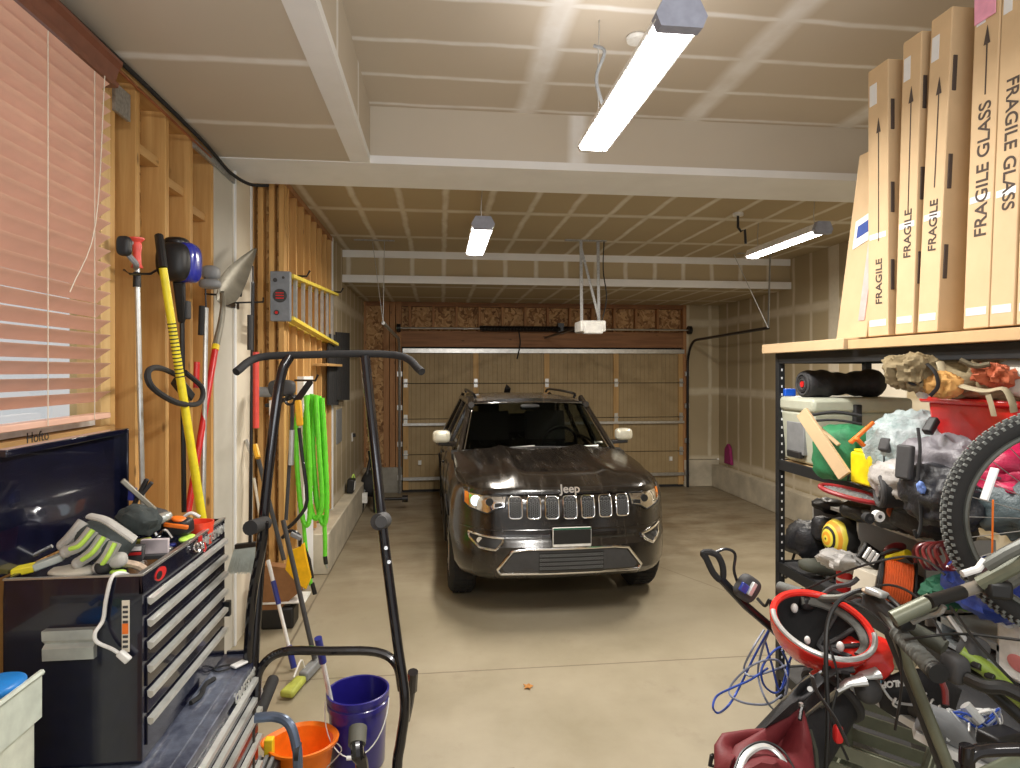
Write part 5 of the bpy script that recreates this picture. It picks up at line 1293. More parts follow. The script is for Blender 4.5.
MB().add([lb(.1, 2.25), lb(.3, 2.25), lb(.3, 2.64), lb(.1, 2.64)]+[v_+Vector((.003, 0, 0)) for v_ in (lb(.1, 2.25), lb(.3, 2.25), lb(.3, 2.64), lb(.1, 2.64))], [(0, 1, 2, 3), (4, 7, 6, 5), (0, 4, 5, 1), (2, 6, 7, 3), (1, 5, 6, 2), (0, 3, 7, 4)]).build('pink_strip', mat('strip_pink', (.62, .42, .40), .6), t, smooth=0)
# ---- upper shelf contents, z = 1.46
ZU = 1.462
c0 = XP(779, 430, SX0+.03); c1 = XP(815, 430, SX0+.03)
mat('cooler_body', (.50, .52, .42), .45, var=.05); 
t = thing('cool_box', 'pale grey green cooler with black latch on the upper shelf', 'cooler', (2.35, (c0.y+c1.y)/2, ZU))
yf, yn = c0.y, c1.y
MB().add([(SX0+.05, yn+.02, ZU), (SX1-.03, yn+.02, ZU), (SX1-.03, yf-.02, ZU), (SX0+.05, yf-.02, ZU), (SX0+.02, yn, ZU+.30), (SX1, yn, ZU+.30), (SX1, yf, ZU+.30), (SX0+.02, yf, ZU+.30)], [(0, 3, 2, 1), (4, 5, 6, 7), (0, 1, 5, 4), (1, 2, 6, 5), (2, 3, 7, 6), (3, 0, 4, 7)]).build('tub', 'cooler_body', t, bevel=.015)
MB().bb((SX0+.01, yn-.012, ZU+.30), (SX1+.01, yf+.01, ZU+.385)).build('lid', 'cooler_body', t, bevel=.022)
ym = (yf+yn)/2
MB().bb((SX0+.022, ym-.09, ZU+.05), (SX0+.05, ym+.09, ZU+.24)).build('handle_recess', 'grey_plastic', t, bevel=.006)
MB().bb((SX0+.010, ym-.07, ZU+.03), (SX0+.04, ym+.07, ZU+.07)).build('side_handle', 'black_plastic', t, bevel=.006)
MB().bb((SX0+.25, yn-.035, ZU+.22), (SX0+.29, yn+.0, ZU+.35)).build('latch', 'black_rubber', t, bevel=.006)
# rolled bag on the cooler
r0 = Vector((SX0+.06, ym-.02, ZU+.385+.075)); r1 = Vector((SX1-.05, ym-.0, ZU+.385+.08))
t = thing('rolled_bag', 'black rolled sleeping bag with red core lying on the cooler', 'rolled bag', r0)
MB().tube([r0+(r1-r0)*i/40 for i in range(41)], lambda k: .074+.004*math.sin(k*31)+.010*math.sin(k*9)-(.018 if k > .95 else 0), 24).build('roll', mat('bag_black', (.014, .013, .015), .6, bmp=.8), t, smooth=80)
for r, m_ in ((.060, 'charcoal'), (.042, 'bag_black'), (.03, 'charcoal')): MB().torus(r0-Vector((.002, 0, 0)), (1, 0, 0), r, .007, 24, 6).build('coil_edge', m_, t)
MB().cyl(r0-Vector((.008, 0, 0)), r0, .018, n=14).build('red_core', 'red_plastic', t)
t = tag(MB().bb((SX0+.03, yf-.07, ZU+.386), (SX0+.10, yf+.0, ZU+.43)).build('blue_case', mat('bright_blue', (.01, .10, .62), .4), bevel=.005), 'small bright blue case next to the rolled bag on the cooler', 'case')
def U(px, py, d): return DP(px, py, d)
def onshelf(px, X=SX0+.1): return XP(px, 400, X).y
# green bag in wire basket
g = U(838, 440, 3.15)
t = thing('green_bag', 'green stuffed bag sagging against the cooler behind a plank', 'bag', (g.x, g.y, ZU))
MB().ell((g.x+.06, g.y, ZU+.125), (.30, .26, .25), e=.6, amp=.025, freq=7, ridge=.6, seed=2).build('sack', mat('green_cloth', (.03, .22, .09), .6, bmp=.5), t)
MB().tube([U(812, 415, 3.1), U(835, 412, 3.0), U(862, 416, 2.95)], .008, 8, sm=3).tube([U(812, 421, 3.1), U(835, 420, 3.0), U(862, 424, 2.95)], .006, 8, sm=3).build('strap', 'black_rubber', t)
t = thing('wire_basket', 'black wire tray edge holding the yellow case on the rack', 'basket', (U(860, 472, 2.9).x, U(860, 472, 2.9).y, ZU))
q0, q1 = U(848, 470, 3.0), U(884, 475, 2.7)
q0.z = q1.z = ZU+.01
for dz in (0, .03, .06): MB().cyl(q0+Vector((0, 0, dz)), q1+Vector((0, 0, dz)), .004, n=6).build('wire', 'black_metal', t)
for k in range(7):
    pp = q0+(q1-q0)*k/6; MB().cyl(pp, pp+Vector((0, 0, .16 if k > 3 else .06)), .003, n=6).build('wire', 'black_metal', t)
a_ = U(802, 412, 3.1); b_ = U(845, 476, 2.88)
t = tag(MB().beam(a_, b_, .065, .02, up=(-.9, -.2, .2)).build('cardboard_angle', 'carton', bevel=.002), 'long folded cardboard angle leaning diagonally across the green bag', 'cardboard')
t = tag(MB().beam(U(815, 424, 3.12), U(839, 445, 3.0), .022, .012).build('wood_stick', 'carton', bevel=.002), 'short thin stick lying behind the diagonal cardboard angle', 'stick')
y = U(866, 453, 2.85)
t = thing('yellow_case', 'bright yellow plastic case standing between green bag and clear sack', 'case', (y.x, y.y, ZU))
MB().bb((y.x-.03, y.y-.07, ZU+.02), (y.x+.12, y.y+.07, ZU+.165)).build('body', mat('case_yellow', (.85, .70, .01), .4), t, bevel=.01)
MB().bb((y.x-.02, y.y-.06, ZU+.165), (y.x+.11, y.y+.06, ZU+.178)).build('lid', 'case_yellow', t, bevel=.006)
t = thing('spring_clamp', 'orange plastic spring clamp lying on top of the yellow case', 'clamp', U(862, 432, 2.75))
MB().beam(U(850, 443, 2.77), U(874, 422, 2.75), .03, .016, w1=.012).build('jaw', 'orange_plastic', t, bevel=.004)
MB().beam(U(856, 438, 2.74), U(864, 446, 2.74), .022, .016).build('grip', 'orange_plastic', t, bevel=.004)
# clear bag
g = U(898, 432, 2.75)
m, nt, b = nodes('clear_film'); co = coords(nt); nz = noisetex(nt, co, 12, 6, .7)
nt.links.new(ramp(nt, nz, [(.35, (.42, .56, .56)), (.65, (.70, .78, .80))]), b.inputs['Base Color'])
b.inputs['Roughness'].default_value = .25; b.inputs['Transmission Weight'].default_value = .25; bump(nt, b, noisetex(nt, co, 18, 8, .7), .8, .02)
t = thing('plastic_sack', 'big cloudy clear plastic sack bulging beside the red tub', 'bag', (g.x, g.y, ZU))
MB().ell((g.x+.12, g.y+.02, ZU+.16), (.40, .30, .34), e=.85, amp=.03, freq=6, ridge=1.0, seed=5, nu=60, nv=40).build('film', 'clear_film', t, smooth=80)
MB().ell((g.x+.0, g.y-.06, ZU+.07), (.22, .28, .14), e=.8, amp=.02, freq=8, ridge=1.2, seed=9, nu=50, nv=30).build('lower_bulge', mat('film_pale', (.50, .48, .46), .3, bmp=.9), t, smooth=80)
MB().box(U(872, 446, 2.7)+Vector((.07, 0, -.0)), (.05, .05, .06), (0, .4, .3)).build('dark_content', 'charcoal', t, bevel=.01)
# red tub
r0 = U(925, 435, 2.72); 
ta, tb = XP(922, 400, SX0+.03).y, XP(1012, 400, SX0+.03).y
t = thing('plastic_tub', 'red plastic storage tub piled with backpacks on the upper shelf', 'tub', (2.3, (ta+tb)/2, ZU))
mat('tub_red', (.60, .015, .015), .28, coat=.3)
zt0, zt1 = ZU+.075, ZU+.415
X0 = SX0+.05
def fr(x0, x1, y0, y1, z): return [(x0, y0, z), (x1, y0, z), (x1, y1, z), (x0, y1, z)]
vs = fr(X0+.04, SX1-.04, tb+.03, ta-.03, zt0-.075)+fr(X0, SX1, tb, ta, zt1)
MB().add(vs, [(0, 3, 2, 1), (4, 5, 6, 7), (0, 1, 5, 4), (1, 2, 6, 5), (2, 3, 7, 6), (3, 0, 4, 7)]).build('body', 'tub_red', t, bevel=.02)
MB().bb((X0-.02, tb-.02, zt1-.012), (SX1+.02, ta+.02, zt1+.012)).build('rim', 'tub_red', t, bevel=.008)
# backpacks on the tub
mat('olive_cloth', (.12, .10, .06), .85, bmp=.5); mat('khaki', (.22, .17, .09), .85, bmp=.6); mat('brown_leather', (.22, .075, .03), .6, bmp=.4); mat('tan_cloth', (.55, .30, .09), .8, bmp=.5)
yc = (ta+tb)/2
t = thing('hiking_backpack', 'khaki and brown backpack slumped on the red tub below the beam', 'backpack', (2.25, yc, zt1+.014))
MB().ell((2.30, yc+.02, zt1+.10), (.44, ta-tb+.10, .20), e=.7, amp=.035, freq=11, ridge=1.3, seed=4, flat=-.9, nu=70, nv=40).build('body', 'khaki', t, smooth=80)
MB().ell((X0+.05, yc+.03, zt1+.045), (.16, (ta-tb)*.75, .08), e=.7, amp=.01, freq=10).build('brown_base', 'brown_leather', t, smooth=80)
MB().ell(U(942, 384, 2.46), (.09, .14, .08), e=.8, amp=.014, freq=18, ridge=1, nu=40, nv=26).build('tan_pocket', 'tan_cloth', t)
MB().ell(U(915, 372, 2.56), (.17, .15, .11), (0, 0, .3), e=.7, amp=.022, freq=15, ridge=1.2, nu=50, nv=30).build('hood_pocket', 'khaki', t)
MB().tube([U(940, 362, 2.48), U(946, 378, 2.44), (U(962, 386, 2.38)), U(985, 391, 2.3), U(1004, 389, 2.25), U(1012, 402, 2.22), U(1014, 412, 2.22)], .016, 8, sm=5, flat=.4).build('shoulder_strap', mat('strap_khaki', (.36, .31, .20), .8), t)
MB().tube([U(925, 362, 2.46), U(935, 372, 2.42), U(938, 386, 2.41), U(930, 396, 2.42)], .011, 8, sm=5, flat=.4).build('dark_strap', 'black_rubber', t)
MB().tube([U(960, 360, 2.36), U(975, 366, 2.33), U(990, 364, 2.3)], .02, 8, sm=5, flat=.5).build('top_flap', 'olive_cloth', t)
MB().tube([U(905, 380, 2.52), U(915, 384, 2.50), U(925, 378, 2.50)], .007, 8, sm=5).build('zip', 'black_rubber', t)
MB().tube([U(988, 395, 2.28), U(991, 404, 2.27), U(994, 416, 2.27)], .012, 6, flat=.4).build('hanging_strap', 'strap_khaki', t)
MB().tube([U(893, 376, 2.62), U(902, 370, 2.6), U(912, 362, 2.6)], .014, 8, flat=.5).build('buckle_strap', 'cream_board', t)
t = tag(MB().ell(U(984, 375, 2.32)+Vector((.05, 0, 0)), (.10, .12, .05), e=.8, amp=.02, freq=18, ridge=1.2, nu=40, nv=26).build('rust_pouch', mat('rust_cloth', (.42, .10, .04), .7)), 'small rust red pouch wedged on top of the khaki backpack', 'pouch')
t = tag(MB().ell(U(1000, 378, 2.30)+Vector((.08, 0, 0)), (.10, .16, .13), (.2, 0, 0), e=.6, amp=.006, freq=10).build('white_pack', mat('offwhite_cloth', (.52, .53, .47), .7)), 'grey white soft bag standing at the near end of the red tub', 'bag')
t = tag(MB().ell(U(922, 393, 2.60), (.03, .05, .045), e=.6, amp=.004, freq=30).build('checked_cloth', 'white_plastic'), 'small black and white cloth wedged at the tub corner', 'cloth')
# grey laundry and satchel beneath the tub, hanging forward
mat('grey_nylon', (.20, .19, .21), .45, bmp=.9); mat('dark_nylon', (.02, .021, .026), .45, bmp=.9); mat('magenta_nylon', (.50, .015, .08), .45, bmp=.6)
g = U(952, 468, 2.40)
t = thing('drawstring_bag', 'crumpled grey nylon bag spilling over the shelf edge under the tub', 'bag', (g.x, g.y, g.z-.1))
MB().ell((g.x+.03, g.y, g.z), (.20, .36, .15), (0, .3, 0), e=.8, amp=.03, freq=7, ridge=1.4, seed=11, nu=70, nv=40).build('body', 'grey_nylon', t, smooth=80)
MB().ell(U(945, 498, 2.35), (.20, .30, .18), (0, .2, 0), e=.8, amp=.025, freq=8, ridge=1.2, seed=12, nu=60, nv=36).build('dark_lower', 'dark_nylon', t, smooth=80)
MB().tube([U(918, 428, 2.38), U(920, 450, 2.35), U(918, 480, 2.33), U(921, 520, 2.32), U(917, 537, 2.31), U(914, 530, 2.31)], .006, 6, sm=5).build('cord', 'black_rubber', t)
MB().ell(U(921, 487, 2.31), (.03, .03, .045), amp=.006, freq=40).ell(U(925, 495, 2.31), (.03, .03, .03), amp=.006, freq=40).build('printed_tag', mat('tag_blue', (.15, .25, .60), .5), t)
t = tag(MB().box(U(905, 462, 2.38), (.03, .06, .13), (0, .1, .3)).build('grey_case', 'charcoal', bevel=.008), 'dark grey case standing between the plastic sack and nylon bag', 'case')
t = tag(MB().beam(U(927, 433, 2.40), U(935, 419, 2.42), .035, .03).build('black_box_end', 'black_plastic', bevel=.006), 'small black box end leaning on the red tub', 'box')
t = thing('magenta_bag', 'magenta and dark nylon bag seen through the raised bicycle wheel', 'bag', U(1000, 465, 2.25))
MB().ell(U(990, 462, 2.28)+Vector((.06, 0, 0)), (.26, .30, .12), e=.7, amp=.02, freq=8, ridge=.8, seed=21).build('upper', 'magenta_nylon', t, smooth=80)
MB().ell(U(992, 482, 2.24)+Vector((.05, 0, 0)), (.22, .30, .10), e=.8, amp=.025, freq=9, ridge=1.4, seed=22).build('lower', 'magenta_nylon', t, smooth=80)
MB().ell(U(1002, 508, 2.2)+Vector((.06, 0, 0)), (.24, .34, .16), e=.8, amp=.03, freq=8, ridge=1.4, seed=23).build('dark_side', mat('slate_nylon', (.07, .10, .11), .45, bmp=.9), t, smooth=80)
# speaker-like roller, racquet and boxes lower
s0, s1 = U(880, 491, 2.70), U(922, 487, 2.6)
s1 = s0+Vector((.30, -.12, .0))
t = thing('foam_roller', 'black ribbed roller with metal hub in its open end', 'roller', s0)
MB().cyl(s0, s1, .070, n=32).build('cylinder', 'black_rubber', t)
MB().torus(s0, (s1-s0), .060, .013, 32, 8).build('rim', 'charcoal', t)
MB().cyl(s0-(s1-s0).normalized()*.012, s0, .027, n=16).build('hub', 'steel', t)
# tennis racquet
mat('hose_red0', (.30, .02, .025), .3)
rc = U(852, 494, 2.86); t = thing('tennis_racquet', 'dark red racquet head lying left of the black roller', 'racquet', rc)
ra = Vector((.25, -.25, -.06)).normalized(); rb = Vector((.7, .6, .12)).normalized()
R0_ = [rc+ra*.135*math.cos(a)+rb*.06*math.sin(a) for a in [2*PI*i/40 for i in range(40)]]
MB().tube(R0_, .011, 8, closed=True).build('head_frame', 'hose_red0', t)
q = MB()
for i in range(-6, 7):
    k = i/7*.135; h = .06*math.sqrt(1-(i/7)**2)
    q.cyl(rc+ra*k-rb*h, rc+ra*k+rb*h, .0012, n=4)
    k = i/7*.06; h = .135*math.sqrt(1-(i/7)**2)
    q.cyl(rc+rb*k-ra*h, rc+rb*k+ra*h, .0012, n=4)
o = q.build('strings', 'grey_plastic', t); o['kind'] = 'stuff'
MB().tube([rc+ra*.15, rc+ra*.25, rc+ra*.45], .014, 8).build('handle', 'black_rubber', t)
for i, (px, py, d, sz, mm, nm, lb, ct) in enumerate((  # clutter from here on: depths and sizes scaled about the camera, back into the rack
    (825, 506, 3.831, (0.215, 0.161, 0.067), 'black_plastic', 'shin_guard', 'flat black sports pad lying on the white cubby top', 'pad'),
    (862, 512, 3.383, (0.301, 0.200, 0.088), 'dark_nylon', 'padded_case', 'dark blue padded case under the racquet', 'case'),
    (893, 516, 3.047, (0.239, 0.191, 0.143), 'dark_nylon', 'sports_bag', 'black shiny sports bag with red patch below the roller', 'bag'),
    (925, 522, 2.781, (0.295, 0.295, 0.125), 'bag_black', 'soft_bag', 'black soft bag hanging low beneath the nylon bag', 'bag'))):
    tag(MB().ell(U(px, py, d)+Vector((.04, 0, 0)), sz, (0, .15, .3), e=.75, amp=.015, freq=10, ridge=.8, seed=31+i).build(nm, mm, smooth=80), lb, ct)
tag(MB().ell(U(895, 510, 2.972), (0.085, 0.024, 0.060), (0, -.5, 0), e=.7).build('red_patch', 'rust_cloth'), 'small rust red cloth on the black sports bag', 'cloth')
t = thing('inline_skate', 'black strap frame with two white wheels poking out near the cubby top', 'skate', U(880, 517, 3.102))
for px, py in ((868, 518), (878, 516)):
    pp = U(px, py, 2.5); MB().cyl(pp+Vector((0, -.012, 0)), pp+Vector((0, .012, 0)), .022, n=16).build('wheel', 'white_plastic' if px > 870 else 'black_rubber', t)
    MB().cyl(pp+Vector((0, -.014, 0)), pp+Vector((0, .014, 0)), .008, n=10).build('bearing', 'charcoal', t)
MB().beam(U(864, 511, 3.234), U(886, 518, 3.046), .03, .02).build('frame', 'charcoal', t, bevel=.004)
# white melamine cubby lying tilted
mat('melamine', (.56, .57, .56), .4, var=.03); mat('melamine_edge', (.72, .70, .64), .5)
t = thing('cube_shelf', 'white cubby shelf tipped on its corner holding the yellow ball', 'shelf unit', U(860, 560, 3.399))
ex = (U(925, 540, 2.879)-U(812, 500, 3.965)); Lx = ex.length; ex.normalize()
vdir = (U(860, 540, 3.399)-Vector((0, 0, HC))).normalized()
eh = -(Vector((0, 0, 1))-ex*ex.z); eh = (eh-ex*0.35).normalized(); eh = (eh-ex*eh.dot(ex)).normalized()
ed = ex.cross(eh).normalized()
if ed.dot(vdir) < 0: ed = -ed
O = U(812, 500, 3.965); D_, Hh, T_ = .32, .46, .018
def slab(o, a, b_, c, name, m_='melamine', par=t): return MB().prism([o, o+a, o+a+b_, o+b_], c).build(name, m_, par, bevel=.0015, smooth=0)
slab(O, ex*Lx, ed*D_, eh*T_, 'top_panel'); slab(O+eh*Hh, ex*Lx, ed*D_, -eh*T_, 'bottom_panel')
for k in (0, .47, .985): slab(O+ex*Lx*k, ex*T_, ed*D_, eh*Hh, 'divider')
slab(O+ed*D_, ex*Lx, eh*Hh, ed*.006, 'back_panel')
tag(MB().ell(U(840, 537, 3.648)+Vector((.03, .05, 0)), (0.189, 0.189, 0.189)).build('ball', 'black_rubber'), '', '')
ball = bpy.data.objects['ball']; bpy.data.objects.remove(ball)
m, nt, b = nodes('ball_skin'); co = coords(nt); v = nt.nodes.new('ShaderNodeTexWave'); v.inputs['Scale'].default_value = 5.5; v.inputs['Distortion'].default_value = 1.5; v.wave_type = 'RINGS'
nt.links.new(co, v.inputs['Vector']); nt.links.new(ramp(nt, v.outputs['Fac'], [(.0, (.02, .02, .02)), (.13, (.02, .02, .02)), (.16, (.80, .68, .05)), (.78, (.85, .72, .10)), (.84, (.85, .38, .03))]), b.inputs['Base Color']); b.inputs['Roughness'].default_value = .45
q = MB().ell((0, 0, 0), (.235, .235, .235), nu=40, nv=28); o = q.build('football', 'ball_skin', smooth=80); o.location = U(841, 538, 3.545)+ed*.02
tag(o, 'yellow and black football sitting in the left hole of the cubby', 'ball')
t = thing('black_backpack', 'small black bag slumped to the left of the yellow football', 'bag', U(810, 560, 3.901))
MB().ell(U(813, 541, 3.844), (0.283, 0.226, 0.212), (0, .2, 0), e=.75, amp=.025, freq=10, ridge=.8, seed=41).build('body', 'dark_nylon', t, smooth=80)
MB().ell(U(824, 528, 3.685), (0.139, 0.083, 0.139), e=.6, amp=.01, freq=10, seed=42).build('flap', 'dark_nylon', t, smooth=80)
MB().tube([U(800, 535, 3.878), U(795, 552, 3.915), U(790, 568, 3.953), U(786, 578, 3.999)], .012, 6, sm=4, flat=.5).tube([U(806, 550, 3.815), U(812, 565, 3.736), U(810, 578, 3.740)], .010, 6, sm=4, flat=.5).build('strap', 'black_rubber', t)
# middle shelf clutter
t = thing('support_tray', 'flat dark grey tray added on the middle shelf to support the loose clutter', 'tray', (2.3, 2.75, .832))  # tray added as a support beneath clutter that floated above the shelf
MB().bb((2.3, 2.5, .832), (2.62, 3.5, .87)).build('body', 'charcoal', t, bevel=.03); MB().bb((2.29, 2.49, .87), (2.63, 3.51, .885)).build('lid', 'charcoal', t, bevel=.005)
t = thing('red_clamp', 'red plastic clamp grip standing on the middle shelf beam', 'clamp', U(806, 585, 3.729))
MB().beam(U(803, 584, 3.760), U(809, 570, 3.699), .035, .025).build('grip', 'red_plastic', t, bevel=.008); MB().tube([U(809, 578, 3.699), U(822, 574, 3.556), U(832, 580, 3.449)], .012, 8).build('jaw', 'steel', t)
t = thing('drink_can', 'red and white drink can standing among the shelf clutter', 'can', U(845, 580, 3.331))
pc = U(845, 580, 3.331); MB().lathe([(.0, -.065), (.036, -.065), (.042, -.058), (.042, .058), (.035, .07), (0, .07)], pc, n=24, caps=False).build('can_body', 'red_plastic', t)
MB().lathe([(.0425, .0), (.0425, .015)], pc, n=24, caps=False).lathe([(.0425, -.026), (.0425, -.018)], pc, n=24, caps=False).build('white_band', 'white_plastic', t)
t = tag(MB().box(U(870, 583, 3.137), (0.115, 0.115, 0.128), (.1, .1, .4)).build('white_carton', 'cream_board', bevel=.004), 'plain cream carton between the red can and orange reel', 'box')
tag(MB().ell(U(826, 568, 3.552), (0.310, 0.141, 0.085), (0, .15, 0), e=.8, amp=.01, freq=9).build('tarp_roll', mat('olive_dark', (.06, .065, .05), .7)), 'dark olive folded tarp on the middle shelf', 'tarp')
tag(MB().ell(U(852, 564, 3.312), (0.344, 0.159, 0.079), (0, .25, 0), e=.8, amp=.02, freq=12, ridge=1).build('clear_wrap', 'film_pale'), 'crumpled clear wrap lying in front of the cubby', 'wrap')
t = thing('striped_gadget', 'black and white striped gadget leaning left of the yellow tube', 'gadget', U(870, 556, 3.174))
MB().box(U(871, 556, 3.166), (0.127, 0.025, 0.089), (0, .6, 0)).build('case', 'black_plastic', t, bevel=.006)
for k in range(3): MB().box(U(867+4*k, 553+3*k, 2.49), (.012, .01, .05), (0, .6, 0)).build('white_bar', 'white_plastic', t, bevel=.002)
t = thing('yellow_tube', 'short bright yellow tube lying over the red hose', 'tube', U(898, 556, 2.925))
MB().cyl(U(888, 559, 2.990), U(908, 553, 2.862), .017, n=16).build('barrel', 'case_yellow', t); MB().cyl(U(884, 561, 3.024), U(888, 559, 2.990), .019, n=16).build('cap', 'black_plastic', t)
# orange cord reel
rc = U(897, 582, 2.918); ax = Vector((.75, -.55, -.1)).normalized()
t = thing('cord_reel', 'orange extension cord wound on a black reel', 'cord reel', rc)
MB().cyl(rc-ax*.07, rc-ax*.062, .107, n=36).build('left_flange', 'black_plastic', t); MB().cyl(rc+ax*.062, rc+ax*.07, .107, n=36).build('right_flange', 'black_plastic', t)
q = MB()
for i in range(12):
    for r in (.080, .091): q.torus(rc+ax*(-.054+.0098*i), ax, r, .0052, 36, 6)
o = q.build('wound_cord', mat('cord_orange', (.88, .16, .04), .45), t); o['kind'] = 'stuff'
MB().cyl(rc-ax*.08, rc-ax*.07, .028, n=18).torus(rc-ax*.071, ax, .063, .006, 30, 6).build('hub', 'charcoal', t)
MB().tube([rc-ax*.065+Vector((0, 0, .11)), rc+Vector((0, 0, .15)), rc+ax*.065+Vector((0, 0, .11))], .009, 8, sm=5).build('carry_handle', 'black_plastic', t)
# dark red coiled hose
rc = U(955, 557, 2.589)
t = thing('coiled_hose', 'dark red rubber hose coiled below the raised wheel', 'hose', rc)
mat('hose_red', (.18, .02, .02), .3, coat=.3)
pts = []
for i in range(150):
    a = 2*PI*i/34; u = i/150
    c = U(928+28*u, 556, 2.55-.16*u)
    rr = .062
    pts.append(c+Vector((rr*math.cos(a)*.9, .0+.012*math.sin(a*3), rr*math.sin(a)*(.9))))
MB().tube(pts, .0075, 8).build('coil', 'hose_red', t)
MB().tube([U(916, 563, 2.801), U(914, 550, 2.813), U(922, 543, 2.766), U(934, 548, 2.699), U(937, 565, 2.683)], .0075, 8, sm=6).build('loop', 'hose_red', t)
MB().cyl(U(932, 562, 2.710), U(926, 555, 2.743), .012, n=10).build('fitting', 'steel', t)
tag(MB().ell(U(895, 549, 2.999), (0.120, 0.036, 0.060), (0, -.2, 0)).build('red_disc', 'hose_red'), 'dark red disc leaning behind the yellow tube', 'disc')
# dark green fabric and low crates
tag(MB().ell(U(950, 591, 2.614), (0.199, 0.149, 0.100), e=.8, amp=.02, freq=12, ridge=1, seed=51).build('green_cloth_bundle', mat('bottle_green', (.01, .10, .05), .7, bmp=.5)), 'dark green cloth bundle under the bicycle fork', 'cloth')
tag(MB().tube([U(955, 612, 2.589), U(962, 600, 2.554), U(972, 598, 2.506), U(968, 610, 2.525), U(960, 608, 2.564)], .005, 6, sm=6).build('green_cord', 'leafy'), 'thin green cord looped beside the grey open crate', 'cord')  # a loop of thin green cord
t = thing('open_crate', 'grey open fronted crate with dark inside behind the handlebars', 'crate', (U(962, 640, 2.554)))
pa = U(936, 614, 2.688); z1 = pa.z; z0 = .842
xa = pa.x; ya = pa.y
mat('crate_grey', (.30, .33, .35), .4)
for (a_, b_) in (((0, -.32, z1-.03), (.35, .0, z1)), ((0, -.32, z0), (.35, -.29, z1)), ((0, -.03, z0), (.35, .0, z1)), ((.33, -.32, z0), (.35, 0, z1)), ((0, -.32, z0), (.35, 0, z0+.02))):
    MB().bb((xa+a_[0], ya+a_[1], a_[2]), (xa+b_[0], ya+b_[1], b_[2])).build('panel', 'crate_grey', t, bevel=.004, smooth=0)
MB().bb((xa+.03, ya-.28, z0+.02), (xa+.32, ya-.04, z1-.06)).build('dark_contents', 'charcoal', t, bevel=.02)
t = thing('white_tub', 'white plastic tub at the right edge below the bicycle wheel', 'tub', U(1000, 650, 2.381))
pa = U(990, 608, 2.424); MB().bb((pa.x, pa.y-.40, .84), (pa.x+.35, pa.y-.02, pa.z)).build('body', 'white_paint', t, bevel=.02)
MB().ell((pa.x-.002, pa.y-.12, pa.z-.16), (.01, .09, .06)).build('pink_print', mat('print_pink', (.75, .25, .25), .5), t)
tag(MB().ell(U(1000, 590, 2.381), (0.221, 0.332, 0.177), e=.8, amp=.03, freq=9, ridge=1, seed=61).build('blue_tarp', mat('tarp_blue', (.03, .07, .40), .4, bmp=.5)), 'blue tarp bundle in the rack behind the wheel rim', 'tarp')
tag(MB().ell(U(992, 608, 2.415), (0.091, 0.205, 0.034), (.4, 0, 0), e=.8, amp=.01, freq=16).build('white_cable_bundle', 'white_plastic'), 'white strap lying on the blue tarp bundle', 'strap')
# ================================================================= bicycles and sports gear in front of the rack
def U(px, py, d): return DP(px, py, d)
mat('bike_grey', (.13, .135, .12), .35, .3); mat('bike_olive', (.16, .17, .12), .4, .2); mat('bike_green', (.25, .36, .05), .35, coat=.3); mat('cable_black', (.012, .012, .012), .4)
mat('grip_grey', (.12, .125, .115), .75, bmp=.6)
# --- bicycle with its front wheel raised
t = thing('bicycle', 'dark mountain bicycle with big front wheel raised at right edge', 'bicycle', (1.75, 1.45, 1.0))
hub = U(1081, 524, 1.82)
# wheel plane: contains vertical and a mostly sideways direction so that it shows slightly turned
wa = Vector((.90, -.42, 0)).normalized(); wz = Vector((0, 0, 1)); wn_ = wa.cross(wz).normalized()
RW = .343
def wp(a, r, o=0): return hub+wa*r*math.cos(a)+wz*r*math.sin(a)+wn_*o
q = MB().tube([wp(2*PI*i/96, RW-.024) for i in range(96)], .027, 14, closed=True)
tyre = q.build('tyre', 'tyre', t)
q = MB()
for i in range(100):
    a = 2*PI*i/100
    for o_, da in ((-.023, 0), (-.012, .03), (0.0, 0), (.012, .03), (.023, 0)):
        c = wp(a+da, RW-.024+math.sqrt(.0275**2-o_**2), o_)
        rad = (wa*math.cos(a)+wz*math.sin(a)); tan = (-wa*math.sin(a)+wz*math.cos(a))
        q.beam(c-rad*.004, c+rad*.005, .010, .008, up=tan)
o = q.build('tread_knob', 'tyre_grey' if 'tyre_grey' in MT else mat('tyre_grey', (.17, .18, .17), .8), tyre); o['kind'] = 'stuff'
MB().tube([wp(2*PI*i/80, RW-.058) for i in range(80)], .012, 8, closed=True, flat=.8).build('rim', 'bike_grey', t)
MB().cyl(hub-wn_*.05, hub+wn_*.05, .02, n=14).build('hub', 'steel', t)
for i in range(28):
    a = 2*PI*i/28; MB().cyl(wp(a+.25*(1 if i % 2 else -1), .022, .025*(1 if i % 4 < 2 else -1)), wp(a, RW-.065), .0014, n=4).build('spoke', 'steel', t)
rf = [wp(math.radians(166+26*i/4)+.15, RW-.14+.02*math.sin(i), -.01) for i in range(5)]
MB().beam(U(984, 500, 1.70), U(995, 468, 1.70), .028, .006, up=(0, 0, 1)).build('spoke_reflector', 'tape', t, bevel=.002)
MB().cyl(U(993, 500, 1.72), U(992, 570, 1.76), .0025, n=6).build('orange_wire', 'orange_plastic', t)
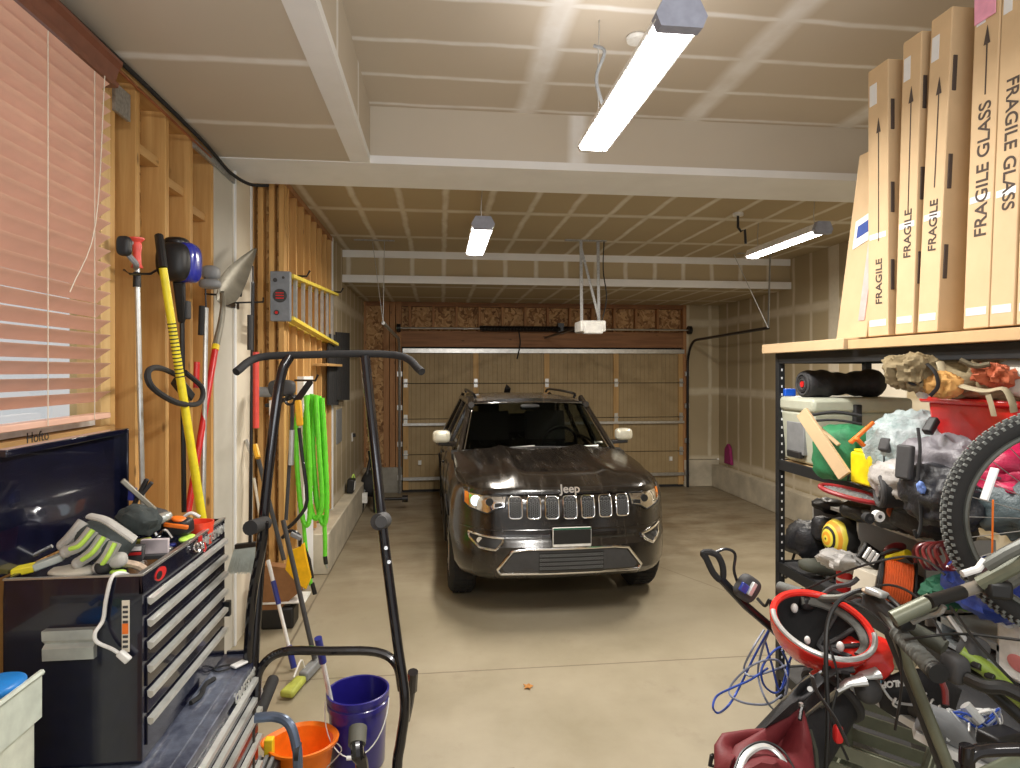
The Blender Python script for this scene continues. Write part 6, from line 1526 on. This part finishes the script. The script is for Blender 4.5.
# fork from crown to hub, stanchion and lower tube
crown = U(990, 583, 1.66)
for s in (-1, 1):
    MB().tube([crown+wn_*s*.05, crown*.35+hub*.65+wn_*s*.055, hub+wn_*s*.052], .018, 10).build('fork_leg', 'bike_grey', t)
MB().cyl(U(955, 594, 1.62), U(988, 583, 1.66), .016, n=14).build('stanchion', mat('stanchion_silver', (.48, .44, .38), .3, .6), t)
MB().beam(crown+wn_*.07, crown-wn_*.07, .06, .05).build('fork_crown', 'cable_black', t, bevel=.012)
MB().cyl(U(928, 602, 1.58), U(962, 592, 1.62), .017, n=14).build('lower_tube', 'cable_black', t)
MB().cyl(U(893, 619, 1.60), U(932, 601, 1.59), .020, n=16).build('head_sleeve', 'bike_olive', t)
MB().tube([U(985, 566, 1.6), U(1005, 554, 1.58), U(1040, 536, 1.55)], .016, 10).build('frame_tube', 'bike_grey', t)
MB().tube([U(980, 584, 1.63), U(1003, 572, 1.6), U(1045, 550, 1.55)], .019, 10).build('frame_tube', 'bike_olive', t)
MB().tube([U(962, 574, 1.6), U(978, 569, 1.6), U(985, 560, 1.6)], .009, 8).build('brake_bolt', 'white_plastic', t)
# --- bicycle standing with handlebars across
t = thing('bicycle', 'olive and green mountain bicycle with handlebars nearest the camera', 'bicycle', (1.5, 1.5, 0))
bl_, br_ = U(780, 587, 2.15), U(936, 672, 1.52)
stem = U(884, 610, 1.78)
MB().tube([U(800, 593, 2.07), U(822, 598, 2.0), U(842, 598, 1.93), U(860, 594, 1.88), U(876, 604, 1.80), U(890, 622, 1.72), U(899, 634, 1.66)], .0125, 10, sm=5).build('handlebar', 'bike_grey', t)
MB().tube([bl_, U(802, 594, 2.06)], .019, 14).build('grip', 'grip_grey', t)
q = MB().tube([U(897, 632, 1.67), br_], lambda k: .0185+.0015*math.sin(k*50), 16)
MB().tube([U(897+39*i/30, 632+40*i/30, 1.67-.15*i/30) for i in range(31)], lambda k: .022+.0015*math.sin(k*60), 14).build('grip', 'grip_grey', t)
MB().cyl(U(934, 670, 1.53), U(939, 674, 1.51), .024, n=14).build('end_plug', 'cable_black', t)
MB().beam(U(868, 598, 1.85), U(896, 622, 1.72), .045, .05).build('stem', 'charcoal', t, bevel=.01)
MB().box(U(877, 605, 1.76)+Vector((0, 0, .035)), (.045, .05, .018), (.1, .2, .4)).build('bell', mat('silver_face', (.6, .62, .62), .3, .4), t, bevel=.006)
MB().ell(U(872, 592, 1.8), (.06, .05, .02), (0, .2, .3)).build('stem_badge', 'tan_brown', t)
# brake levers and shifters
MB().tube([U(912, 622, 1.62), U(925, 616, 1.6), U(938, 613, 1.58), U(944, 606, 1.57)], .008, 8, sm=4).build('brake_lever', 'steel', t)
MB().tube([U(816, 600, 2.03), U(832, 588, 2.02), U(850, 584, 1.98), U(858, 578, 1.97)], .008, 8, sm=4).build('brake_lever', 'charcoal', t)
MB().ell(U(904, 622, 1.64), (.05, .04, .04), e=.6).build('brake_clamp', 'cable_black', t); MB().ell(U(806, 602, 2.03), (.05, .05, .05), e=.6).build('brake_clamp', 'cable_black', t)
MB().tube([U(826, 768, 1.75), U(828, 720, 1.76), U(826, 660, 1.80), U(828, 622, 1.84), U(840, 600, 1.85), U(862, 590, 1.83), U(885, 595, 1.76), U(905, 612, 1.66)], .0065, 8, sm=8).build('cable', 'cable_black', t)
for pts in ([(800, 592, 2.1), (830, 578, 2.05), (862, 566, 1.95), (900, 557, 1.9), (925, 560, 1.85), (945, 575, 1.78)],
            [(842, 600, 1.9), (870, 612, 1.75), (895, 640, 1.66), (902, 680, 1.64), (895, 730, 1.64)],
            [(860, 592, 1.84), (890, 585, 1.78), (920, 600, 1.7), (945, 640, 1.6)],
            [(905, 640, 1.6), (930, 636, 1.56), (965, 634, 1.55), (1020, 640, 1.5)],
            [(828, 640, 1.82), (838, 680, 1.8), (832, 720, 1.78), (848, 760, 1.76)],
            [(950, 606, 1.58), (975, 640, 1.52), (1000, 668, 1.48), (1022, 690, 1.45)]):
    MB().tube([U(*a) for a in pts], .0035, 6, sm=8).build('cable', 'cable_black', t)
MB().ell(U(838, 734, 1.75), (.025, .025, .05), e=.6).build('cable_tag', 'red_plastic', t)
# head tube, down tube, green top tube
MB().tube([U(894, 628, 1.72), U(906, 660, 1.72), U(930, 720, 1.70), U(958, 790, 1.68)], .015, 12, sm=3).build('fork_leg', 'bike_olive', t)
MB().tube([U(888, 632, 1.76), U(901, 664, 1.76), U(925, 724, 1.74), U(950, 790, 1.72)], .012, 12, sm=3).build('fork_leg', 'charcoal', t)
MB().tube([U(960, 652, 1.55), U(985, 668, 1.52), U(1030, 706, 1.47)], .020, 12).build('top_tube', 'bike_green', t)
MB().tube([U(950, 655, 1.57), U(985, 685, 1.54), U(1035, 730, 1.5)], .015, 12).build('down_tube', 'cable_black', t)
for k in (.25, .45, .65):
    p = U(960, 652, 1.55)*(1-k)+U(1030, 706, 1.47)*k; MB().box(p+Vector((-.012, -.012, .004)), (.02, .02, .014), (0, .6, .4)).build('tube_print', 'cable_black', t, bevel=.002)
MB().tube([U(966, 678, 1.5), U(985, 686, 1.47), U(1005, 688, 1.45), U(1030, 700, 1.42)], .016, 10, sm=4).build('second_bar', 'cable_black', t)
MB().ell(U(955, 668, 1.53), (.05, .06, .07), e=.6).ell(U(973, 650, 1.55), (.06, .05, .07), (0, .5, 0), e=.6).build('brake_caliper', 'charcoal', t)
MB().cyl(U(952, 668, 1.54), U(968, 680, 1.5), .012, n=12).build('bar_clamp', 'bike_grey', t)
MB().tube([U(948, 616, 1.58), U(958, 630, 1.56), U(967, 642, 1.55)], .007, 8).build('brake_lever', 'steel', t)

# spare suspension tube lying dark behind the grip
MB().cyl(U(910, 628, 1.75), U(945, 648, 1.68), .022, n=14).build('shock_body', 'olive_dark', t)
t = tag(MB().tube([Vector((U(968, 790, 1.35).x, U(968, 790, 1.35).y, .0)), U(968, 790, 1.35), U(966, 765, 1.35), U(974, 753, 1.35), U(990, 750, 1.35), U(1030, 749, 1.33), U(1060, 752, 1.32), Vector((U(1075, 790, 1.32).x, U(1075, 790, 1.32).y, .0))], .014, 12, sm=6).build('black_hoop', 'frame_black'), 'glossy black bent steel tube in the bottom right corner', 'steel tube')
tag(MB().cyl(U(985, 775, 1.45), U(1035, 752, 1.4), .016, n=12).build('pale_green_tube', mat('pale_green', (.33, .42, .32), .4)), 'pale green straight tube beneath the black bent tube', 'steel tube')
# --- red helmet
hc = U(822, 625, 1.92)
t = thing('helmet', 'red and black cycling helmet hanging upside down under the handlebar', 'helmet', hc)
hx = Vector((.82, -.5, -.22)).normalized(); hyv = Vector((.3, .75, .55)).normalized(); hyv = (hyv-hx*hyv.dot(hx)).normalized(); hz = hx.cross(hyv).normalized()
view = (hc-Vector((0, 0, HC))).normalized()
if hz.dot(view) < 0: hz = -hz
def shell(r, dep, m_, nm, par=t, n=40, arcs=None, r2=.78, th=.0):
    q = MB(); vs = []
    for j in range(13):
        a = PI/2*j/12
        for i in range(n):
            b_ = 2*PI*i/n
            vs.append(hc+hx*r*math.cos(b_)*math.cos(a*.98)+hyv*r*r2*math.sin(b_)*math.cos(a*.98)+hz*dep*math.sin(a))
    q.add(vs, [(j*n+i, j*n+(i+1) % n, (j+1)*n+(i+1) % n, (j+1)*n+i) for j in range(12) for i in range(n)])
    return q.build(nm, m_, par, smooth=80)
mat('helmet_red', (.80, .03, .02), .25, coat=.5)
shell(.148, .16, 'helmet_red', 'outer_shell'); shell(.132, .135, 'black_rubber', 'inner_foam')
def ringp(r, zo, n=48, r2=.78, a0=0, a1=2*PI): return [hc+hx*r*math.cos(a0+(a1-a0)*i/n)+hyv*r*r2*math.sin(a0+(a1-a0)*i/n)+hz*zo for i in range(n)]
MB().tube(ringp(.141, .0), .011, 8, closed=True).build('rim', 'helmet_red', t)
MB().tube(ringp(.143, -.01, a0=PI*1.05, a1=PI*2.1), .008, 8).build('silver_trim', 'silver_face', t)
MB().tube(ringp(.122, .02, a0=-.5, a1=2.2), .014, 8, flat=.6).build('olive_padding', 'grip_grey', t)
for k in range(5):
    a = -1.2+.6*k; MB().tube([hc+hx*.11*math.cos(a)+hyv*.09*math.sin(a)+hz*.03, hc+hz*.10+hx*.03*math.cos(a)], .007, 6).build('inner_strap', 'charcoal', t)
for (dx, dy, w) in ((-.08, .05, .022), (.06, -.03, .022), (-.03, -.05, .018)): MB().ell(hc+hx*dx+hyv*dy+hz*.03, (w, w, w*1.4)).build('white_pad', 'white_plastic', t)
for k in range(3): MB().tube([hc+hx*(.03+.05*k)-hyv*.11+hz*.03, hc+hx*(.04+.05*k)-hyv*.10+hz*.08, hc+hx*(.04+.04*k)-hyv*.05+hz*.135], .012, 6, flat=.5).build('vent', 'black_rubber', t)
# --- golf trolley handle with display
t = thing('golf_trolley', 'black golf trolley handle with blue display rising left of rack', 'golf trolley', U(760, 768, 2.2))
Lp = [(706, 558, 2.1), (714, 574, 2.1), (722, 580, 2.1), (723, 568, 2.1), (718, 556, 2.1), (710, 552, 2.1)]
MB().tube([U(*a) for a in Lp], .011, 8, closed=False, sm=4).tube([U(*Lp[-1]), U(703, 553, 2.1), U(*Lp[0])], .011, 8, sm=4).build('handle_loop', 'black_rubber', t)
MB().tube([U(720, 578, 2.1), U(745, 605, 2.1), U(772, 628, 2.12), U(800, 655, 2.15)], .014, 10).build('shaft', 'black_metal', t)
MB().tube([U(716, 552, 2.1), U(726, 549, 2.1), U(735, 554, 2.1), U(734, 570, 2.1), U(738, 584, 2.1)], .005, 8, sm=5).build('brake_wire', 'black_metal', t)
bd = MB().ell(U(747, 588, 2.08), (.075, .05, .085), (0, .6, 0), e=.6).build('display_housing', 'charcoal', t)
MB().box(U(744, 588, 2.04), (.03, .012, .03), (0, .6, .2)).build('blue_screen', mat('screen_blue', (.03, .05, .30), .2), bd, bevel=.003)
MB().box(U(752, 589, 2.04), (.018, .012, .045), (0, .6, .2)).build('button_strip', 'silver_face', bd, bevel=.003)
MB().tube([U(757, 598, 2.08), U(765, 606, 2.06), U(770, 600, 2.04), U(772, 620, 2.04)], .005, 6, sm=5).build('lead', 'cable_black', t)
# --- blue network cables hanging in loops
t = thing('blue_cable', 'tangled blue and grey cable looping down to the slab', 'cable', U(745, 700, 2.0))
mat('cable_blue', (.03, .08, .42), .4); mat('cable_greyblue', (.22, .25, .34), .5)
for i, pts in enumerate((
    [(771, 626), (755, 655), (738, 690), (728, 706), (718, 713), (713, 707), (717, 696), (732, 688), (750, 680), (768, 668)],
    [(770, 628), (762, 650), (758, 675), (766, 700), (778, 712), (784, 700), (788, 680), (780, 662), (766, 660), (748, 668), (732, 684), (730, 695), (745, 703), (768, 704), (782, 695)],
    [(790, 645), (775, 650), (762, 668), (764, 685), (776, 693), (786, 682), (788, 665), (782, 650)],
    [(798, 640), (790, 660), (786, 690), (782, 705)],
    [(765, 640), (772, 665), (780, 690), (790, 660), (800, 645), (812, 655)],
    [(764, 630), (752, 650), (744, 668), (750, 676), (768, 672), (790, 664)])):
    MB().tube([U(x, y, 2.15+.03*math.sin(x*.3+i)) for x, y in pts], .0038, 6, sm=7).build('loop', 'cable_blue' if i % 2 == 0 else 'cable_greyblue', t)
MB().tube([U(x, y, 2.13) for x, y in ((816, 650), (812, 664), (818, 672), (826, 660), (840, 655), (852, 668), (858, 690))], .004, 6, sm=6).tube([U(x, y, 2.0) for x, y in ((868, 645), (876, 660), (882, 680), (880, 700))], .004, 6, sm=6).build('blue_white_loop', mat('cable_sky', (.15, .42, .62), .4), t)
# --- golf bag, lying with its top towards the rack
mat('maroon', (.15, .015, .02), .6, bmp=.25); mat('bag_cloth', (.016, .016, .018), .7, bmp=.4)
t = thing('golf_bag', 'maroon and black golf bag leaning with an arched silver stripe', 'golf bag', U(775, 780, 1.75))
A0 = U(832, 694, 2.02); A1 = U(752, 800, 1.85)
d = (A1-A0).normalized()
MB().tube([A0+(A1-A0)*i/16 for i in range(17)], lambda k: .088+.03*k, 28, flat=.95).build('barrel', 'bag_cloth', t, smooth=80)
MB().torus(A0, d, .09, .014, 32, 8).build('top_cuff', 'charcoal', t)
def onbag(px, py, dd): return U(px, py, dd)
# maroon pockets facing the camera
pk = [(803, 706), (812, 740), (816, 780), (770, 800), (712, 790), (735, 745), (765, 728)]
def pillow(pts, dfun, m_, nm, puff=.03, thick=.05, par=t):
    c = [sum(p[0] for p in pts)/len(pts), sum(p[1] for p in pts)/len(pts)]
    fine = []
    n0 = len(pts)
    for i in range(n0):
        a, b_ = pts[i], pts[(i+1) % n0]
        for k in range(5): fine.append((a[0]+(b_[0]-a[0])*k/5, a[1]+(b_[1]-a[1])*k/5))
    n = len(fine); vs = []; ks = (1, .97, .88, .7, .45, .2)
    for k in ks:
        h = puff*math.sqrt(max(0, 1-k*k))
        vs += [DP(c[0]+(p[0]-c[0])*k, c[1]+(p[1]-c[1])*k, dfun(p[0], p[1])-h) for p in fine]
    back = [DP(p[0], p[1], dfun(p[0], p[1])+thick) for p in fine]
    vs = back+vs+[DP(c[0], c[1], dfun(*c)-puff)]
    L = len(ks)
    fs = [(k*n+i, k*n+(i+1) % n, (k+1)*n+(i+1) % n, (k+1)*n+i) for k in range(L) for i in range(n)]
    fs += [(L*n+i, L*n+(i+1) % n, (L+1)*n) for i in range(n)]+[tuple(range(n-1, -1, -1))]
    return MB().add(vs, fs).build(nm, m_, par, smooth=70)
df = lambda x, y: 1.80-.0022*(y-700)+.0004*(x-760)
pillow(pk, lambda x, y: df(x, y)-.06, 'maroon', 'large_pocket')
pillow([(714, 745), (722, 733), (748, 729), (764, 728), (758, 745), (735, 775), (722, 790), (714, 775)], lambda x, y: df(x, y)-.02, 'maroon', 'side_pocket')
MB().tube([DP(x, y, df(x, y)-.105) for x, y in ((738, 775), (744, 758), (756, 748), (768, 747), (780, 756), (792, 775))], .010, 8, sm=6, flat=.6).build('silver_arch', 'silver_face', t)
MB().tube([DP(x, y, df(x, y)-.105) for x, y in ((734, 770), (742, 752), (756, 743), (770, 743), (784, 752), (796, 772))], .003, 6, sm=6).build('piping', 'black_plastic', t)
pillow([(765, 728), (778, 708), (800, 683), (818, 672), (826, 680), (806, 700), (790, 716)], lambda x, y: df(x, y)-.075, 'bag_cloth', 'black_panel', puff=.01)
MB().tube([DP(x, y, df(x, y)-.11) for x, y in ((803, 706), (801, 712), (800, 720))], .005, 6).build('zip_pull', 'black_plastic', t)
MB().cyl(DP(801, 706, 1.67), DP(801, 703, 1.67), .006, n=8).cyl(DP(810, 689, 1.68), DP(810, 689, 1.67), .007, n=10).build('rivet', 'steel', t)
MB().tube([DP(x, y, 1.66) for x, y in ((812, 676), (816, 690), (826, 705), (836, 720), (848, 745))], .010, 6, sm=4, flat=.4).build('shoulder_strap', 'charcoal', t)
MB().tube([DP(x, y, 1.7) for x, y in ((712, 755), (710, 765), (718, 768), (716, 758), (712, 755))], .006, 6).build('side_ring', 'black_plastic', t)
MB().tube([DP(x, y, 1.72) for x, y in ((810, 730), (816, 750), (818, 775))], .005, 6).build('zip', 'olive_dark', t)
for i, (x, y, d_, rr) in enumerate(((848, 683, 1.8, .3), (862, 676, 1.82, .5), (835, 670, 1.85, .1), (822, 668, 1.9, -.2))):
    c = U(x, y, d_)
    g = thing('golf_club', ['golf club with pale iron head nearest the black cable', 'golf club with pale iron head beside the racquet bag', 'golf club with small dark head behind the strap', 'golf club with chrome head at the bag mouth left'][i], 'golf club', c, group='golf clubs in the maroon bag')
    MB().tube([c+Vector((-.035, 0, -.02)), c, c+Vector((.045, -.01, .012))], lambda k: .010+.014*k, 10, flat=.55).build('head', ['alu', 'silver_face', 'charcoal', 'chrome'][i], g)
    MB().cyl(c+Vector((-.035, 0, -.02)), c+Vector((-.06, .12, -.16)), .005, n=8).build('shaft', 'steel', g)
# --- racquet bag with lettering
c = U(912, 690, 1.95)
t = thing('racquet_bag', 'black racquet bag with white lettering behind the bike fork', 'racquet bag', c)
pillow([(876, 690), (888, 676), (905, 669), (925, 668), (945, 676), (962, 690), (955, 712), (925, 722), (895, 718), (880, 708)], lambda x, y: 1.93+.0004*(x-900), 'bag_cloth', 'body', puff=.04, thick=.10)
c_ = DP(899, 683, 1.87); xx = (DP(925, 680, 1.89)-DP(888, 684, 1.885))
textmesh('DUNLOP', .026, basis(c_, -xx, Vector((0, 0, -1))), 'white_plastic', 'lettering', t, ext=.001, bold=.001)
MB().tube([DP(896, 698, 1.87), DP(893, 704, 1.87), DP(898, 707, 1.87), DP(900, 701, 1.87), DP(897, 704, 1.87)], .0035, 6, sm=4).build('swirl_mark', 'white_plastic', t)
MB().tube([DP(880, 684, 1.89), DP(892, 700, 1.875), DP(905, 704, 1.872), DP(930, 706, 1.875)], .004, 6, sm=4).build('zip', 'silver_face', t)
tag(MB().ell(U(868, 690, 1.83), (.07, .07, .075), e=.9).build('dark_ball', 'charcoal'), 'dark grey ball between the club heads and racquet bag', 'ball')
# --- olive plastic crates and shoes at floor height
def crate(lbl, c, sx, sy, sz, m_, rz):
    R = Matrix.Rotation(rz, 3, 'Z'); t = thing('slatted_crate', lbl, 'crate', c, group='olive slatted crates')
    def L(x, y, z): return c+R @ Vector((x, y, z))
    for s in (-1, 1):
        for k in range(4):
            z = sz*(k+.5)/4
            MB().beam(L(-sx, s*sy, z), L(sx, s*sy, z), .008, sz*.17, up=(0, 0, 1)).build('slat', m_, t, smooth=0)
            MB().beam(L(s*sx, -sy, z), L(s*sx, sy, z), .008, sz*.17, up=(0, 0, 1)).build('slat', m_, t, smooth=0)
        for s2 in (-1, 1): MB().beam(L(s*sx, s2*sy, 0), L(s*sx, s2*sy, sz), .025, .025).build('corner_post', m_, t, smooth=0)
    MB().prism([L(-sx, -sy, 0), L(sx, -sy, 0), L(sx, sy, 0), L(-sx, sy, 0)], (0, 0, .01)).build('base', m_, t, smooth=0)
mat('crate_olive', (.17, .18, .13), .5)
c = U(880, 745, 2.12)
for k_, lb_ in enumerate(('olive slatted crate added on the slab to hold up the stack', 'olive slatted crate added mid stack to hold up the top crate', 'olive slatted crate topmost of the stack under the racquet bag')):  # lower two crates added to hold up the top one
    c = c.copy(); c.z = .27*k_; crate(lb_, c, .19, .14, .26, 'crate_olive', .75)
def shoe(lbl, px, py, d_, rz, m1, m2):
    c = U(px, py, d_); t = thing('shoe', lbl, 'shoe', c, group='grey training shoes')
    R = Euler((0, .25, rz)).to_matrix()
    def L(x, y, z): return c+R @ Vector((x, y, z))
    q = MB(); vs = []; n = 20
    for k, (x, w, h) in enumerate(((-.13, .02, .03), (-.12, .035, .085), (-.06, .04, .09), (0, .042, .07), (.06, .048, .05), (.11, .04, .035), (.135, .015, .02))):
        for i in range(n):
            a = 2*PI*i/n; vs.append(L(x, w*math.cos(a), max(.0, h*.5+h*.5*math.sin(a))))
    q.add(vs, [(k*n+i, k*n+(i+1) % n, (k+1)*n+(i+1) % n, (k+1)*n+i) for k in range(6) for i in range(n)]+[tuple(range(n)), tuple(range(6*n, 7*n))])
    q.build('upper', m1, t, smooth=70)
    q = MB(); 
    pr = [(x, w*s) for s in (1, -1) for x, w in (((-.13, .025), (-.06, .043), (.05, .05), (.12, .04), (.14, .0)) if s == 1 else ((.12, .04), (.05, .05), (-.06, .043), (-.13, .025)))]
    q.prism([L(x, y, -.018) for x, y in pr], R @ Vector((0, 0, .022))); q.build('sole', m2, t, smooth=0)
    for k in range(4): MB().tube([L(-.02+.02*k, -.03, .07-.007*k), L(-.02+.02*k, 0, .085-.008*k), L(-.02+.02*k, .03, .07-.007*k)], .003, 5, sm=3).build('lace', 'white_plastic', t)
shoe('grey training shoe with white sole left of the olive fork leg', 925, 722, 1.9, -.9, 'charcoal', 'white_plastic')
shoe('grey training shoe with white sole right of the olive fork leg', 968, 752, 1.75, -.6, 'grey_plastic', 'white_plastic')
# --- rope tangle
t = thing('rope_tangle', 'tangle of white and blue thin rope behind the bike frame', 'rope', U(975, 722, 1.8))
random.seed(11)
for k in range(4):
    pts = []
    for i in range(26):
        px = 972+26*math.sin(i*.9+k*1.7)+5*random.random(); py = 722+14*math.cos(i*1.3+k)+5*random.random()
        pts.append(U(px, py, 1.78+.04*math.sin(i*1.1+k)))
    MB().tube(pts, .0032, 6, sm=4).build('strand', ['white_plastic', 'cable_greyblue', 'silver_face', 'cable_blue'][k], t)
MB().cyl(U(965, 705, 1.76), U(980, 722, 1.74), .016, n=10).build('handle', 'silver_face', t)
MB().tube([U(938, 672, 1.9), U(945, 690, 1.88), U(946, 705, 1.86)], .009, 8).build('red_rod', 'hose_red', t)
tag(MB().box(U(1000, 738, 1.7), (.12, .06, .04), (0, .1, .3)).build('pump_body', 'black_plastic', bevel=.008), 'short black pump body lying right of the rope tangle', 'pump')
tag(MB().ell(U(896, 655, 1.95), (.12, .10, .06), (0, -.1, 0), e=.6).build('tan_pouch', mat('tan_pouch', (.35, .32, .20), .7)), 'olive tan pouch between the handlebar grip and racquet bag', 'pouch')
# dark backdrop things: duffel and bin under the rack
c = U(975, 690, 2.3); 
tag(MB().ell((c.x+.1, c.y, .62), (.5, .6, .42), e=.6, amp=.03, freq=5, seed=71, flat=-.9).build('duffel_bag', 'bag_cloth', smooth=80), 'large dark duffel bag on the lower shelf behind the bikes', 'duffel bag')

tag(MB().ell(U(865, 655, 1.95), (.16, .14, .12), e=.8, amp=.02, freq=9, seed=73).build('red_bag', 'helmet_red', smooth=80), 'red cloth bag pressed beneath the helmet', 'bag')
# ================================================================= camera, light, colour
cam = bpy.data.cameras.new('camera'); co_ = bpy.data.objects.new('camera', cam); link(co_)
cam.sensor_width = 36; cam.lens = 36*F/1020; cam.shift_x = 0; cam.shift_y = -13/1020
cam.clip_start = .05
co_.location = (0, 0, HC); co_.rotation_euler = (PI/2, 0, -YAW)
S.camera = co_
W = bpy.data.worlds.new('world'); S.world = W; W.use_nodes = True
bg = W.node_tree.nodes['Background']; bg.inputs[0].default_value = (1.0, .97, .93, 1); bg.inputs[1].default_value = .55
def area(name, loc, rot, sx, sy, e, col=(1, .96, .9)):
    l = bpy.data.lights.new(name, 'AREA'); l.shape = 'RECTANGLE'; l.size = sx; l.size_y = sy; l.energy = e; l.color = col
    o = bpy.data.objects.new(name, l); link(o); o.location = loc; o.rotation_euler = rot; return o
# light thrown downward by each fixture, followed by unseen fill lights added for brightness
area('lamp_near', (.84, 2.75, 3.19), (0, 0, 0), .16, 1.2, 58)
area('lamp_middle', (.36, 5.87, 3.185), (0, 0, 0), .16, 1.2, 55, (1, .91, .78))
area('lamp_right', (3.31, 5.72, 3.185), (0, 0, 0), .16, 1.2, 55, (1, .91, .78))
area('fill_near_up', (.84, 2.75, 3.34), (PI, 0, 0), .3, 1.2, 4)  # unseen upward fill, added to brighten the raised ceiling
area('fill_bounce', (.5, -.4, 1.9), (PI-.35, 0, 0), 2.4, 1.0, 34, (.93, .96, 1))  # fill light added behind the camera to lift the near ceilings
area('fill_rear', (.3, -.6, 3.3), (math.radians(35), 0, 0), 1.2, .2, 30)  # extra fill added behind the camera, without a fixture
S.view_settings.view_transform = 'Standard'; S.view_settings.look = 'None'
S.view_settings.exposure = 0.35; S.view_settings.gamma = 1.0; S.view_settings.use_curve_mapping = False
